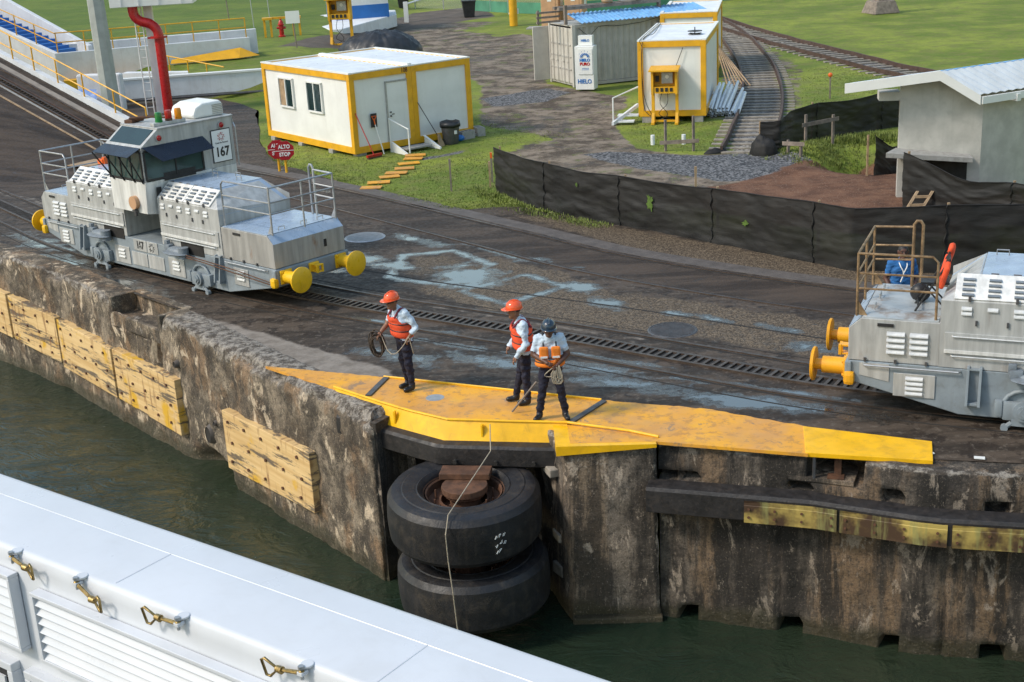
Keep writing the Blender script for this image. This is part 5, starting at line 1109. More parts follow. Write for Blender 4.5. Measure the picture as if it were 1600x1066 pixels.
for x in (-.36, .98): mb = MB(); mb.hexa([(x-.03, -1.0, 0), (x+.03, -1.0, 0), (x+.03, -.1, 0), (x-.03, -.1, 0)], [(x-.03, -1.0, .06), (x+.03, -1.0, .06), (x+.03, -.1, .35), (x-.03, -.1, .35)]); mb.build('stringer', 'white', st)
mb = MB(); mb.tube([(-.38, -.05, 0), (-.38, -.05, 1.12), (-.10, -.75, .80), (-.10, -.75, 0)], .028, 8); mb.build('handrail', 'white', st)
sb = local_thing('push_broom', 'red push broom leaning on the cabin wall near its corner', 'broom', .38, -.55)
mb = MB(); mb.tube([(0, 0, .1), (-.25, .55, 1.45)], .017, 8); mb.build('handle', 'red', sb)
mb = MB(); mb.box((.0, -.02, .09), (.62, .10, .07), rz=.15); mb.build('head', 'red', sb); mb = MB(); mb.box((0, -.02, .03), (.58, .09, .06), rz=.15); mb.build('bristles', 'rust', sb)
so = local_thing('squeegee_mop', 'white handled shovel with orange grip and dark blue blade on cabin wall', 'shovel', .92, -.22)
mb = MB(); mb.tube([(.03, -.05, 0), (-.08, .20, 1.02)], .02, 8); mb.build('shaft', 'white', so)
mb = MB(); mb.tube([(-.08, .19, .98), (-.10, .20, 1.12), (-.19, .20, 1.26), (-.01, .20, 1.26), (-.10, .20, 1.12)], .022, 8); mb.build('grip', 'orange', so)
mb = MB(); mb.box((-.10, .215, 1.12), (.24, .015, .46)); mb.build('blade', 'black', so, bevel=.004)
bs = local_thing('straw_broom', 'straw broom with dark handle leaning right of the cabin door', 'broom', 2.95, -.55)
mb = MB(); mb.tube([(.05, 0, .3), (-.38, .5, 1.5)], .014, 8); mb.build('handle', 'black', bs)
mb = MB(); mb.hexa([(-.02, -.12, 0), (.22, -.12, 0), (.22, -.04, 0), (-.02, -.04, 0)], [(.02, -.02, .42), (.08, -.02, .42), (.08, .02, .42), (.02, .02, .42)]); mb.build('straw', 'wood', bs)
pb_ = local_thing('leaning_board', 'short white board leaning at the cabin door steps', 'board', 2.55, -.35)
mb = MB(); mb.hexa([(.30, -.45, 0), (.38, -.45, 0), (.38, -.42, 0), (.30, -.42, 0)], [(-.05, .0, .42), (.05, .0, .42), (.05, .03, .42), (-.05, .03, .42)]); mb.build('board', 'white', pb_)
tb_ = local_thing('rubbish_bin', 'dark grey plastic bin with bag liner at the cabin wall', 'bin', 3.45, -.62)
mb = MB(); mb.lathe([(.24, 0), (.26, .05), (.33, .75), (.31, .75), (.25, .1), (0, .1)], 20); mb.build('tub', 'frame_dark' if 'frame_dark' in M else 'darksteel', tb_, smooth=40)
mb = MB(); mb.lathe([(.30, .70), (.345, .76), (.35, .66), (.34, .58), (.335, .66)], 20)
mb.v = [(x*(1+.05*fbm(x*9, y*9, z*9)), y*(1+.05*fbm(y*9, x*9)), z+.05*fbm(x*6, y*6, 3)) for x, y, z in mb.v]; mb.build('bag_liner', 'tarp', tb_, smooth=1)
mb = MB(); mb.box((0, -.31, .42), (.10, .02, .12)); mb.build('sticker', 'white', tb_)
mb = MB(); mb.ell((0, 0, .1), (.22, .16, .12), 14, 8); o = mb.build('blue_bag', 'blue', smooth=1); p = on_cab(3.85, -.5); o.location = (p[0], p[1], gz(*p)); tag(o, 'small blue plastic bag beside the grey bin', 'bag')
# stepping boards across the lawn
for k, (x, y) in enumerate(((-3.90, 38.83), (-3.73, 39.52), (-3.46, 40.30), (-3.29, 40.85), (-3.08, 41.55), (-2.99, 42.42), (-2.89, 43.2), (-2.85, 43.75))):
    mb = MB(); mb.box((0, 0, .01), (.62+.06*(k % 2), .36, .028), ch=.006); o = mb.build('stepping_board', 'apron'); o.location = (x, y, gz(x, y)+.03); o.rotation_euler.z = -.10+.15*(k % 3)
    tag(o, ('stepping board nearest the track', 'second stepping board from the track', 'third stepping board from the track', 'fourth stepping board from the track', 'fourth stepping board from the cabin door', 'third stepping board from the cabin door', 'second stepping board from the cabin door', 'stepping board nearest the cabin door')[k]+', yellow, on the lawn', 'board', 'yellow stepping boards on the lawn')
# stop signs
def stop_sign(x, y, front, lab):
    t_c = .74; t = thing('stop_sign', lab, 'sign', (x, y, gz(x, y)), .10); t_ = .32
    mb = MB(); mb.tube([(0, 0, 0), (0, 0, .9)], .04, 8); mb.build('post', 'yellow', t)
    mb = MB(); mb.ext([(t_*math.cos(R(22.5+45*k)), t_c+t_*math.sin(R(22.5+45*k))) for k in range(8)], 'y', -.07, -.05); f = mb.build('plate', 'signred', t)
    for s, z in (('ALTO', .86), ('STOP', .62)): text('lettering', s, .165, 'signwhite', f, (0, -.075, z), (math.pi/2, 0, 0), xs=.85, bold=.006)
    mb = MB(); mb.box((0, -.073, .74), (.60, .006, .015)); mb.build('divider', 'signwhite', f)
stop_sign(-6.83, 41.9, True, 'red octagonal ALTO STOP sign fully visible in front of its twin'); stop_sign(-7.10, 42.2, False, 'red octagonal ALTO STOP sign half hidden behind its twin')

# second cabin
c2 = thing('site_cabin', 'small white single site cabin with yellow frame beside the curved railway', 'cabin', (4.96, 47.76, 0), -.235)
module(c2, 6.06, 2.40, 2.64, .2)
mb = MB(); mb.lathe([(0, 2.93), (.26, 2.95), (.27, 2.97), (0, 2.95)], 20, (1.85, 1.9, 0)); mb.tube([(1.85, 1.9, 2.84), (1.85, 1.9, 3.1)], .02, 6); mb.box((1.85, 1.9, 2.87), (.5, .06, .03), rz=.5); mb.box((1.85, 1.9, 2.87), (.5, .06, .03), rz=-.7); mb.build('antenna', 'black', c2)
for pts in ([(.12, 5.8, 2.92), (.10, .02, 2.90), (.16, -.03, 2.7), (.15, -.03, 1.2), (.25, -.05, .4), (.55, -.25, .25)], [(.2, 5.5, 2.9), (.35, 2, 2.9), (.18, -.02, 2.8), (.2, -.04, 1.0), (.5, -.2, .3)], [(1.6, -.02, 2.6), (1.25, -.05, 1.7)]):
    mb = MB(); mb.tube([tuple(p) for p in spline(pts, .3)], .012, 5); mb.build('cable', 'black', c2)
for p in ((.3, .2), (2.1, .2), (2.2, 5.6), (.2, 5.6)): mb = MB(); mb.box((p[0], p[1], .09), (.36, .36, .22)); mb.build('support_block', 'conc', c2)
cs = thing('cabin_steps', 'white steps with handrail at the left of the small cabin', 'steps', (4.55, 47.75, 0), -.235)
mb = MB(); mb.tube([(-.45, -.35, 0), (-.45, -.35, .95), (.33, .55, 1.2)], .03, 8); mb.build('handrail', 'white', cs)
for k in range(2): mb = MB(); mb.box((-.1+.12*k, -.15+.35*k, .1+.16*k), (.75, .34, .05)); mb.build('tread', 'wconc', cs)
mb = MB(); mb.add([(-.5, -.45, .0), (-.42, -.45, 0), (.35, .5, .5), (.27, .5, .5), (-.5, -.45, .12), (-.42, -.45, .12), (.35, .5, .62), (.27, .5, .62)], [(0, 1, 2, 3), (7, 6, 5, 4), (0, 4, 5, 1), (1, 5, 6, 2), (3, 2, 6, 7), (0, 3, 7, 4)]); mb.build('stringer', 'wconc', cs)
def kiosk(x, y, rz, lab, s=1., flip=False):
    z = gz(x, y); t = thing('power_cabinet', lab, 'cabinet', (x, y, z), rz); t.scale = (s, s, s)
    for q in (-.42, .42):
        mb = MB(); mb.box((q, 0, .55), (.11, .10, 1.1)); mb.box((q, -.0, .05), (.12, .5, .07)); mb.add([(q-.05, -.25, .05), (q+.05, -.25, .05), (q+.05, 0, .5), (q-.05, 0, .5), (q-.05, .25, .05), (q+.05, .25, .05)], [(0, 1, 2, 3), (3, 2, 5, 4)]); mb.build('leg', 'yellow', t)
    mb = MB(); mb.box((0, 0, .12), (.84, .07, .07)); mb.build('cross_bar', 'yellow', t)
    for q in (-.42, .42): mb = MB(); mb.box((q, 0, 1.5), (.08, .46, .85)); mb.build('side_panel', 'yellow', t)
    mb = MB(); mb.box((0, .2, 1.5), (.78, .05, .85)); bk = mb.build('back_panel', 'yellow', t)
    mb = MB(); mb.hexa([(-.52, -.40, 1.88), (.52, -.40, 1.88), (.52, .28, 1.97), (-.52, .28, 1.97)], [(-.52, -.40, 1.93), (.52, -.40, 1.93), (.52, .28, 2.02), (-.52, .28, 2.02)]); mb.build('roof', 'yellow', t)
    mb = MB(); mb.box((0, -.02, 1.22), (.78, .36, .22)); sk = mb.build('socket_panel', 'yellow', t)
    for q in range(4): mb = MB(); mb.box((-.25+.165*q, -.205, 1.24), (.10, .03, .13)); mb.build('socket', 'black', sk)
    mb = MB(); mb.box((.08, .1, 1.62), (.40, .16, .40), ch=.02); gb = mb.build('meter_box', 'galv', t)
    mb = MB(); mb.cyl((.08, .02, 1.66), (.08, .0, 1.66), .07, n=14); mb.build('dial', 'white', gb)
    mb = MB(); mb.box((-.28, .12, 1.58), (.12, .12, .2)); mb.build('switch', 'black', t)
    for k in range(2): mb = MB(); mb.tube([tuple(p) for p in spline([(-.1+.2*k, -.1, 1.12), (-.15+.25*k, -.2, .75), (.1-.3*k, -.1, .35), (-.3+.9*k, .0, .1)], .1)], .012, 5); mb.build('cable', 'black', t)
kiosk(5.85, 47.25, -.25, 'yellow power cabinet on legs in front of the small cabin')
kiosk(-8.35, 74.4, -.1, 'yellow power cabinet on legs near the white and blue guard hut', 1.35)
# pipes leaning in a pile
pl_ = thing('pipe_pile', 'pile of pale plastic pipes beside the small white cabin', 'pipes', (7.35, 48.3, 0), -.25)
k = 0
for row in range(3):
    for i in range(10-row*2):
        r = .052 if i < 8 else .075; x = .08+.125*i+.06*row+random.uniform(-.02, .02); z = .06+.10*row; sw = random.uniform(-.12, .12)
        mb = MB(); n = 12; y0, y1 = random.uniform(-.2, .1), 2.7+random.uniform(-.6, .5); z1 = z+.35+.1*row
        for rr, flip in ((r, 1), (r*.82, -1)):
            a = len(mb.v); mb.tube([(x, y0, z), (x+sw+.12, y1, z1)], rr, n, cap=False)
        mb.add([mb.v[q] for q in range(n)]+[mb.v[2*n+q] for q in range(n)], [(q, (q+1) % n, n+(q+1) % n, n+q) for q in range(n)])
        mb.build('pipe', 'pvc', pl_, smooth=40)
# timber poles leaning behind
tp = thing('timber_stack', 'thin timber poles leaning at the back of the small cabin', 'timber', (9.2, 56.4, 0), 0)
for i in range(7): mb = MB(); mb.tube([(.3+.14*i, -.6-.12*i, .03), (-.05+.05*i, 1.2, 2.1-.12*i)], .03, 6); mb.build('pole', 'wood', tp)
# grey shipping container with blue roof sheets
ct = thing('shipping_container', 'grey corrugated shipping container under a blue sheet roof', 'container', (3.24, 57.53, 0), math.atan2(1.12, 2.8))
LC, WC, HC = 6.06, 2.44, 2.6
n = 84; P = []
for j in (0, 1):
    for i in range(n+1): P.append((.15+(LC-.3)*i/n, .02+(0.045 if (i//2) % 2 else 0), .16 if j == 0 else HC-.12))
mb = MB(); mb.grid(P, n+1, 2); mb.build('side_wall', 'contgrey', ct)
mb = MB(); mb.box((LC/2, WC-.05, HC/2), (LC-.2, .05, HC-.25)); mb.build('side_wall', 'contgrey', ct)
mb = MB(); mb.box((LC-.05, WC/2, HC/2), (.05, WC-.2, HC-.25)); mb.build('end_wall', 'contgrey', ct)
mb = MB(); mb.box((LC/2, WC/2, HC-.06), (LC-.1, WC-.1, .05)); mb.build('roof', 'contgrey', ct)
mb = MB(); mb.box((LC/2, WC/2, .1), (LC-.1, WC-.1, .1)); mb.build('floor', 'contgrey', ct)
for x in (.07, LC-.07):
    for y in (.06, WC-.06): mb = MB(); mb.box((x, y, HC/2), (.15, .13, HC)); mb.build('corner_post', 'contdoor', ct)
for y in (.05, WC-.05):
    for z in (.08, HC-.06): mb = MB(); mb.box((LC/2, y, z), (LC-.3, .10, .12)); mb.build('rail', 'contgrey', ct)
for k in (0, 1):
    y0 = .14+k*1.09; mb = MB(); mb.box((.03, y0+.53, HC/2), (.05, 1.06, HC-.3)); d = mb.build('door_leaf', 'contdoor', ct, bevel=.01)
    for zz in (.72, 1.25, 1.75): mb = MB(); mb.box((-.01, y0+.53, zz), (.03, .98, .05)); mb.build('rib', 'contgrey', d)
    for q in (.28, .72): mb = MB(); mb.tube([(-.04, y0+q, .12), (-.04, y0+q, HC-.14)], .02, 6); mb.box((-.05, y0+q+.1, 1.05), (.03, .24, .04)); mb.build('lock_rod', 'contdoor', d)
mb = MB(); mb.box((-.35, WC+.06, HC/2-.03), (.78, .06, HC-.3)); mb.build('open_door', 'contdoor', ct, bevel=.01)
n = 60; P = []
for j in (0, 1):
    for i in range(n+1): P.append((.35+6.3*i/n, -.28+1.5*j, HC+.06+.05*(i % 2)+.30*j))
mb = MB(); mb.grid(P, n+1, 2); mb.build('blue_roof_sheet', 'tarpblue', ct)
mb = MB(); mb.tube([tuple(p) for p in spline([(.3, -.03, 2.45), (.8, -.06, 2.1), (1.2, -.06, 2.45), (2.2, -.06, 2.42), (3.4, -.1, 2.5), (4.4, -.3, 2.75)], .2)], .012, 5); mb.build('cable', 'black', ct)
# timber frame and planks on the container
tf2 = thing('timber_planks', 'dark timber planks laid across the container roof', 'timber', (3.24, 57.53, HC), math.atan2(1.12, 2.8))
for (c, d) in (((2.3, 1.0, .62), (4.9, .22, .14)), ((2.2, 1.6, .62), (4.6, .2, .12)), ((-.05, .5, .40), (.12, .14, .8)), ((4.7, 1.0, .35), (.1, .2, .6)), ((-.5, 1.3, .1), (1.1, .1, .08)), ((-.5, 1.3, .3), (1.1, .1, .08)), ((-.5, 1.3, .5), (1.1, .1, .08)), ((-.95, 1.35, .3), (.08, .08, .6))):
    mb = MB(); mb.box(c, d); mb.build('plank', 'greywood', tf2)
for (x, y, sx, mt, nm, lb) in ((3.4, 1.3, .55, 'white', 'cloth_bundle', 'white cloth bundle on the left of the container roof planks'), (4.55, 1.25, .65, 'white', 'cloth_bundle', 'white cloth bundle at the right end of the container roof planks'), (5.0, 1.2, .6, 'red', 'red_tarpaulin', 'folded red tarpaulin on the container roof planks'), (2.3, 1.2, .25, 'wood', 'wood_offcut', 'pale wood offcut on the container roof planks')):
    a = math.atan2(1.12, 2.8); p = (3.24+x*math.cos(a)-y*math.sin(a), 57.53+x*math.sin(a)+y*math.cos(a), HC+.68)
    mb = MB(); mb.ell((0, 0, .12), (sx, .35, .17 if mt != 'red' else .12), 16, 8, -40, 90); mb.v = [(q[0]*(1+.2*fbm(q[0]*4, q[1]*4, x)), q[1], q[2]*(1+.35*fbm(q[0]*5, q[1]*5, x+3))) for q in mb.v]
    o = mb.build(nm, mt, smooth=1); o.location = p; tag(o, lb, 'bundle' if mt != 'wood' else 'wood')
# further yellow framed module behind
c3 = thing('site_cabin', 'grey roofed module with yellow frame standing behind the blue sheet roof', 'cabin', (7.1, 58.7, 0), -.2)
module(c3, 6.06, 2.44, 2.62, .15)
# ice freezer
ib = thing('ice_freezer', 'white ice freezer lettered HIELO PURO against the grey container', 'freezer', (3.72, 56.55, 0), -.33)
mb = MB(); mb.box((0, 0, .95), (.80, .62, 1.78), ch=.02); b_ = mb.build('cabinet', 'white', ib)
mb = MB(); mb.box((.05, -.325, 1.22), (.62, .03, 1.05), ch=.01); dd = mb.build('door', 'white', ib)
mb = MB(); mb.box((0, .1, 2.05), (.60, .3, .40)); sg = mb.build('header_sign', 'white', ib)
rx = (math.pi/2, 0, 0)
text('lettering', 'HIELO', .13, 'blue', sg, (0, -.06, 2.05), rx, bold=.004); text('lettering', 'HIELO', .24, 'blue', b_, (0, -.32, .40), rx, bold=.006, xs=.9)
text('lettering', 'HIELO', .16, 'blue', dd, (.04, -.345, 1.28), rx, bold=.01); text('lettering', 'PURO', .16, 'red', dd, (.04, -.345, 1.12), rx, bold=.01)
mb = MB()
for k in range(9): a = R(180*k/8); mb.tube([(.04+.10*math.cos(a), -.346, 1.42+.08*math.sin(a)), (.04+.20*math.cos(a), -.346, 1.42+.16*math.sin(a))], .022, 4)
for k in range(5): a = R(30+30*k); mb.ell((.04+.26*math.cos(a), -.346, 1.42+.24*math.sin(a)), (.014, .004, .014), 6, 4)
mb.build('emblem', 'blue', dd)
for z in (.95, .89): mb = MB(); mb.box((.06, -.343, z), (.3, .004, .02)); mb.build('small_print', 'blue', dd)

# toilets, bollard, bins, hut, hydrant, fence
for k, x in enumerate((3.55, 4.95)):
    t = thing('portable_toilet', ('tan portable toilet on the left, behind the container', 'tan portable toilet on the right, behind the container')[k], 'toilet', (x, 83.5-.5*k, 0), -.35, 'tan portable toilets')
    mb = MB(); mb.box((0, 0, 1.1), (1.12, 1.12, 2.2), ch=.04); mb.build('shell', 'tan', t)
    mb = MB(); mb.box((-.02, -.57, 1.1), (.78, .03, 1.9)); dd = mb.build('door', 'tan', t); mb = MB(); mb.box((0, -.59, 1.75), (.26, .01, .16)); mb.build('notice', 'white', dd)
    mb = MB(); mb.box((.57, .1, 1.55), (.01, .5, .35)); mb.build('notice', 'white', t)
    mb = MB(); mb.ell((0, 0, 2.2), (.55, .55, .16), 16, 5, 0, 90); mb.build('roof', 'tan', t, smooth=1)
bo = thing('bollard', 'tall yellow pipe bollard on the grass near the mesh fence', 'bollard', (1.2, 86.8, 0))
mb = MB(); mb.cyl((0, 0, 0), (0, 0, 1.75), .26, n=18); mb.ell((0, 0, 1.75), (.26, .26, .12), 18, 5, 0, 90); mb.build('pipe', 'yellow', bo, smooth=40); mb = MB(); mb.cyl((-.3, 0, .75), (-.2, 0, .75), .07, n=8); mb.box((.3, -.05, .9), (.08, .05, .35)); mb.build('bracket', 'wconc', bo)
mb = MB(); mb.box((3.2, 84.2, .04), (2.4, 1.2, .08), rz=-.2); tag(mb.build('concrete_pad', 'conc'), 'flat concrete pad right of the yellow bollard', 'slab')
for (x, y, lb) in ((-1.75, 95.4, 'black bin in front of the gate fence, near the grass'), (-6.9, 105, 'black bin beside the white barrier arm by the hut')):
    t = thing('rubbish_bin', lb, 'bin', (x, y, gz(x, y)), .1, 'black bins by the gate'); mb = MB(); mb.hexa([(-.34, -.34, 0), (.34, -.34, 0), (.34, .34, 0), (-.34, .34, 0)], [(-.46, -.42, 1.05), (.46, -.42, 1.05), (.46, .42, 1.05), (-.46, .42, 1.05)]); mb.build('tub', 'black', t, bevel=.03); mb = MB(); mb.box((0, 0, 1.1), (1.0, .92, .10), ch=.03); mb.build('lid', 'black', t)
hut = thing('guard_hut', 'white guard hut with blue painted base on a raised kerb', 'hut', (-8.75, 88.1, .95), .30)
mb = MB(); mb.box((0, 0, .42), (3.4, 3.2, .84)); mb.build('base_wall', 'blue', hut)
mb = MB(); mb.box((0, 0, 2.0), (3.36, 3.16, 2.32)); mb.build('upper_wall', 'white', hut)
mb = MB(); mb.box((0, 0, 3.25), (4.0, 3.8, .18)); mb.build('roof', 'white', hut)
for c, d in (((-.9, -1.6, 2.45), (.55, .05, .7)), ((-.3, -1.6, 2.45), (.5, .05, .7)), ((1.7, -.6, 2.45), (.05, .9, .7)), ((1.7, .6, 2.45), (.05, .9, .7))): mb = MB(); mb.box(c, d); mb.build('window', 'glassdark', hut)
mb = MB(); mb.box((1.02, -1.61, 1.62), (.75, .03, .34)); hs = mb.build('sign', 'black', hut); text('lettering', 'OR-8', .22, 'signwhite', hs, (1.02, -1.635, 1.62), rx)
mb = MB(); mb.cyl((1.7, .5, 1.35), (1.72, .5, 1.35), .28, n=18); mb.build('crest', 'blue', hut)
kp = [(-12.8, 89.2), (-11.2, 84.5), (-9.6, 80.1), (-8.9, 80.2), (-6.3, 88.5), (-6.6, 92), (-10, 93)]
mb = MB(); mb.prism(kp, .2, .98); ks = struct(mb.build('hut_pavement', 'wconc', bevel=.05))
mb = MB(); mb.tube([(-6.0, 93.5, 1.2), (-3.6, 98.5, 1.5)], .06, 8); mb.box((-6.0, 93.5, .6), (.3, .3, 1.5)); tag(mb.build('barrier_arm', 'white'), 'white barrier arm beside the guard hut', 'barrier')
hy = thing('fire_hydrant', 'red fire hydrant inside a yellow guard frame on the lawn', 'hydrant', (-12.01, 77.07, gz(-12.01, 77.07)))
mb = MB(); mb.lathe([(.2, 0), (.2, .08), (.13, .1), (.13, .62), (.19, .64), (.19, .70), (.14, .72), (.12, .85), (.05, .93), (.05, 1.0), (0, 1.0)], 18); mb.cyl((-.25, 0, .5), (.25, 0, .5), .07, n=10); mb.cyl((0, -.22, .5), (0, 0, .5), .085, n=10); mb.build('body', 'red', hy, smooth=40)
gf = thing('hydrant_guard', 'yellow steel bench-like guard frame around the red hydrant', 'guard frame', (-12.1, 77.25, gz(-12.1, 77.25)), .12)
for x in (-.85, -.5, .75, 1.1):
    mb = MB(); mb.box((x, .0, .5), (.12, .12, 1.0)); mb.build('post', 'yellow', gf)
for c, d in (((-.68, 0, 1.02), (.55, .5, .12)), ((.92, .0, 1.02), (.55, .5, .12)), ((.12, .15, 1.02), (1.1, .14, .12))): mb = MB(); mb.box(c, d); mb.build('top_rail', 'yellow', gf)
for (x, y, w, h, lb) in ((-10.29, 70.5, .72, .62, 'small white sign on a leaning post right of the hydrant'), (-17.14, 88.8, 1.35, .42, 'wide double white sign board on the far lawn')):
    t = thing('lawn_sign', lb, 'sign', (x, y, gz(x, y)), .1); mb = MB(); mb.tube([(0, 0, 0), (-.08, 0, 1.75)], .035, 6); mb.build('post', 'greywood', t); mb = MB(); mb.box((-.07, -.05, 1.55), (w, .03, h)); mb.build('board', 'signwhite', t)
for (x, y, lb) in ((-14.45, 82.3, 'pale thin post on the lawn left of the hydrant'), (-13.72, 84.0, 'pale thin post on the lawn behind the hydrant')):
    mb = MB(); mb.tube([(0, 0, 0), (-.05, 0, 1.75)], .03, 6); o = mb.build('lawn_post', 'pole'); o.location = (x, y, gz(x, y)); tag(o, lb, 'post', 'pale posts on the lawn')
fe = thing('chain_link_fence', 'chain link fence with green mesh skirt across the back', 'fence')
fpts = [(-6.0, 105), (-1.5, 100.2), (1.0, 96.5), (4.0, 93.6), (8.5, 94.2), (13, 95.5), (20, 99), (34, 104), (60, 108)]
for i, (a, b) in enumerate(zip(fpts[:-1], fpts[1:])):
    a3, b3 = Vector((*a, 0)), Vector((*b, 0)); Ln = (b3-a3).length; nn = max(1, round(Ln/2.8))
    for k in range(nn): p = a3.lerp(b3, k/nn); mb = MB(); mb.tube([(p.x, p.y, 0), (p.x, p.y, 2.6)], .045, 6); mb.build('post', 'galv', fe)
    mb = MB(); mb.add([(a[0], a[1], .05), (b[0], b[1], .05), (b[0], b[1], 2.5), (a[0], a[1], 2.5)], [(0, 1, 2, 3)]); mb.build('mesh_panel', 'chainlink', fe)
    mb = MB(); mb.tube([(a[0], a[1], 2.5), (b[0], b[1], 2.5)], .03, 6); mb.build('top_rail', 'galv', fe)
    if i > 0: mb = MB(); mb.add([(a[0], a[1]-.06, .0), (b[0], b[1]-.06, .0), (b[0], b[1]-.06, .75), (a[0], a[1]-.06, .75)], [(0, 1, 2, 3)]); mb.build('green_skirt', 'greenmesh', fe)
# tarpaulin heap behind the cabin
mb = MB(); mb.ell((0, 0, 0), (2.3, 1.5, 1.35), 120, 24, 0, 90); mb.v = [(x*(1+.06*fbm(x*2, y*2, z)), y, z*(1+.10*fbm(x*1.5, y*1.5, 4))+.16*(1-abs(math.sin(math.atan2(y, x)*8+fbm(x*.8, y*.8)*3)))**2*(1-z/1.6)) for x, y, z in mb.v]
o = mb.build('tarpaulin_heap', 'tarp', smooth=1); o.location = (-6.2, 72.8, .1); tag(o, 'heap under a black tarpaulin behind the white double cabin', 'heap')

# ------------------------------------------------------------------ old railway: rails and every sleeper
def railway(name, label, pa, step=.72):
    t = thing(name, label, 'railway'); P = spline(pa, .5); n = len(P); Zr = [gz(p[0], p[1])+.06 for p in P]
    for d in (.762, -.762):
        rail_mesh(offset_path(P, d), Zr, .13, -.02, .03).build('rail_foot', 'oldrail', t); rail_mesh(offset_path(P, d), Zr, .075, .03, .16).build('rail', 'oldrail', t)
    Q, S = resample(np.array(P), step); Tq = np.gradient(Q, axis=0); sl = MB(); sl.box((0, 0, 0), (.21, 2.45, .12), ch=.02); s0 = None
    for i in range(len(Q)):
        l = (Q[i, 0], Q[i, 1], gz(Q[i, 0], Q[i, 1])+.0+random.uniform(-.02, .015)); rot = (0, 0, math.atan2(Tq[i, 1], Tq[i, 0])+random.uniform(-.04, .04))
        if s0 is None: s0 = sl.build('sleeper', 'sleeper', t); s0.location = l; s0.rotation_euler = rot
        else: inst(s0, t, l, rot)
railway('railway_track', 'rusty curved railway with grey sleepers passing the small cabin', [(7.6, 41.2), (8.35, 44), (9.35, 48), (10.3, 52.4), (11.1, 57), (11.8, 62), (12.4, 68), (12.85, 74), (13.0, 80), (12.6, 88)])
railway('railway_track', 'straight rusty railway branching off across the right lawn', [(17.4, 54.5), (16.6, 58.5), (15.7, 63.5), (14.75, 69), (13.95, 75), (13.3, 81), (12.8, 88)])

# ------------------------------------------------------------------ silt fences
def silt_fence(name, label, pts, h, seed, posts=True, sag=.08, mat='silt'):
    t = thing(name, label, 'fence'); P, S = resample(np.array(pts, float), .07); n = len(P); m_ = 34; V = []
    T = np.gradient(P, axis=0); T /= np.linalg.norm(T, axis=1)[:, None]; Nn = np.stack([-T[:, 1], T[:, 0]], 1); Lg = S[-1]; hs = h if callable(h) else (lambda s: h)
    cr = random.Random(seed*7+1); creases = [(cr.uniform(0, Lg), cr.uniform(-.2, 1.1), cr.choice((-1, 1))*cr.uniform(.03, .3), cr.uniform(.025, .05), cr.uniform(.005, .016)*cr.choice((1, 1, -1)), cr.uniform(.5, 1.6)) for _ in range(int(Lg*3))]
    for j in range(m_):
        f = j/(m_-1)
        for i in range(n):
            s = S[i]; pp = .35+.65*abs(math.sin(s*math.pi/2.9)); d = pp*.03*fbm(s*.55+f*1.2, f*3.4-s*.25, seed, 4)+.03*fbm(s*2+f*3, f*7, seed+9, 3)+.018*math.sin(f*7+s*1.2+2*fbm(s*.5, seed))*(1-.4*f)+(.10*(1-f)**3)*fbm(s, seed+3)+sum(A_*math.exp(-((f-f0-k_*(s-s0))/w_)**2-((s-s0)/l_)**2) for s0, f0, k_, w_, A_, l_ in creases if abs(s-s0) < 2.2*l_)
            z = gz(P[i, 0], P[i, 1])-.05+f*(hs(s)+.05-sag*abs(math.sin(s*math.pi/2.9))); V.append((P[i, 0]+Nn[i, 0]*d, P[i, 1]+Nn[i, 1]*d, z))
    mb = MB(); mb.grid(V, n, m_); mb.build('cloth', mat, t, smooth=1)
    if posts:
        T3 = [V[(m_-1)*n+i] for i in range(0, n, 3)]; mb = MB(); mb.tube([(a, b, c+.005) for a, b, c in T3], .014, 5); mb.build('top_hem', mat, t)
        for s in np.arange(2.9, Lg, 2.9):
            i = min(n-1, int(s/Lg*(n-1))); mb = MB(); pts = [tuple(Vector(V[j*n+i])-Vector((Nn[i, 0], Nn[i, 1], 0))*.018+Vector((T[i, 0], T[i, 1], 0))*.02*math.sin(j*.9+s)) for j in range(m_)]; mb.tube(pts, [.014+.008*math.sin(j*.7+s) for j in range(m_)], 6); mb.build('seam', mat, t, smooth=1)
        for s in np.arange(.02, Lg, 2.9):
            i = min(n-1, int(s/Lg*(n-1))); mb = MB(); z = gz(P[i, 0], P[i, 1]); mb.box((P[i, 0]+Nn[i, 0]*.2, P[i, 1]+Nn[i, 1]*.2, z+hs(s)/2), (.05, .05, hs(s)+.02)); mb.build('stake', 'wood', t)
    return t
sf = silt_fence('silt_fence', 'long black cloth fence running from the lawn to the right locomotive', [(-.23, 37.4), (.9, 35.1), (1.95, 33.5), (4.0, 31.4), (5.88, 29.15), (7.3, 27.5), (9.1, 26.9), (11.5, 26.5), (16, 25)], lambda s: 1.28+.10*sstep(7, 11, s)+.1*sstep(12, 15, s), 2, sag=.03)
M['patch'] = plain('bare_grass_patch', (.085, .15, .02), .8, .3, 8, .3, 40)
for (x, y, z, w, h) in ((1.95, 33.65, .9, .07, .10), (3.62, 31.95, .72, .2, .36), (5.55, 29.75, .62, .14, .10)):
    mb = MB(); pts = [(w*.5*math.cos(a)*(1+.9*fbm(math.cos(a)*2.5, math.sin(a)*2.5, x)), z+h*.5*math.sin(a)*(1+.9*fbm(math.cos(a)*2.5, math.sin(a)*2.5, y+4))) for a in np.linspace(0, 2*math.pi, 30)[:-1]]; mb.ext(pts, 'y', -.012, .0); o = mb.build('torn_patch', 'patch', sf); o.location = (x-.09, y-.12, 0); o.rotation_euler.z = -.78
silt_fence('silt_fence', 'black cloth fence behind the excavation, beyond the railway end', [(8.0, 41.0), (8.6, 40.9), (9.25, 41.9), (10.6, 42.9), (12.4, 43.9), (15, 45)], lambda s: .95+.25*sstep(.5, 1.6, s), 5)
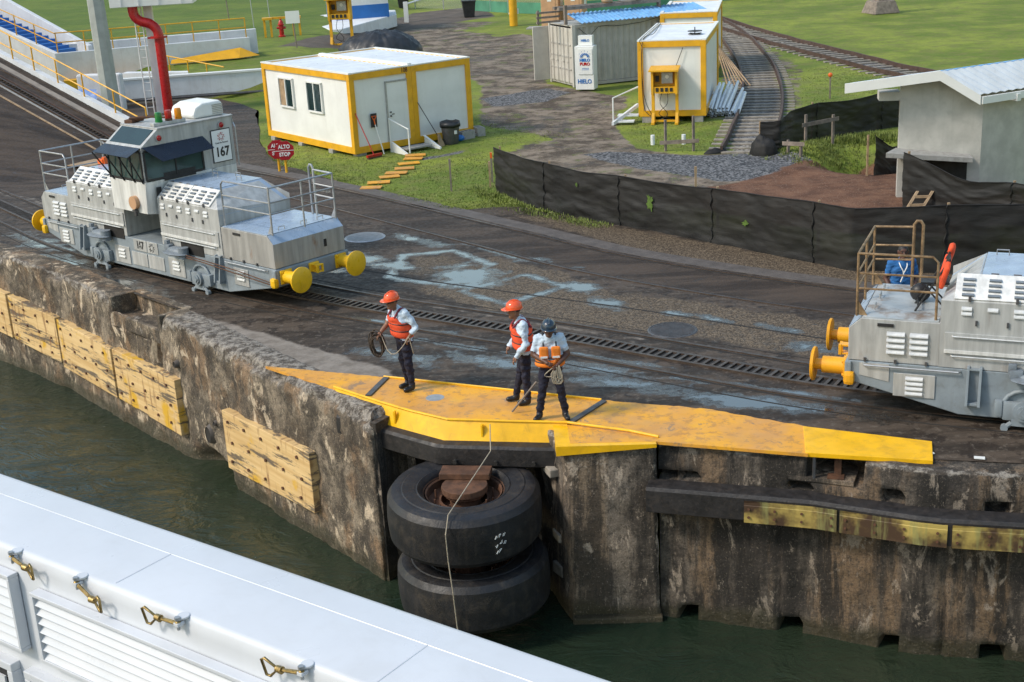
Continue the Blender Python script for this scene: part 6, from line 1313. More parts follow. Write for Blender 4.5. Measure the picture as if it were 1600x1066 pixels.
silt_fence('silt_fence', 'short dark blue-black cloth screen at the edge of the excavation', [(10.45, 37.0), (10.62, 37.5), (11.3, 38.2), (12.6, 38.9)], 1.15, 8, mat='silt')
silt_fence('silt_fence', 'black cloth fence wrapped around the corner of the concrete hut', [(9.95, 32.7), (10.2, 32.3), (11.0, 31.3), (12.2, 30.3), (14, 29.2), (17, 28)], lambda s: 1.45-.45*sstep(0, 2.2, s), 11)
# crumpled cloth at the railway end
for (x, y, sx, sy, h, rz, lb) in ((8.05, 40.75, .35, .5, .55, .6, 'crumpled black cloth heaped at the right rail end'), (6.75, 41.45, .4, .16, .16, .3, 'small crumpled black cloth lying at the left rail end')):
    mb = MB(); mb.ell((0, 0, 0), (sx, sy, h), 28, 12, 0, 90); mb.v = [(a*(1+.3*fbm(a*4, b*4, c)), b*(1+.3*fbm(b*4, a*4, c+2)), c*(1+.35*fbm(a*5, b*5, 7))) for a, b, c in mb.v]; o = mb.build('crumpled_cloth', 'silt', smooth=1); o.location = (x, y, gz(x, y)); o.rotation_euler.z = rz; tag(o, lb, 'cloth')
# batter boards, stakes, ladder
def stakes(label, p0, p1, h, bar):
    t = thing('batter_board', label, 'stakes')
    for p, hh in ((p0, h), (p1, h*1.12)): z = gz(*p); mb = MB(); mb.box((p[0], p[1], z+hh/2-.1), (.07, .07, hh+.2), rz=.3); mb.build('stake', 'greywood', t)
    z = gz(*p0)+bar; mb = MB(); a, b = Vector((*p0, z)), Vector((*p1, z+.04)); d = (b-a).normalized()*.18; nrm = Vector((d.y, -d.x, 0)).normalized()*.06; a = a-d+nrm; b = b+d+nrm
    mb.hexa([a+Vector((0, 0, -.06)), b+Vector((0, 0, -.06)), b+Vector((0, .025, -.06)), a+Vector((0, .025, -.06))], [a+Vector((0, 0, .06)), b+Vector((0, 0, .06)), b+Vector((0, .025, .06)), a+Vector((0, .025, .06))]); mb.build('cross_bar', 'greywood', t)
    return t
bb = stakes('two wooden stakes with a low bar in front of the small cabin', (5.22, 42.2), (6.08, 42.0), 1.0, .28)
stakes('two wooden stakes with a bar standing beside the grassy mound', (9.35, 40.75), (10.3, 41.2), .85, .55)
stakes('low short stakes with a board left of the grassy mound', (8.7, 40.2), (9.0, 39.8), .4, .3)
for i, (x, y) in enumerate(((4.95, 43.4), (5.95, 43.3))): mb = MB(); mb.cyl((0, 0, 0), (0, 0, .32), .07, n=10); o = mb.build('marker_tube', 'pvc'); o.location = (x, y, gz(x, y)+.0); tag(o, ('short white marker tube at the left of the low stakes', 'short white marker tube at the right of the low stakes')[i], 'tube', 'white marker tubes')
for (x, y, h, mt, lb) in ((-1.5, 37.7, .85, 'greywood', 'thin grey stake standing alone on the front lawn'), (-.32, 38.6, .8, 'orange', 'orange tipped stake at the left end of the long cloth fence'), (-.38, 37.9, .7, 'wood', 'reddish stake next to the fence end'), (12.6, 51.0, .9, 'orange', 'orange topped marker on the lawn behind the cloth fence'), (5.0, 34.2, 1.0, 'wood', 'pale wooden stake just behind the long cloth fence')):
    t = thing('survey_stake', lb, 'stake', (x, y, gz(x, y))); mb = MB(); mb.box((0, 0, h/2), (.05, .05, h)); mb.build('shaft', 'greywood' if mt == 'orange' else mt, t); mb = MB(); mb.box((0, 0, h), (.06, .06, .16)) if x < 10 else mb.ell((0, 0, h), (.09, .07, .09), 10, 6); mb.build('tip', mt, t)
ld = thing('wooden_ladder', 'short pale wooden ladder tilted against the cloth fence by the concrete hut', 'ladder', (9.62, 31.75, gz(9.62, 31.75)), -.15)
for x in (0, .36): mb = MB(); mb.hexa([(x, -.03, 0), (x+.06, -.03, 0), (x+.06, .04, 0), (x, .04, 0)], [(x+.42, .27, .62), (x+.48, .27, .62), (x+.48, .34, .62), (x+.42, .34, .62)]); mb.build('rail', 'wood', ld)
for k in range(3): f = .2+.3*k; mb = MB(); mb.box((.21+.42*f, .3*f, .62*f), (.36, .05, .06)); mb.build('rung', 'wood', ld)
# grass on the mound and ragged tufts along the fences
bl = MB(); rnd = random.Random(3)
def tuft(x, y, n, h):
    for _ in range(n):
        a = rnd.uniform(0, 6.28); r = rnd.uniform(0, .16); px, py = x+r*math.cos(a), y+r*math.sin(a); z = gz(px, py)-.02; l = rnd.uniform(.5, 1)*h; lean = rnd.uniform(.1, .6)*l; w = .012+.01*rnd.random(); cx, sx = math.cos(a), math.sin(a)
        bl.add([(px-sx*w, py+cx*w, z), (px+sx*w, py-cx*w, z), (px+cx*lean+sx*w*.3, py+sx*lean-cx*w*.3, z+l)], [(0, 1, 2)])
for _ in range(500):
    x, y = rnd.gauss(9.65, .75), rnd.gauss(40.5, .55); tuft(x, y, 7, .12)
for _ in range(260): x, y = rnd.gauss(11.4, .8), rnd.gauss(41.7, .3); tuft(x, y, 8, .24)
for _ in range(500):
    k = rnd.random()*3; i = int(k); A = [(-.6, 38.2), (.7, 35.3), (1.9, 33.5), (2.6, 32.8)]; f = k-i; x = A[i][0]+(A[i+1][0]-A[i][0])*f+rnd.gauss(-.25, .25); y = A[i][1]+(A[i+1][1]-A[i][1])*f+rnd.gauss(-.2, .25); tuft(x, y, 6, .13)
for _ in range(1100):
    k = rnd.random()*5; i = int(k); A = [(-8.2, 46), (-7.4, 43.6), (-5.4, 40.8), (-3.3, 37.4), (-1.5, 35.3), (.4, 35.3)]; f = k-i; x = A[i][0]+(A[i+1][0]-A[i][0])*f; y = A[i][1]+(A[i+1][1]-A[i][1])*f; q = abs(rnd.gauss(0, .5)); tuft(x+.7*q, y+.7*q, 6, .07)
rn = np.random.default_rng(4); nb = 0
gi = [(-9.5, 2.6, 34, 52, 30000), (3.8, 9.2, 40.5, 52, 9000), (-10, -6, 50, 60, 3000), (9, 18, 43, 60, 16000)]
for (x0, x1, y0, y1, cnt) in gi:
    xs_ = rn.uniform(x0, x1, cnt); ys_ = rn.uniform(y0, y1, cnt); ii = np.searchsorted(gx, xs_)-1; jj = np.searchsorted(gy, ys_)-1
    ok = (dirt[jj, ii]+.35*rn.normal(size=cnt) < .28) & (grav[jj, ii] < .25) & (reds[jj, ii] < .3) & (dm[jj, ii] < .42) & (ball[jj, ii] < .3)
    for x, y, j, i in zip(xs_[ok], ys_[ok], jj[ok], ii[ok]):
        for _ in range(2):
            a = rnd.uniform(0, 6.28); l = rnd.uniform(.02, .055); w = rnd.uniform(.010, .026); le = rnd.uniform(0, .06); px, py = x+rnd.uniform(-.08, .08), y+rnd.uniform(-.08, .08); z = GZ[j, i]-.015; cx, sx = math.cos(a), math.sin(a)
            bl.add([(px-sx*w, py+cx*w, z), (px+sx*w, py-cx*w, z), (px+cx*le, py+sx*le, z+l)], [(0, 1, 2)])
g_ = bl.build('grass_tufts', 'leaf'); stuff(g_); g_['label'] = 'ragged grass blades on the mound and lawn edge'

# ------------------------------------------------------------------ concrete hut at the right
rb = thing('concrete_hut', 'unpainted plaster hut with white gable roof and stone shelf', 'hut', (12.1, 33.7, 0), math.atan2(-.35, 2.0))
# local x runs along the gable wall (right = 0), y goes back
mb = MB(); mb.ext([(-1.92, -.2), (.12, -.2), (.12, 2.62), (-1.0, 3.10), (-1.92, 2.95)], 'y', 0, .18); mb.build('gable_wall', 'plaster', rb)
mb = MB(); a = .14; mb.hexa([(.118, .0, -.2), (4.2, 3.0, -.2), (4.1, 3.15, -.2), (.0, .17, -.2)], [(.118, .0, 2.6), (4.2, 3.0, 2.6), (4.1, 3.15, 2.6), (.0, .17, 2.6)]); mb.build('side_wall', 'plaster', rb)
mb = MB(); mb.hexa([(-1.92, .16, -.3), (-1.74, .16, -.3), (1.46, 2.53, -.3), (1.3, 2.53, -.3)], [(-1.92, .16, 2.8), (-1.74, .16, 2.8), (1.46, 2.53, 2.8), (1.3, 2.53, 2.8)]); mb.build('side_wall', 'plaster', rb)
mb = MB(); mb.box((-2.18, .25, 2.62), (.52, .5, .22)); mb.build('lintel_end', 'plaster', rb)
dv = Vector((.806, .592, 0))
def roof_side(nm, mt, A, B, zA, zB, ln, th, corr):
    n = 50 if corr else 1; P = []
    for j in (0, 1):
        for i in range(n+1):
            f = i/n*ln; q = dv*f; w = .028*math.sin(i*math.pi/1) if corr else 0; P.append(((A if j == 0 else B)[0]+q.x, (A if j == 0 else B)[1]+q.y, (zA if j == 0 else zB)+(.03*(i % 2) if corr else 0)))
    mb = MB(); mb.grid(P, n+1, 2); o = mb.build(nm, mt, rb); s = o.modifiers.new('t', 'SOLIDIFY'); s.thickness = th; return o
roof_side('roof_sheet', 'roofwhite', (-.05, -.42), (-1.05, -.42), 2.66, 3.26, 7, .02, True)
roof_side('roof_sheet', 'tarpblue', (-1.05, -.42), (-3.25, -.42), 3.27, 3.02, 7, .02, True)
mb = MB(); mb.ext([(-3.34, 2.80), (-1.04, 3.05), (-.04, 2.42), (-.04, 2.66), (-1.04, 3.30), (-3.34, 3.04)], 'y', -.50, -.44); mb.build('gable_fascia', 'signwhite', rb)
mb = MB(); A = Vector((-.02, -.44, 0)); B = A+dv*7; nn_ = Vector((dv.y, -dv.x, 0))*.06; mb.hexa([(A.x, A.y, 2.44), (A.x+nn_.x, A.y+nn_.y, 2.44), (B.x+nn_.x, B.y+nn_.y, 2.44), (B.x, B.y, 2.44)], [(A.x, A.y, 2.62), (A.x+nn_.x, A.y+nn_.y, 2.62), (B.x+nn_.x, B.y+nn_.y, 2.62), (B.x, B.y, 2.62)]); mb.build('gutter', 'signwhite', rb)
for q in (1.0, 2.6, 4.2): p = Vector((.05, -.2, 0))+dv*q; mb = MB(); mb.box((p.x, p.y, 2.48), (.5, .14, .18), rz=-.9); mb.build('rafter_end', 'white', rb)
mb = MB(); mb.hexa([(-2.30, -.66, 1.17), (-.14, -.52, .97), (-.14, .02, .97), (-1.98, .02, 1.17)], [(-2.30, -.66, 1.30), (-.14, -.52, 1.10), (-.14, .02, 1.10), (-1.98, .02, 1.30)]); mb.build('stone_shelf', 'conc', rb, bevel=.01)
mb = MB(); mb.box((-.92, -.003, .45), (1.45, .02, 1.0)); mb.build('hatch_opening', 'void', rb)
mb = MB(); mb.box((-1.55, -.03, .55), (.16, .05, .5)); mb.build('hatch_jamb', 'plaster', rb)
# stone pillar on the far lawn
sp_ = thing('stone_pillar', 'dark mossy pillar on a stone plinth on the far right lawn', 'pillar', (23.3, 82.4, gz(23.3, 82.4)), .25)
mb = MB(); mb.hexa([(-.85, -.85, 0), (.85, -.85, 0), (.85, .85, 0), (-.85, .85, 0)], [(-.62, -.62, .75), (.62, -.62, .75), (.62, .62, .75), (-.62, .62, .75)]); mb.build('plinth', 'greywood', sp_, bevel=.05)
mb = MB(); mb.box((0, 0, 2.2), (.75, .75, 3.0), ch=.04); mb.build('shaft', 'greywood', sp_)

# ------------------------------------------------------------------ lamp pole, fire mast
lp = thing('lamp_pole', 'tall grey octagonal concrete lamp pole left of the red riser', 'pole', (-14.75, 51.4, .0))
mb = MB(); mb.tube([(0, 0, -.2), (-.12, .0, 14)], [.36, .25], 8); mb.build('shaft', 'pole', lp); mb = MB(); mb.cyl((0, 0, 0), (0, 0, .3), .48, n=16); mb.build('footing', 'conc', lp)
fm_ = thing('monitor_mast', 'white square mast with ladder carrying a white platform', 'mast', (-14.2, 56.6, 0), .1)
mb = MB(); mb.box((0, 0, 2.5), (.34, .34, 5.0), ch=.02); mb.build('column', 'white', fm_)
mb = MB(); mb.box((.30, -.2, 4.72), (3.3, 1.5, .55), ch=.02); pf_ = mb.build('platform', 'white', fm_)
for x in (-.9, -.2, .6, 1.5): mb = MB(); mb.box((x, -.96, 4.72), (.05, .04, .5)); mb.build('stiffener', 'wconc', pf_)
for x in (-.55, -.25): mb = MB(); mb.tube([(x, -.25, 0), (x, -.25, 4.8)], .028, 6); mb.build('ladder_rail', 'white', fm_)
for k in range(13): mb = MB(); mb.tube([(-.55, -.25, .3+.34*k), (-.25, -.25, .3+.34*k)], .016, 6); mb.build('ladder_rung', 'white', fm_)
rr_ = thing('riser_pipe', 'thick red fire water riser pipe with flange and offset bend', 'pipe', (-13.75, 56.0, 0), .1)
mb = MB(); mb.tube([tuple(p) for p in spline([(0, 0, 0), (0, 0, 2.2), (0, 0, 3.2), (-.06, 0, 3.5), (-.28, 0, 3.72), (-.60, 0, 3.82), (-.83, 0, 4.0), (-.9, 0, 4.25), (-.9, 0, 4.5)], .12)], .20, 16); mb.build('pipe', 'red', rr_, smooth=40)
mb = MB(); mb.cyl((0, 0, 3.14), (0, 0, 3.22), .34, n=20); mb.box((-.3, 0, 3.16), (.3, .16, .06)); mb.build('flange', 'red', rr_, smooth=40)
# small flat things on the quay
for (x, y, r, lb) in ((-3.56, 32.8, .50, 'round pale manhole cover right of the silver locomotive'), (3.06, 24.1, .46, 'round ribbed manhole cover on the gravelly strip')):
    t = thing('manhole_cover', lb, 'manhole', (x, y, .0)); mb = MB(); mb.lathe([(0, .010), (r-.04, .010), (r-.04, .006), (r-.02, .006), (r-.02, .014), (r, .014), (r+.02, .0)], 36); mb.build('lid', 'darksteel' if x > 0 else 'galv', t)
    for k in range(-6, 7): mb = MB(); q = k*.065; w = math.sqrt(max(.01, (r-.05)**2-q*q)); mb.box((0, q, .012), (2*w, .018, .01), rz=0); mb.build('rib', 'darksteel' if x > 0 else 'galv', t)
mb = MB(); mb.box((0, 0, .02), (1.5, 1.1, .03), rz=-.5); o = mb.build('plywood_sheet', 'wood'); o.location = (-14.1, 45.0, float(deck_h(np.array(-14.1), np.array(45.0)))+.03); o.rotation_euler = (0, .0, .1); tag(o, 'loose plywood sheet lying behind the locomotive railing', 'board')
for (x, y) in ((5.95, 17.75), (6.6, 17.5)):
    mb = MB(); mb.box((0, 0, .015), (.15, .08, .012), rz=random.uniform(0, 3)); o = mb.build('litter_scrap', 'white'); o.location = (x, y, .01)
    tag(o, {5.95: 'small white scrap on the deck left of the other near the right wall', 6.6: 'white scrap on the deck by the far right wall', -5.2: 'pale scrap beside the broken coping near the yellow paint', -7.6: 'pale scrap beside the coping recess'}[x], 'litter')
# ------------------------------------------------------------------ people
def V3(*a): return Vector(a)
def person(label, loc, F, J, sleeves, mats, extra=None):
    """J: joint positions, one remeshed continuous body; faces take the material of the nearest limb"""
    t = thing('person', label, 'person', loc); F = Vector(F).normalized(); Rv = Vector((F.y, -F.x, 0))
    J = {k: Vector(v) for k, v in J.items()}; seg = []; mnames = ['skin_', 'shirt_', 'trouser_', 'shoe_']
    def s(a, b, r0, r1, m): seg.append((Vector(a), Vector(b), r0, r1, m))
    pel, ch, nk, hd = J['pelvis'], J['chest'], J['neck'], J['head']
    for q in (-1, 1):
        H = pel+Rv*q*.085; S_ = ch+Rv*q*.085
        s(H+V3(0, 0, .02), S_, .115, .125, 1); s(S_, ch+Rv*q*.10+V3(0, 0, .10), .12, .095, 1)
    s(pel-Rv*.07, pel+Rv*.07, .125, .125, 2); s(pel+V3(0, 0, .16), ch+V3(0, 0, .12), .12, .11, 1); s(ch+V3(0, 0, .14), nk+V3(0, 0, .0), .075, .062, 1)
    s(nk-V3(0, 0, .02), hd-V3(0, 0, .06), .055, .055, 0)
    s(hd+V3(0, 0, .03)-F*.012, hd-V3(0, 0, .03)-F*.005, .088, .080, 0); s(hd-V3(0, 0, .07)+F*.035, hd-V3(0, 0, .085)+F*.05, .055, .045, 0); s(hd+F*.085-V3(0, 0, .0), hd+F*.105-V3(0, 0, .025), .012, .018, 0)
    for q in (-1, 1): s(hd+Rv*q*.085-V3(0, 0, .02), hd+Rv*q*.09+V3(0, 0, .02), .018, .02, 0)
    for k in 'RL':
        q = 1 if k == 'R' else -1; hp = pel+Rv*q*.085-V3(0, 0, .02); kn, an, to = J[k+'kn'], J[k+'an'], J[k+'to']
        s(hp, kn, .098, .070, 2); s(kn, an+V3(0, 0, .05), .070, .058, 2); s(an+V3(0, 0, .03), an-V3(0, 0, .02), .054, .055, 3); s(an-V3(0, 0, .035), to, .05, .045, 3)
        sh_ = J[k+'sh']; el, ha = J[k+'el'], J[k+'ha']; s(sh_-Rv*q*.03, sh_, .075, .068, 1)
        mid = sh_.lerp(el, .72); s(sh_, mid, .066, .057, 1); s(mid, el, .055, .047, 1 if sleeves[k] > 1 else 0)
        wr = el.lerp(ha, .98); m2 = el.lerp(wr, .55); s(el, m2, .047 if sleeves[k] < 2 else .054, .041 if sleeves[k] < 2 else .052, 1 if sleeves[k] >= 2 else 0); s(m2, wr, .041 if sleeves[k] < 3 else .05, .031 if sleeves[k] < 3 else .043, 1 if sleeves[k] >= 3 else 0)
        d = (ha-el).normalized(); s(ha, ha+d*.06, .030, .034, 0)
    mb = MB()
    for a, b, r0, r1, m in seg:
        d = (b-a); L_ = d.length; d = d.normalized() if L_ > 1e-5 else V3(0, 0, 1); pts = []; rr = []
        for i in range(4): th = math.pi/2*i/4; pts.append(a-d*r0*math.cos(th)); rr.append(max(.002, r0*math.sin(th)))
        pts.append(a); rr.append(r0); pts.append(b); rr.append(r1)
        for i in range(3, -1, -1): th = math.pi/2*i/4; pts.append(b+d*r1*math.cos(th)); rr.append(max(.002, r1*math.sin(th)))
        mb.tube(pts, rr, 14)
    me = bpy.data.meshes.new('tmp'); me.from_pydata(mb.v, [], mb.f); tmp = bpy.data.objects.new('tmp', me); COL.objects.link(tmp)
    rm = tmp.modifiers.new('r', 'REMESH'); rm.mode = 'VOXEL'; rm.voxel_size = .0135; sm = tmp.modifiers.new('s', 'SMOOTH'); sm.iterations = 5; sm.factor = .5
    body = bpy.data.meshes.new_from_object(tmp.evaluated_get(bpy.context.evaluated_depsgraph_get())); bpy.data.objects.remove(tmp)
    # cloth folds
    co = np.empty(len(body.vertices)*3); body.vertices.foreach_get('co', co); co = co.reshape(-1, 3)
    A = np.array([x[0] for x in seg]); B = np.array([x[1] for x in seg]); r0 = np.array([x[2] for x in seg]); r1 = np.array([x[3] for x in seg]); mm = np.array([x[4] for x in seg])
    AB = B-A; tt_ = np.clip(((co[:, None]-A)*AB).sum(2)/np.maximum((AB*AB).sum(1), 1e-9), 0, 1); dist = np.linalg.norm(co[:, None]-A-tt_[..., None]*AB, axis=2)/(r0+(r1-r0)*tt_)
    near = mm[dist.argmin(1)]
    nr = np.empty(len(body.vertices)*3); body.vertices.foreach_get('normal', nr); nr = nr.reshape(-1, 3)
    fold = np.array([fbm(c[0]*9, c[1]*9, c[2]*13, 3) for c in co])*np.where(np.isin(near, (1, 2)), .02, 0); co = co+nr*fold[:, None]; body.vertices.foreach_set('co', co.ravel())
    verts = [tuple(c) for c in co]; faces = [tuple(p.vertices) for p in body.polygons]; mi = [int(np.bincount(near[list(f)], minlength=4).argmax()) for f in faces]; bpy.data.meshes.remove(body)
    fb_ = MB(); fb_.v, fb_.f, fb_.mi = verts, faces, mi; fb_.cur = 0
    for k in 'RL':     # fingers, slightly curled
        q = 1 if k == 'R' else -1; el, ha = J[k+'el'], J[k+'ha']; d = (ha-el).normalized(); side = d.cross(F); side = side.normalized() if side.length > .2 else Rv*q; palm = side.cross(d).normalized()
        if palm.dot(pel+V3(0, 0, .15)-ha) < 0: palm = -palm
        for i, ln in enumerate((.068, .078, .072, .056)):
            o = ha+d*.075+side*(-.027+.018*i); fb_.tube([o-d*.02, o+d*ln*.45+palm*.006, o+d*ln*.75+palm*.022, o+d*ln*.8+palm*.045], [.0095, .009, .0085, .007], 7)
        o = ha+d*.02-side*.03; fb_.tube([o, o-side*.022+d*.03+palm*.01, o-side*.02+d*.055+palm*.025], [.011, .010, .008], 7)
    bd = fb_.build('body', [mats['skin'], mats['shirt'], 'trouser', 'shoe'], t, smooth=1)
    # face: eyes, brows, mouth
    for q in (-1, 1):
        mb = MB(); c = hd+F*.078+Rv*q*.032+V3(0, 0, .012); mb.ell(c, (.012, .012, .008), 8, 6); mb.build('eye', 'black', t)
        mb = MB(); c = hd+F*.08+Rv*q*.034+V3(0, 0, .03); mb.tube([c-Rv*.018, c+V3(0, 0, .004), c+Rv*.018], .005, 5); mb.build('eyebrow', 'hair', t)
    mb = MB(); c = hd+F*.088-V3(0, 0, .058); mb.tube([c-Rv*.024-F*.006, c, c+Rv*.024-F*.006], .005, 5); mb.build('mouth', 'rust', t)
    mb = MB(); mb.ell((0, 0, 0), (.094, .094, .10), 18, 10, -12, 90); mb.v = [tuple(hd+V3(*v)*1.0+V3(0, 0, .03)-F*.012) for v in mb.v]
    mb.v = [tuple(Vector(v)-F*.012 if (Vector(v)-hd).dot(F) > 0 else Vector(v)-V3(0, 0, .0)) for v in mb.v]; mb.build('hair', 'hair', t, smooth=1)
    return t, F, Rv, J
def helmet(t, F, Rv, hd, mat):
    m = Matrix((Rv, F, Vector((0, 0, 1)))).transposed(); up_ = V3(0, 0, .045)
    mb = MB(); prof = [(.122, 0), (.122, .02), (.118, .055), (.10, .095), (.065, .125), (.03, .138), (0, .141)]; mb.lathe(prof, 28); mb.tube([(0, -.105, .085), (0, -.05, .135), (0, 0, .147), (0, .05, .135), (0, .105, .085)], .014, 6); mb.tube([(.04, -.10, .08), (.04, 0, .138), (.04, .10, .08)], .008, 6); mb.tube([(-.04, -.10, .08), (-.04, 0, .138), (-.04, .10, .08)], .008, 6)
    mb.v = [tuple(hd+up_+m @ Vector((x*.95, y*1.12, z))) for x, y, z in mb.v]; h = mb.build('helmet', mat, t, smooth=50)
    mb = MB(); n = 28; V = []
    for j in range(2):
        for i in range(n): a = 2*math.pi*i/n; fr = max(0, math.sin(a))**1.5; r = .120+(j*(.012+.058*fr)); V.append((r*math.cos(a)*.95, r*math.sin(a)*1.12, .006-j*.014*fr))
    mb.add(V, [(i, (i+1) % n, n+(i+1) % n, n+i) for i in range(n)]); mb.v = [tuple(hd+up_+m @ Vector(v)) for v in mb.v]; o = mb.build('brim', mat, h, smooth=1); so_ = o.modifiers.new('t', 'SOLIDIFY'); so_.thickness = .006
def vest(t, F, Rv, J, mat, z0, z1, front_gap=.0, straps='maroon', high=True):
    pel, ch = J['pelvis'], J['chest']; n = 40; m_ = 17; P = []
    m = Matrix((Rv, F, Vector((0, 0, 1)))).transposed()
    for j in range(m_):
        f = j/(m_-1); z = z0+(z1-z0)*f; g = (z-pel.z)/(ch.z-pel.z); c = pel.lerp(ch, g); c = Vector((c.x, c.y, z)); puff = .018*abs(math.sin(f*math.pi*3))**.5
        for i in range(n+1):
            a = math.pi/2+2*math.pi*(i+.0)/n; rx_, ry_ = .225+puff-.02*f, .158+puff*1.4
            arm = .05*sstep(.62, 1, f)*abs(math.cos(a))**2
            gap = front_gap*max(0, math.sin(a))**8*sstep(.5, 1, f)
            zz = z+(.0 if not high else .06*max(0, math.sin(a))**2*f)-.10*sstep(.7, 1, f)*abs(math.cos(a))**3-gap*.25
            v = m @ Vector(((rx_-arm)*math.cos(a), ry_*math.sin(a), 0)); P.append((c.x+v.x, c.y+v.y, zz))
    mb = MB(); mb.grid(P, n+1, m_); o = mb.build('life_vest', mat, t, smooth=1); s_ = o.modifiers.new('t', 'SOLIDIFY'); s_.thickness = .025; s_.offset = -1
    for f in (.33, .66):
        z = z0+(z1-z0)*f; g = (z-pel.z)/(ch.z-pel.z); c = pel.lerp(ch, g); mb = MB()
        mb.tube([tuple(Vector((c.x, c.y, z))+m @ Vector((.232*math.cos(2*math.pi*i/28), .168*math.sin(2*math.pi*i/28), 0))) for i in range(28)], .011, 6, closed=True); mb.build('belt', 'black', o, smooth=1)
    for q in (-1, 1):
        top = ch+Rv*q*.10+V3(0, 0, .205); a = Vector((*(pel.lerp(ch, 1)+F*.15+Rv*q*.10)[:2], z1-.02)); b = Vector((*(pel.lerp(ch, 1)-F*.15+Rv*q*.10)[:2], z1-.03))
        mb = MB(); pts = spline([tuple(a), tuple(a.lerp(top, .55)+F*.03), tuple(top+V3(0, 0, .012)), tuple(b.lerp(top, .55)-F*.03), tuple(b)], .04); mb.tube([tuple(p) for p in pts], .020 if straps != 'black' else .013, 6); mb.build('shoulder_strap', straps, o, smooth=1)
    return o
M['maroon'] = plain('maroon_strap', (.20, .03, .05), .8, .2, 9, .2, 50)
ZP = .032
sk = dict(skin='skin', shirt='shirt')
t, F, Rv, J = person('worker in orange helmet and red life vest holding a dark rope coil', (-1.80, 21.58, ZP), (-.80, -.60, 0), dict(pelvis=(-.04, 0, .93), chest=(-.09, -.02, 1.27), neck=(-.13, -.04, 1.485), head=(-.18, -.09, 1.605),
    Rsh=(-.21, .12, 1.41), Lsh=(.03, -.16, 1.41), Rel=(-.30, .08, 1.17), Rha=(-.42, -.04, 1.06), Lel=(.20, -.20, 1.17), Lha=(.085, -.25, 1.03),
    Rkn=(-.08, .06, .50), Ran=(-.03, .10, .09), Rto=(-.15, .02, .045), Lkn=(.02, -.09, .50), Lan=(.05, -.08, .09), Lto=(-.06, -.17, .045)), dict(R=1, L=2), sk)
helmet(t, F, Rv, J['head'], 'helmet'); vest(t, F, Rv, J, 'vest', .98, 1.36, .3, 'maroon')
mb = MB(); c = J['head']+F*.085+V3(0, 0, .012)
for q in (-1, 1): mb.ell(tuple(c+Rv*q*.036), (.028, .028, .02), 10, 6)
mb.tube([tuple(c-Rv*.1-F*.09), tuple(c-Rv*.07), tuple(c+Rv*.07), tuple(c+Rv*.1-F*.09)], .006, 5); mb.build('sunglasses', 'black', t)
rc = thing('rope_coil', 'dark brown rope coil hanging from the left worker\'s hand', 'rope', (-1.80, 21.58, ZP))
rg = random.Random(5)
for k in range(9):
    ox, oy = rg.uniform(-.03, .03), rg.uniform(-.05, .05); a0 = rg.uniform(.85, 1.12); mb = MB()
    mb.tube([(-.49+ox+.10*a0*math.sin(a)-.02*math.cos(a), -.06+oy+.04*math.cos(2*a+k), .90+.20*a0*math.cos(a)-.01*k % 3) for a in np.linspace(0, 2*math.pi, 22)[:-1]], .011, 6, closed=True); mb.build('loop', 'darkrope', rc, smooth=1)
mb = MB(); mb.tube([tuple(p) for p in spline([(-.42, -.05, 1.05), (-.30, -.2, .78), (-.18, -.26, .74), (-.02, -.29, .90), (.07, -.29, 1.03), (.10, -.30, .92), (.13, -.28, .74)], .05)], .008, 6); mb.build('rope_tail', 'rope', rc, smooth=1)
t, F, Rv, J = person('worker in orange helmet and red life vest seen in profile', (.16, 20.62, ZP), (-.97, -.12, 0), dict(pelvis=(.03, 0, .92), chest=(.0, 0, 1.26), neck=(-.05, 0, 1.475), head=(-.10, -.01, 1.60),
    Rsh=(-.02, .185, 1.40), Lsh=(.03, -.185, 1.40), Rel=(-.06, .24, 1.12), Rha=(-.20, .14, .96), Lel=(.06, -.25, 1.11), Lha=(-.10, -.24, .90),
    Rkn=(-.05, .09, .50), Ran=(-.13, .12, .09), Rto=(-.27, .10, .045), Lkn=(.04, -.09, .49), Lan=(.05, -.10, .09), Lto=(-.09, -.12, .045)), dict(R=3, L=3), sk)
helmet(t, F, Rv, J['head'], 'helmet'); vest(t, F, Rv, J, 'vest', .97, 1.36, .3, 'maroon')
t, F, Rv, J = person('worker in navy helmet and orange life vest looking down at a rope', (.58, 19.86, ZP), (.03, -1, 0), dict(pelvis=(0, 0, .91), chest=(0, .0, 1.24), neck=(0, -.03, 1.44), head=(0, -.085, 1.535),
    Rsh=(-.185, .0, 1.37), Lsh=(.185, .0, 1.37), Rel=(-.26, -.02, 1.11), Rha=(-.085, -.22, 1.05), Lel=(.28, -.04, 1.10), Lha=(.13, -.23, 1.01),
    Rkn=(-.14, -.02, .50), Ran=(-.20, .02, .09), Rto=(-.27, -.11, .045), Lkn=(.15, -.02, .50), Lan=(.21, .0, .09), Lto=(.24, -.14, .045)), dict(R=1, L=1), dict(skin='skin2', shirt='shirt'))
helmet(t, F, Rv, J['head']+V3(0, -.02, -.01), 'helmet2'); vest(t, F, Rv, J, 'vest2', .92, 1.17, .9, 'black', False)
for q in (-1, 1): mb = MB(); mb.box((q*.095, -.150, 1.17), (.145, .075, .20), ch=.036); mb.build('vest_flap', 'vest2', t); mb = MB(); mb.box((q*.095, -.190, 1.11), (.11, .006, .03)); mb.build('reflector', 'signwhite', t)
rc = thing('rope_hank', 'pale rope hank in the hands of the worker with navy helmet', 'rope', (.58, 19.86, ZP))
for k in range(8):
    x = .05+.012*k; l = rg.uniform(.18, .30); w = rg.uniform(.03, .06); mb = MB(); mb.tube([tuple(p) for p in spline([(.10, -.29, 1.0), (x-w, -.31, .95-l*.4), (x-w*.3, -.31, 1.0-l), (x+w, -.30, 1.0-l*.85), (.13, -.29, 1.0)], .03)], .0085, 6); mb.build('strand', 'rope', rc, smooth=1)
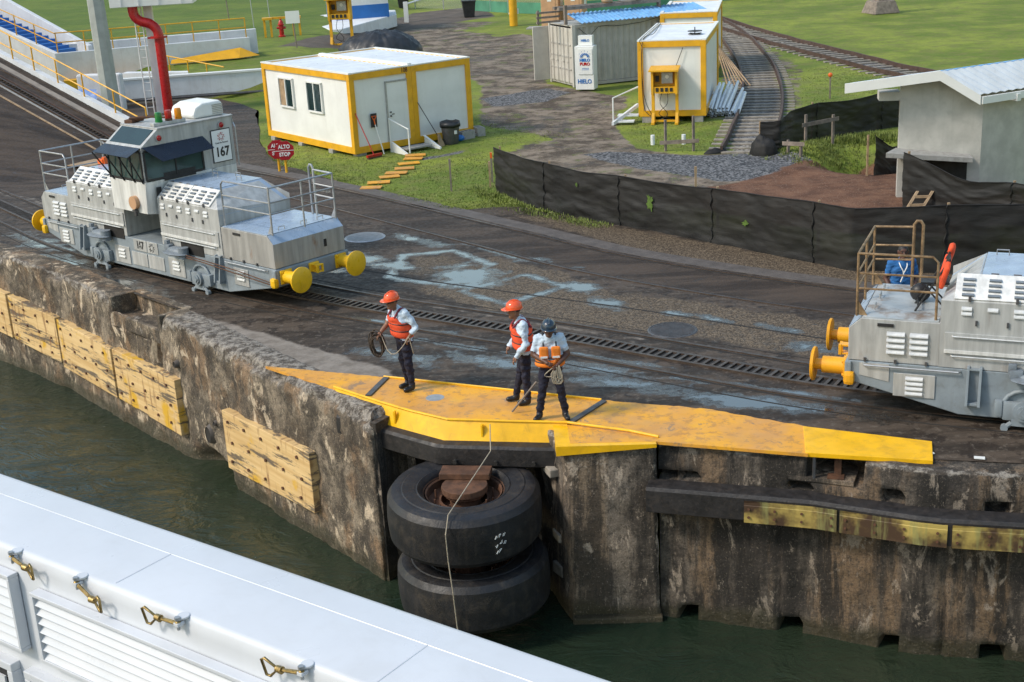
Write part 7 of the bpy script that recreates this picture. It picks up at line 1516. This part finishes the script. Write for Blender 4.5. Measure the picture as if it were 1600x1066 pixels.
mb = MB(); mb.tube([tuple(p) for p in spline([(.08, -.28, 1.0), (-.06, -.30, .90), (-.10, -.28, .84), (-.02, -.29, .82), (.06, -.3, .86)], .03)], .0085, 6); mb.build('strand', 'rope', rc, smooth=1)
mb = MB(); mb.tube([(-.06, -.02, .03), (.36, .0, .52)], .016, 8); o = mb.build('stick', 'greywood'); o.location = (.0, 20.2, ZP); tag(o, 'grey stick standing between the two workers on the right', 'stick')
t, F, Rv, J = person('man in blue t-shirt with white lanyard behind the right locomotive', (7.02, 22.9, .0), (-.1, -1, 0), dict(pelvis=(0, 0, .95), chest=(0, .0, 1.29), neck=(0, -.02, 1.50), head=(0, -.05, 1.64),
    Rsh=(-.20, .0, 1.43), Lsh=(.20, .0, 1.43), Rel=(-.28, .02, 1.16), Rha=(-.22, -.14, .98), Lel=(.28, .02, 1.14), Lha=(.2, -.12, .98),
    Rkn=(-.11, -.02, .52), Ran=(-.12, .02, .09), Rto=(-.15, -.12, .045), Lkn=(.11, -.02, .52), Lan=(.12, .0, .09), Lto=(.15, -.14, .045)), dict(R=1, L=1), dict(skin='skin2', shirt='bshirt'))
mb = MB(); mb.tube([tuple(p) for p in spline([(-.07, -.03, 1.47), (-.06, -.13, 1.40), (-.01, -.155, 1.28), (-.06, -.155, 1.12)], .04)], .010, 6); mb.tube([tuple(p) for p in spline([(.07, -.03, 1.47), (.055, -.13, 1.40), (-.01, -.157, 1.28)], .04)], .010, 6); mb.build('lanyard', 'signwhite', t)
# folding chair with orange life vest on the right locomotive's platform
ang = math.atan2(-.397, .918); lx, ly = -3.45, -.25; px_, py_ = 5.57+.918*4.65+math.cos(ang)*lx-math.sin(ang)*ly, 20.43-.397*4.65+math.sin(ang)*lx+math.cos(ang)*ly
chr_ = thing('folding_chair', 'black folding chair on the platform of the right locomotive', 'chair', (px_, py_, 1.592), ang+.1)
for y in (-.2, .2):
    mb = MB(); mb.tube([(-.28, y, 0), (.18, y, .80), (.20, y, .85)], .016, 6); mb.build('leg', 'black', chr_); mb = MB(); mb.tube([(.22, y, 0), (-.20, y, .45)], .016, 6); mb.build('leg', 'black', chr_)
for p in ((-.24, .05), (.20, .03)): mb = MB(); mb.tube([(p[0], -.2, p[1]+.05), (p[0], .2, p[1]+.05)], .014, 6); mb.build('stretcher', 'black', chr_)
mb = MB(); mb.box((0, 0, .45), (.42, .40, .03)); mb.build('seat', 'black', chr_); mb = MB(); mb.box((.17, 0, .74), (.03, .40, .20), ry=.3); mb.build('backrest', 'black', chr_)
vo = thing('life_vest', 'orange life vest slung over the folding chair', 'life vest', (px_, py_, 1.592), ang+.1)
for y, sy in ((-.13, 1), (.16, -1)):
    mb = MB(); pts = [(-.14, 0), (.14, 0), (.15, .30), (.05, .42), (-.08, .36)]; mb.ext(pts, 'x', -.04, .04); m4 = Matrix.Translation((.08, y, .42)) @ Matrix.Rotation(.35*sy, 4, 'X') @ Matrix.Rotation(.25, 4, 'Y'); mb.xf(m4); mb.build('panel', 'vest', vo, bevel=.03)
mb = MB(); mb.tube([tuple(p) for p in spline([(.15, .2, .62), (.22, .30, .80), (.24, .33, .90), (.23, .29, .93), (.2, .26, .82)], .05)], .045, 8); mb.build('collar', 'vest', vo, smooth=1)
mb = MB(); mb.ell((0, 0, 0), (.16, .13, .15), 16, 8); mb.v = [(a*(1+.15*fbm(a*6, b*6, c*6)), b, c*(1+.2*fbm(a*6, b*6, 3))) for a, b, c in mb.v]; o = mb.build('backpack', 'black', smooth=1); o.location = (px_-.1, py_+.38, 1.592+.15); tag(o, 'black bag beside the folding chair on the right locomotive', 'bag')
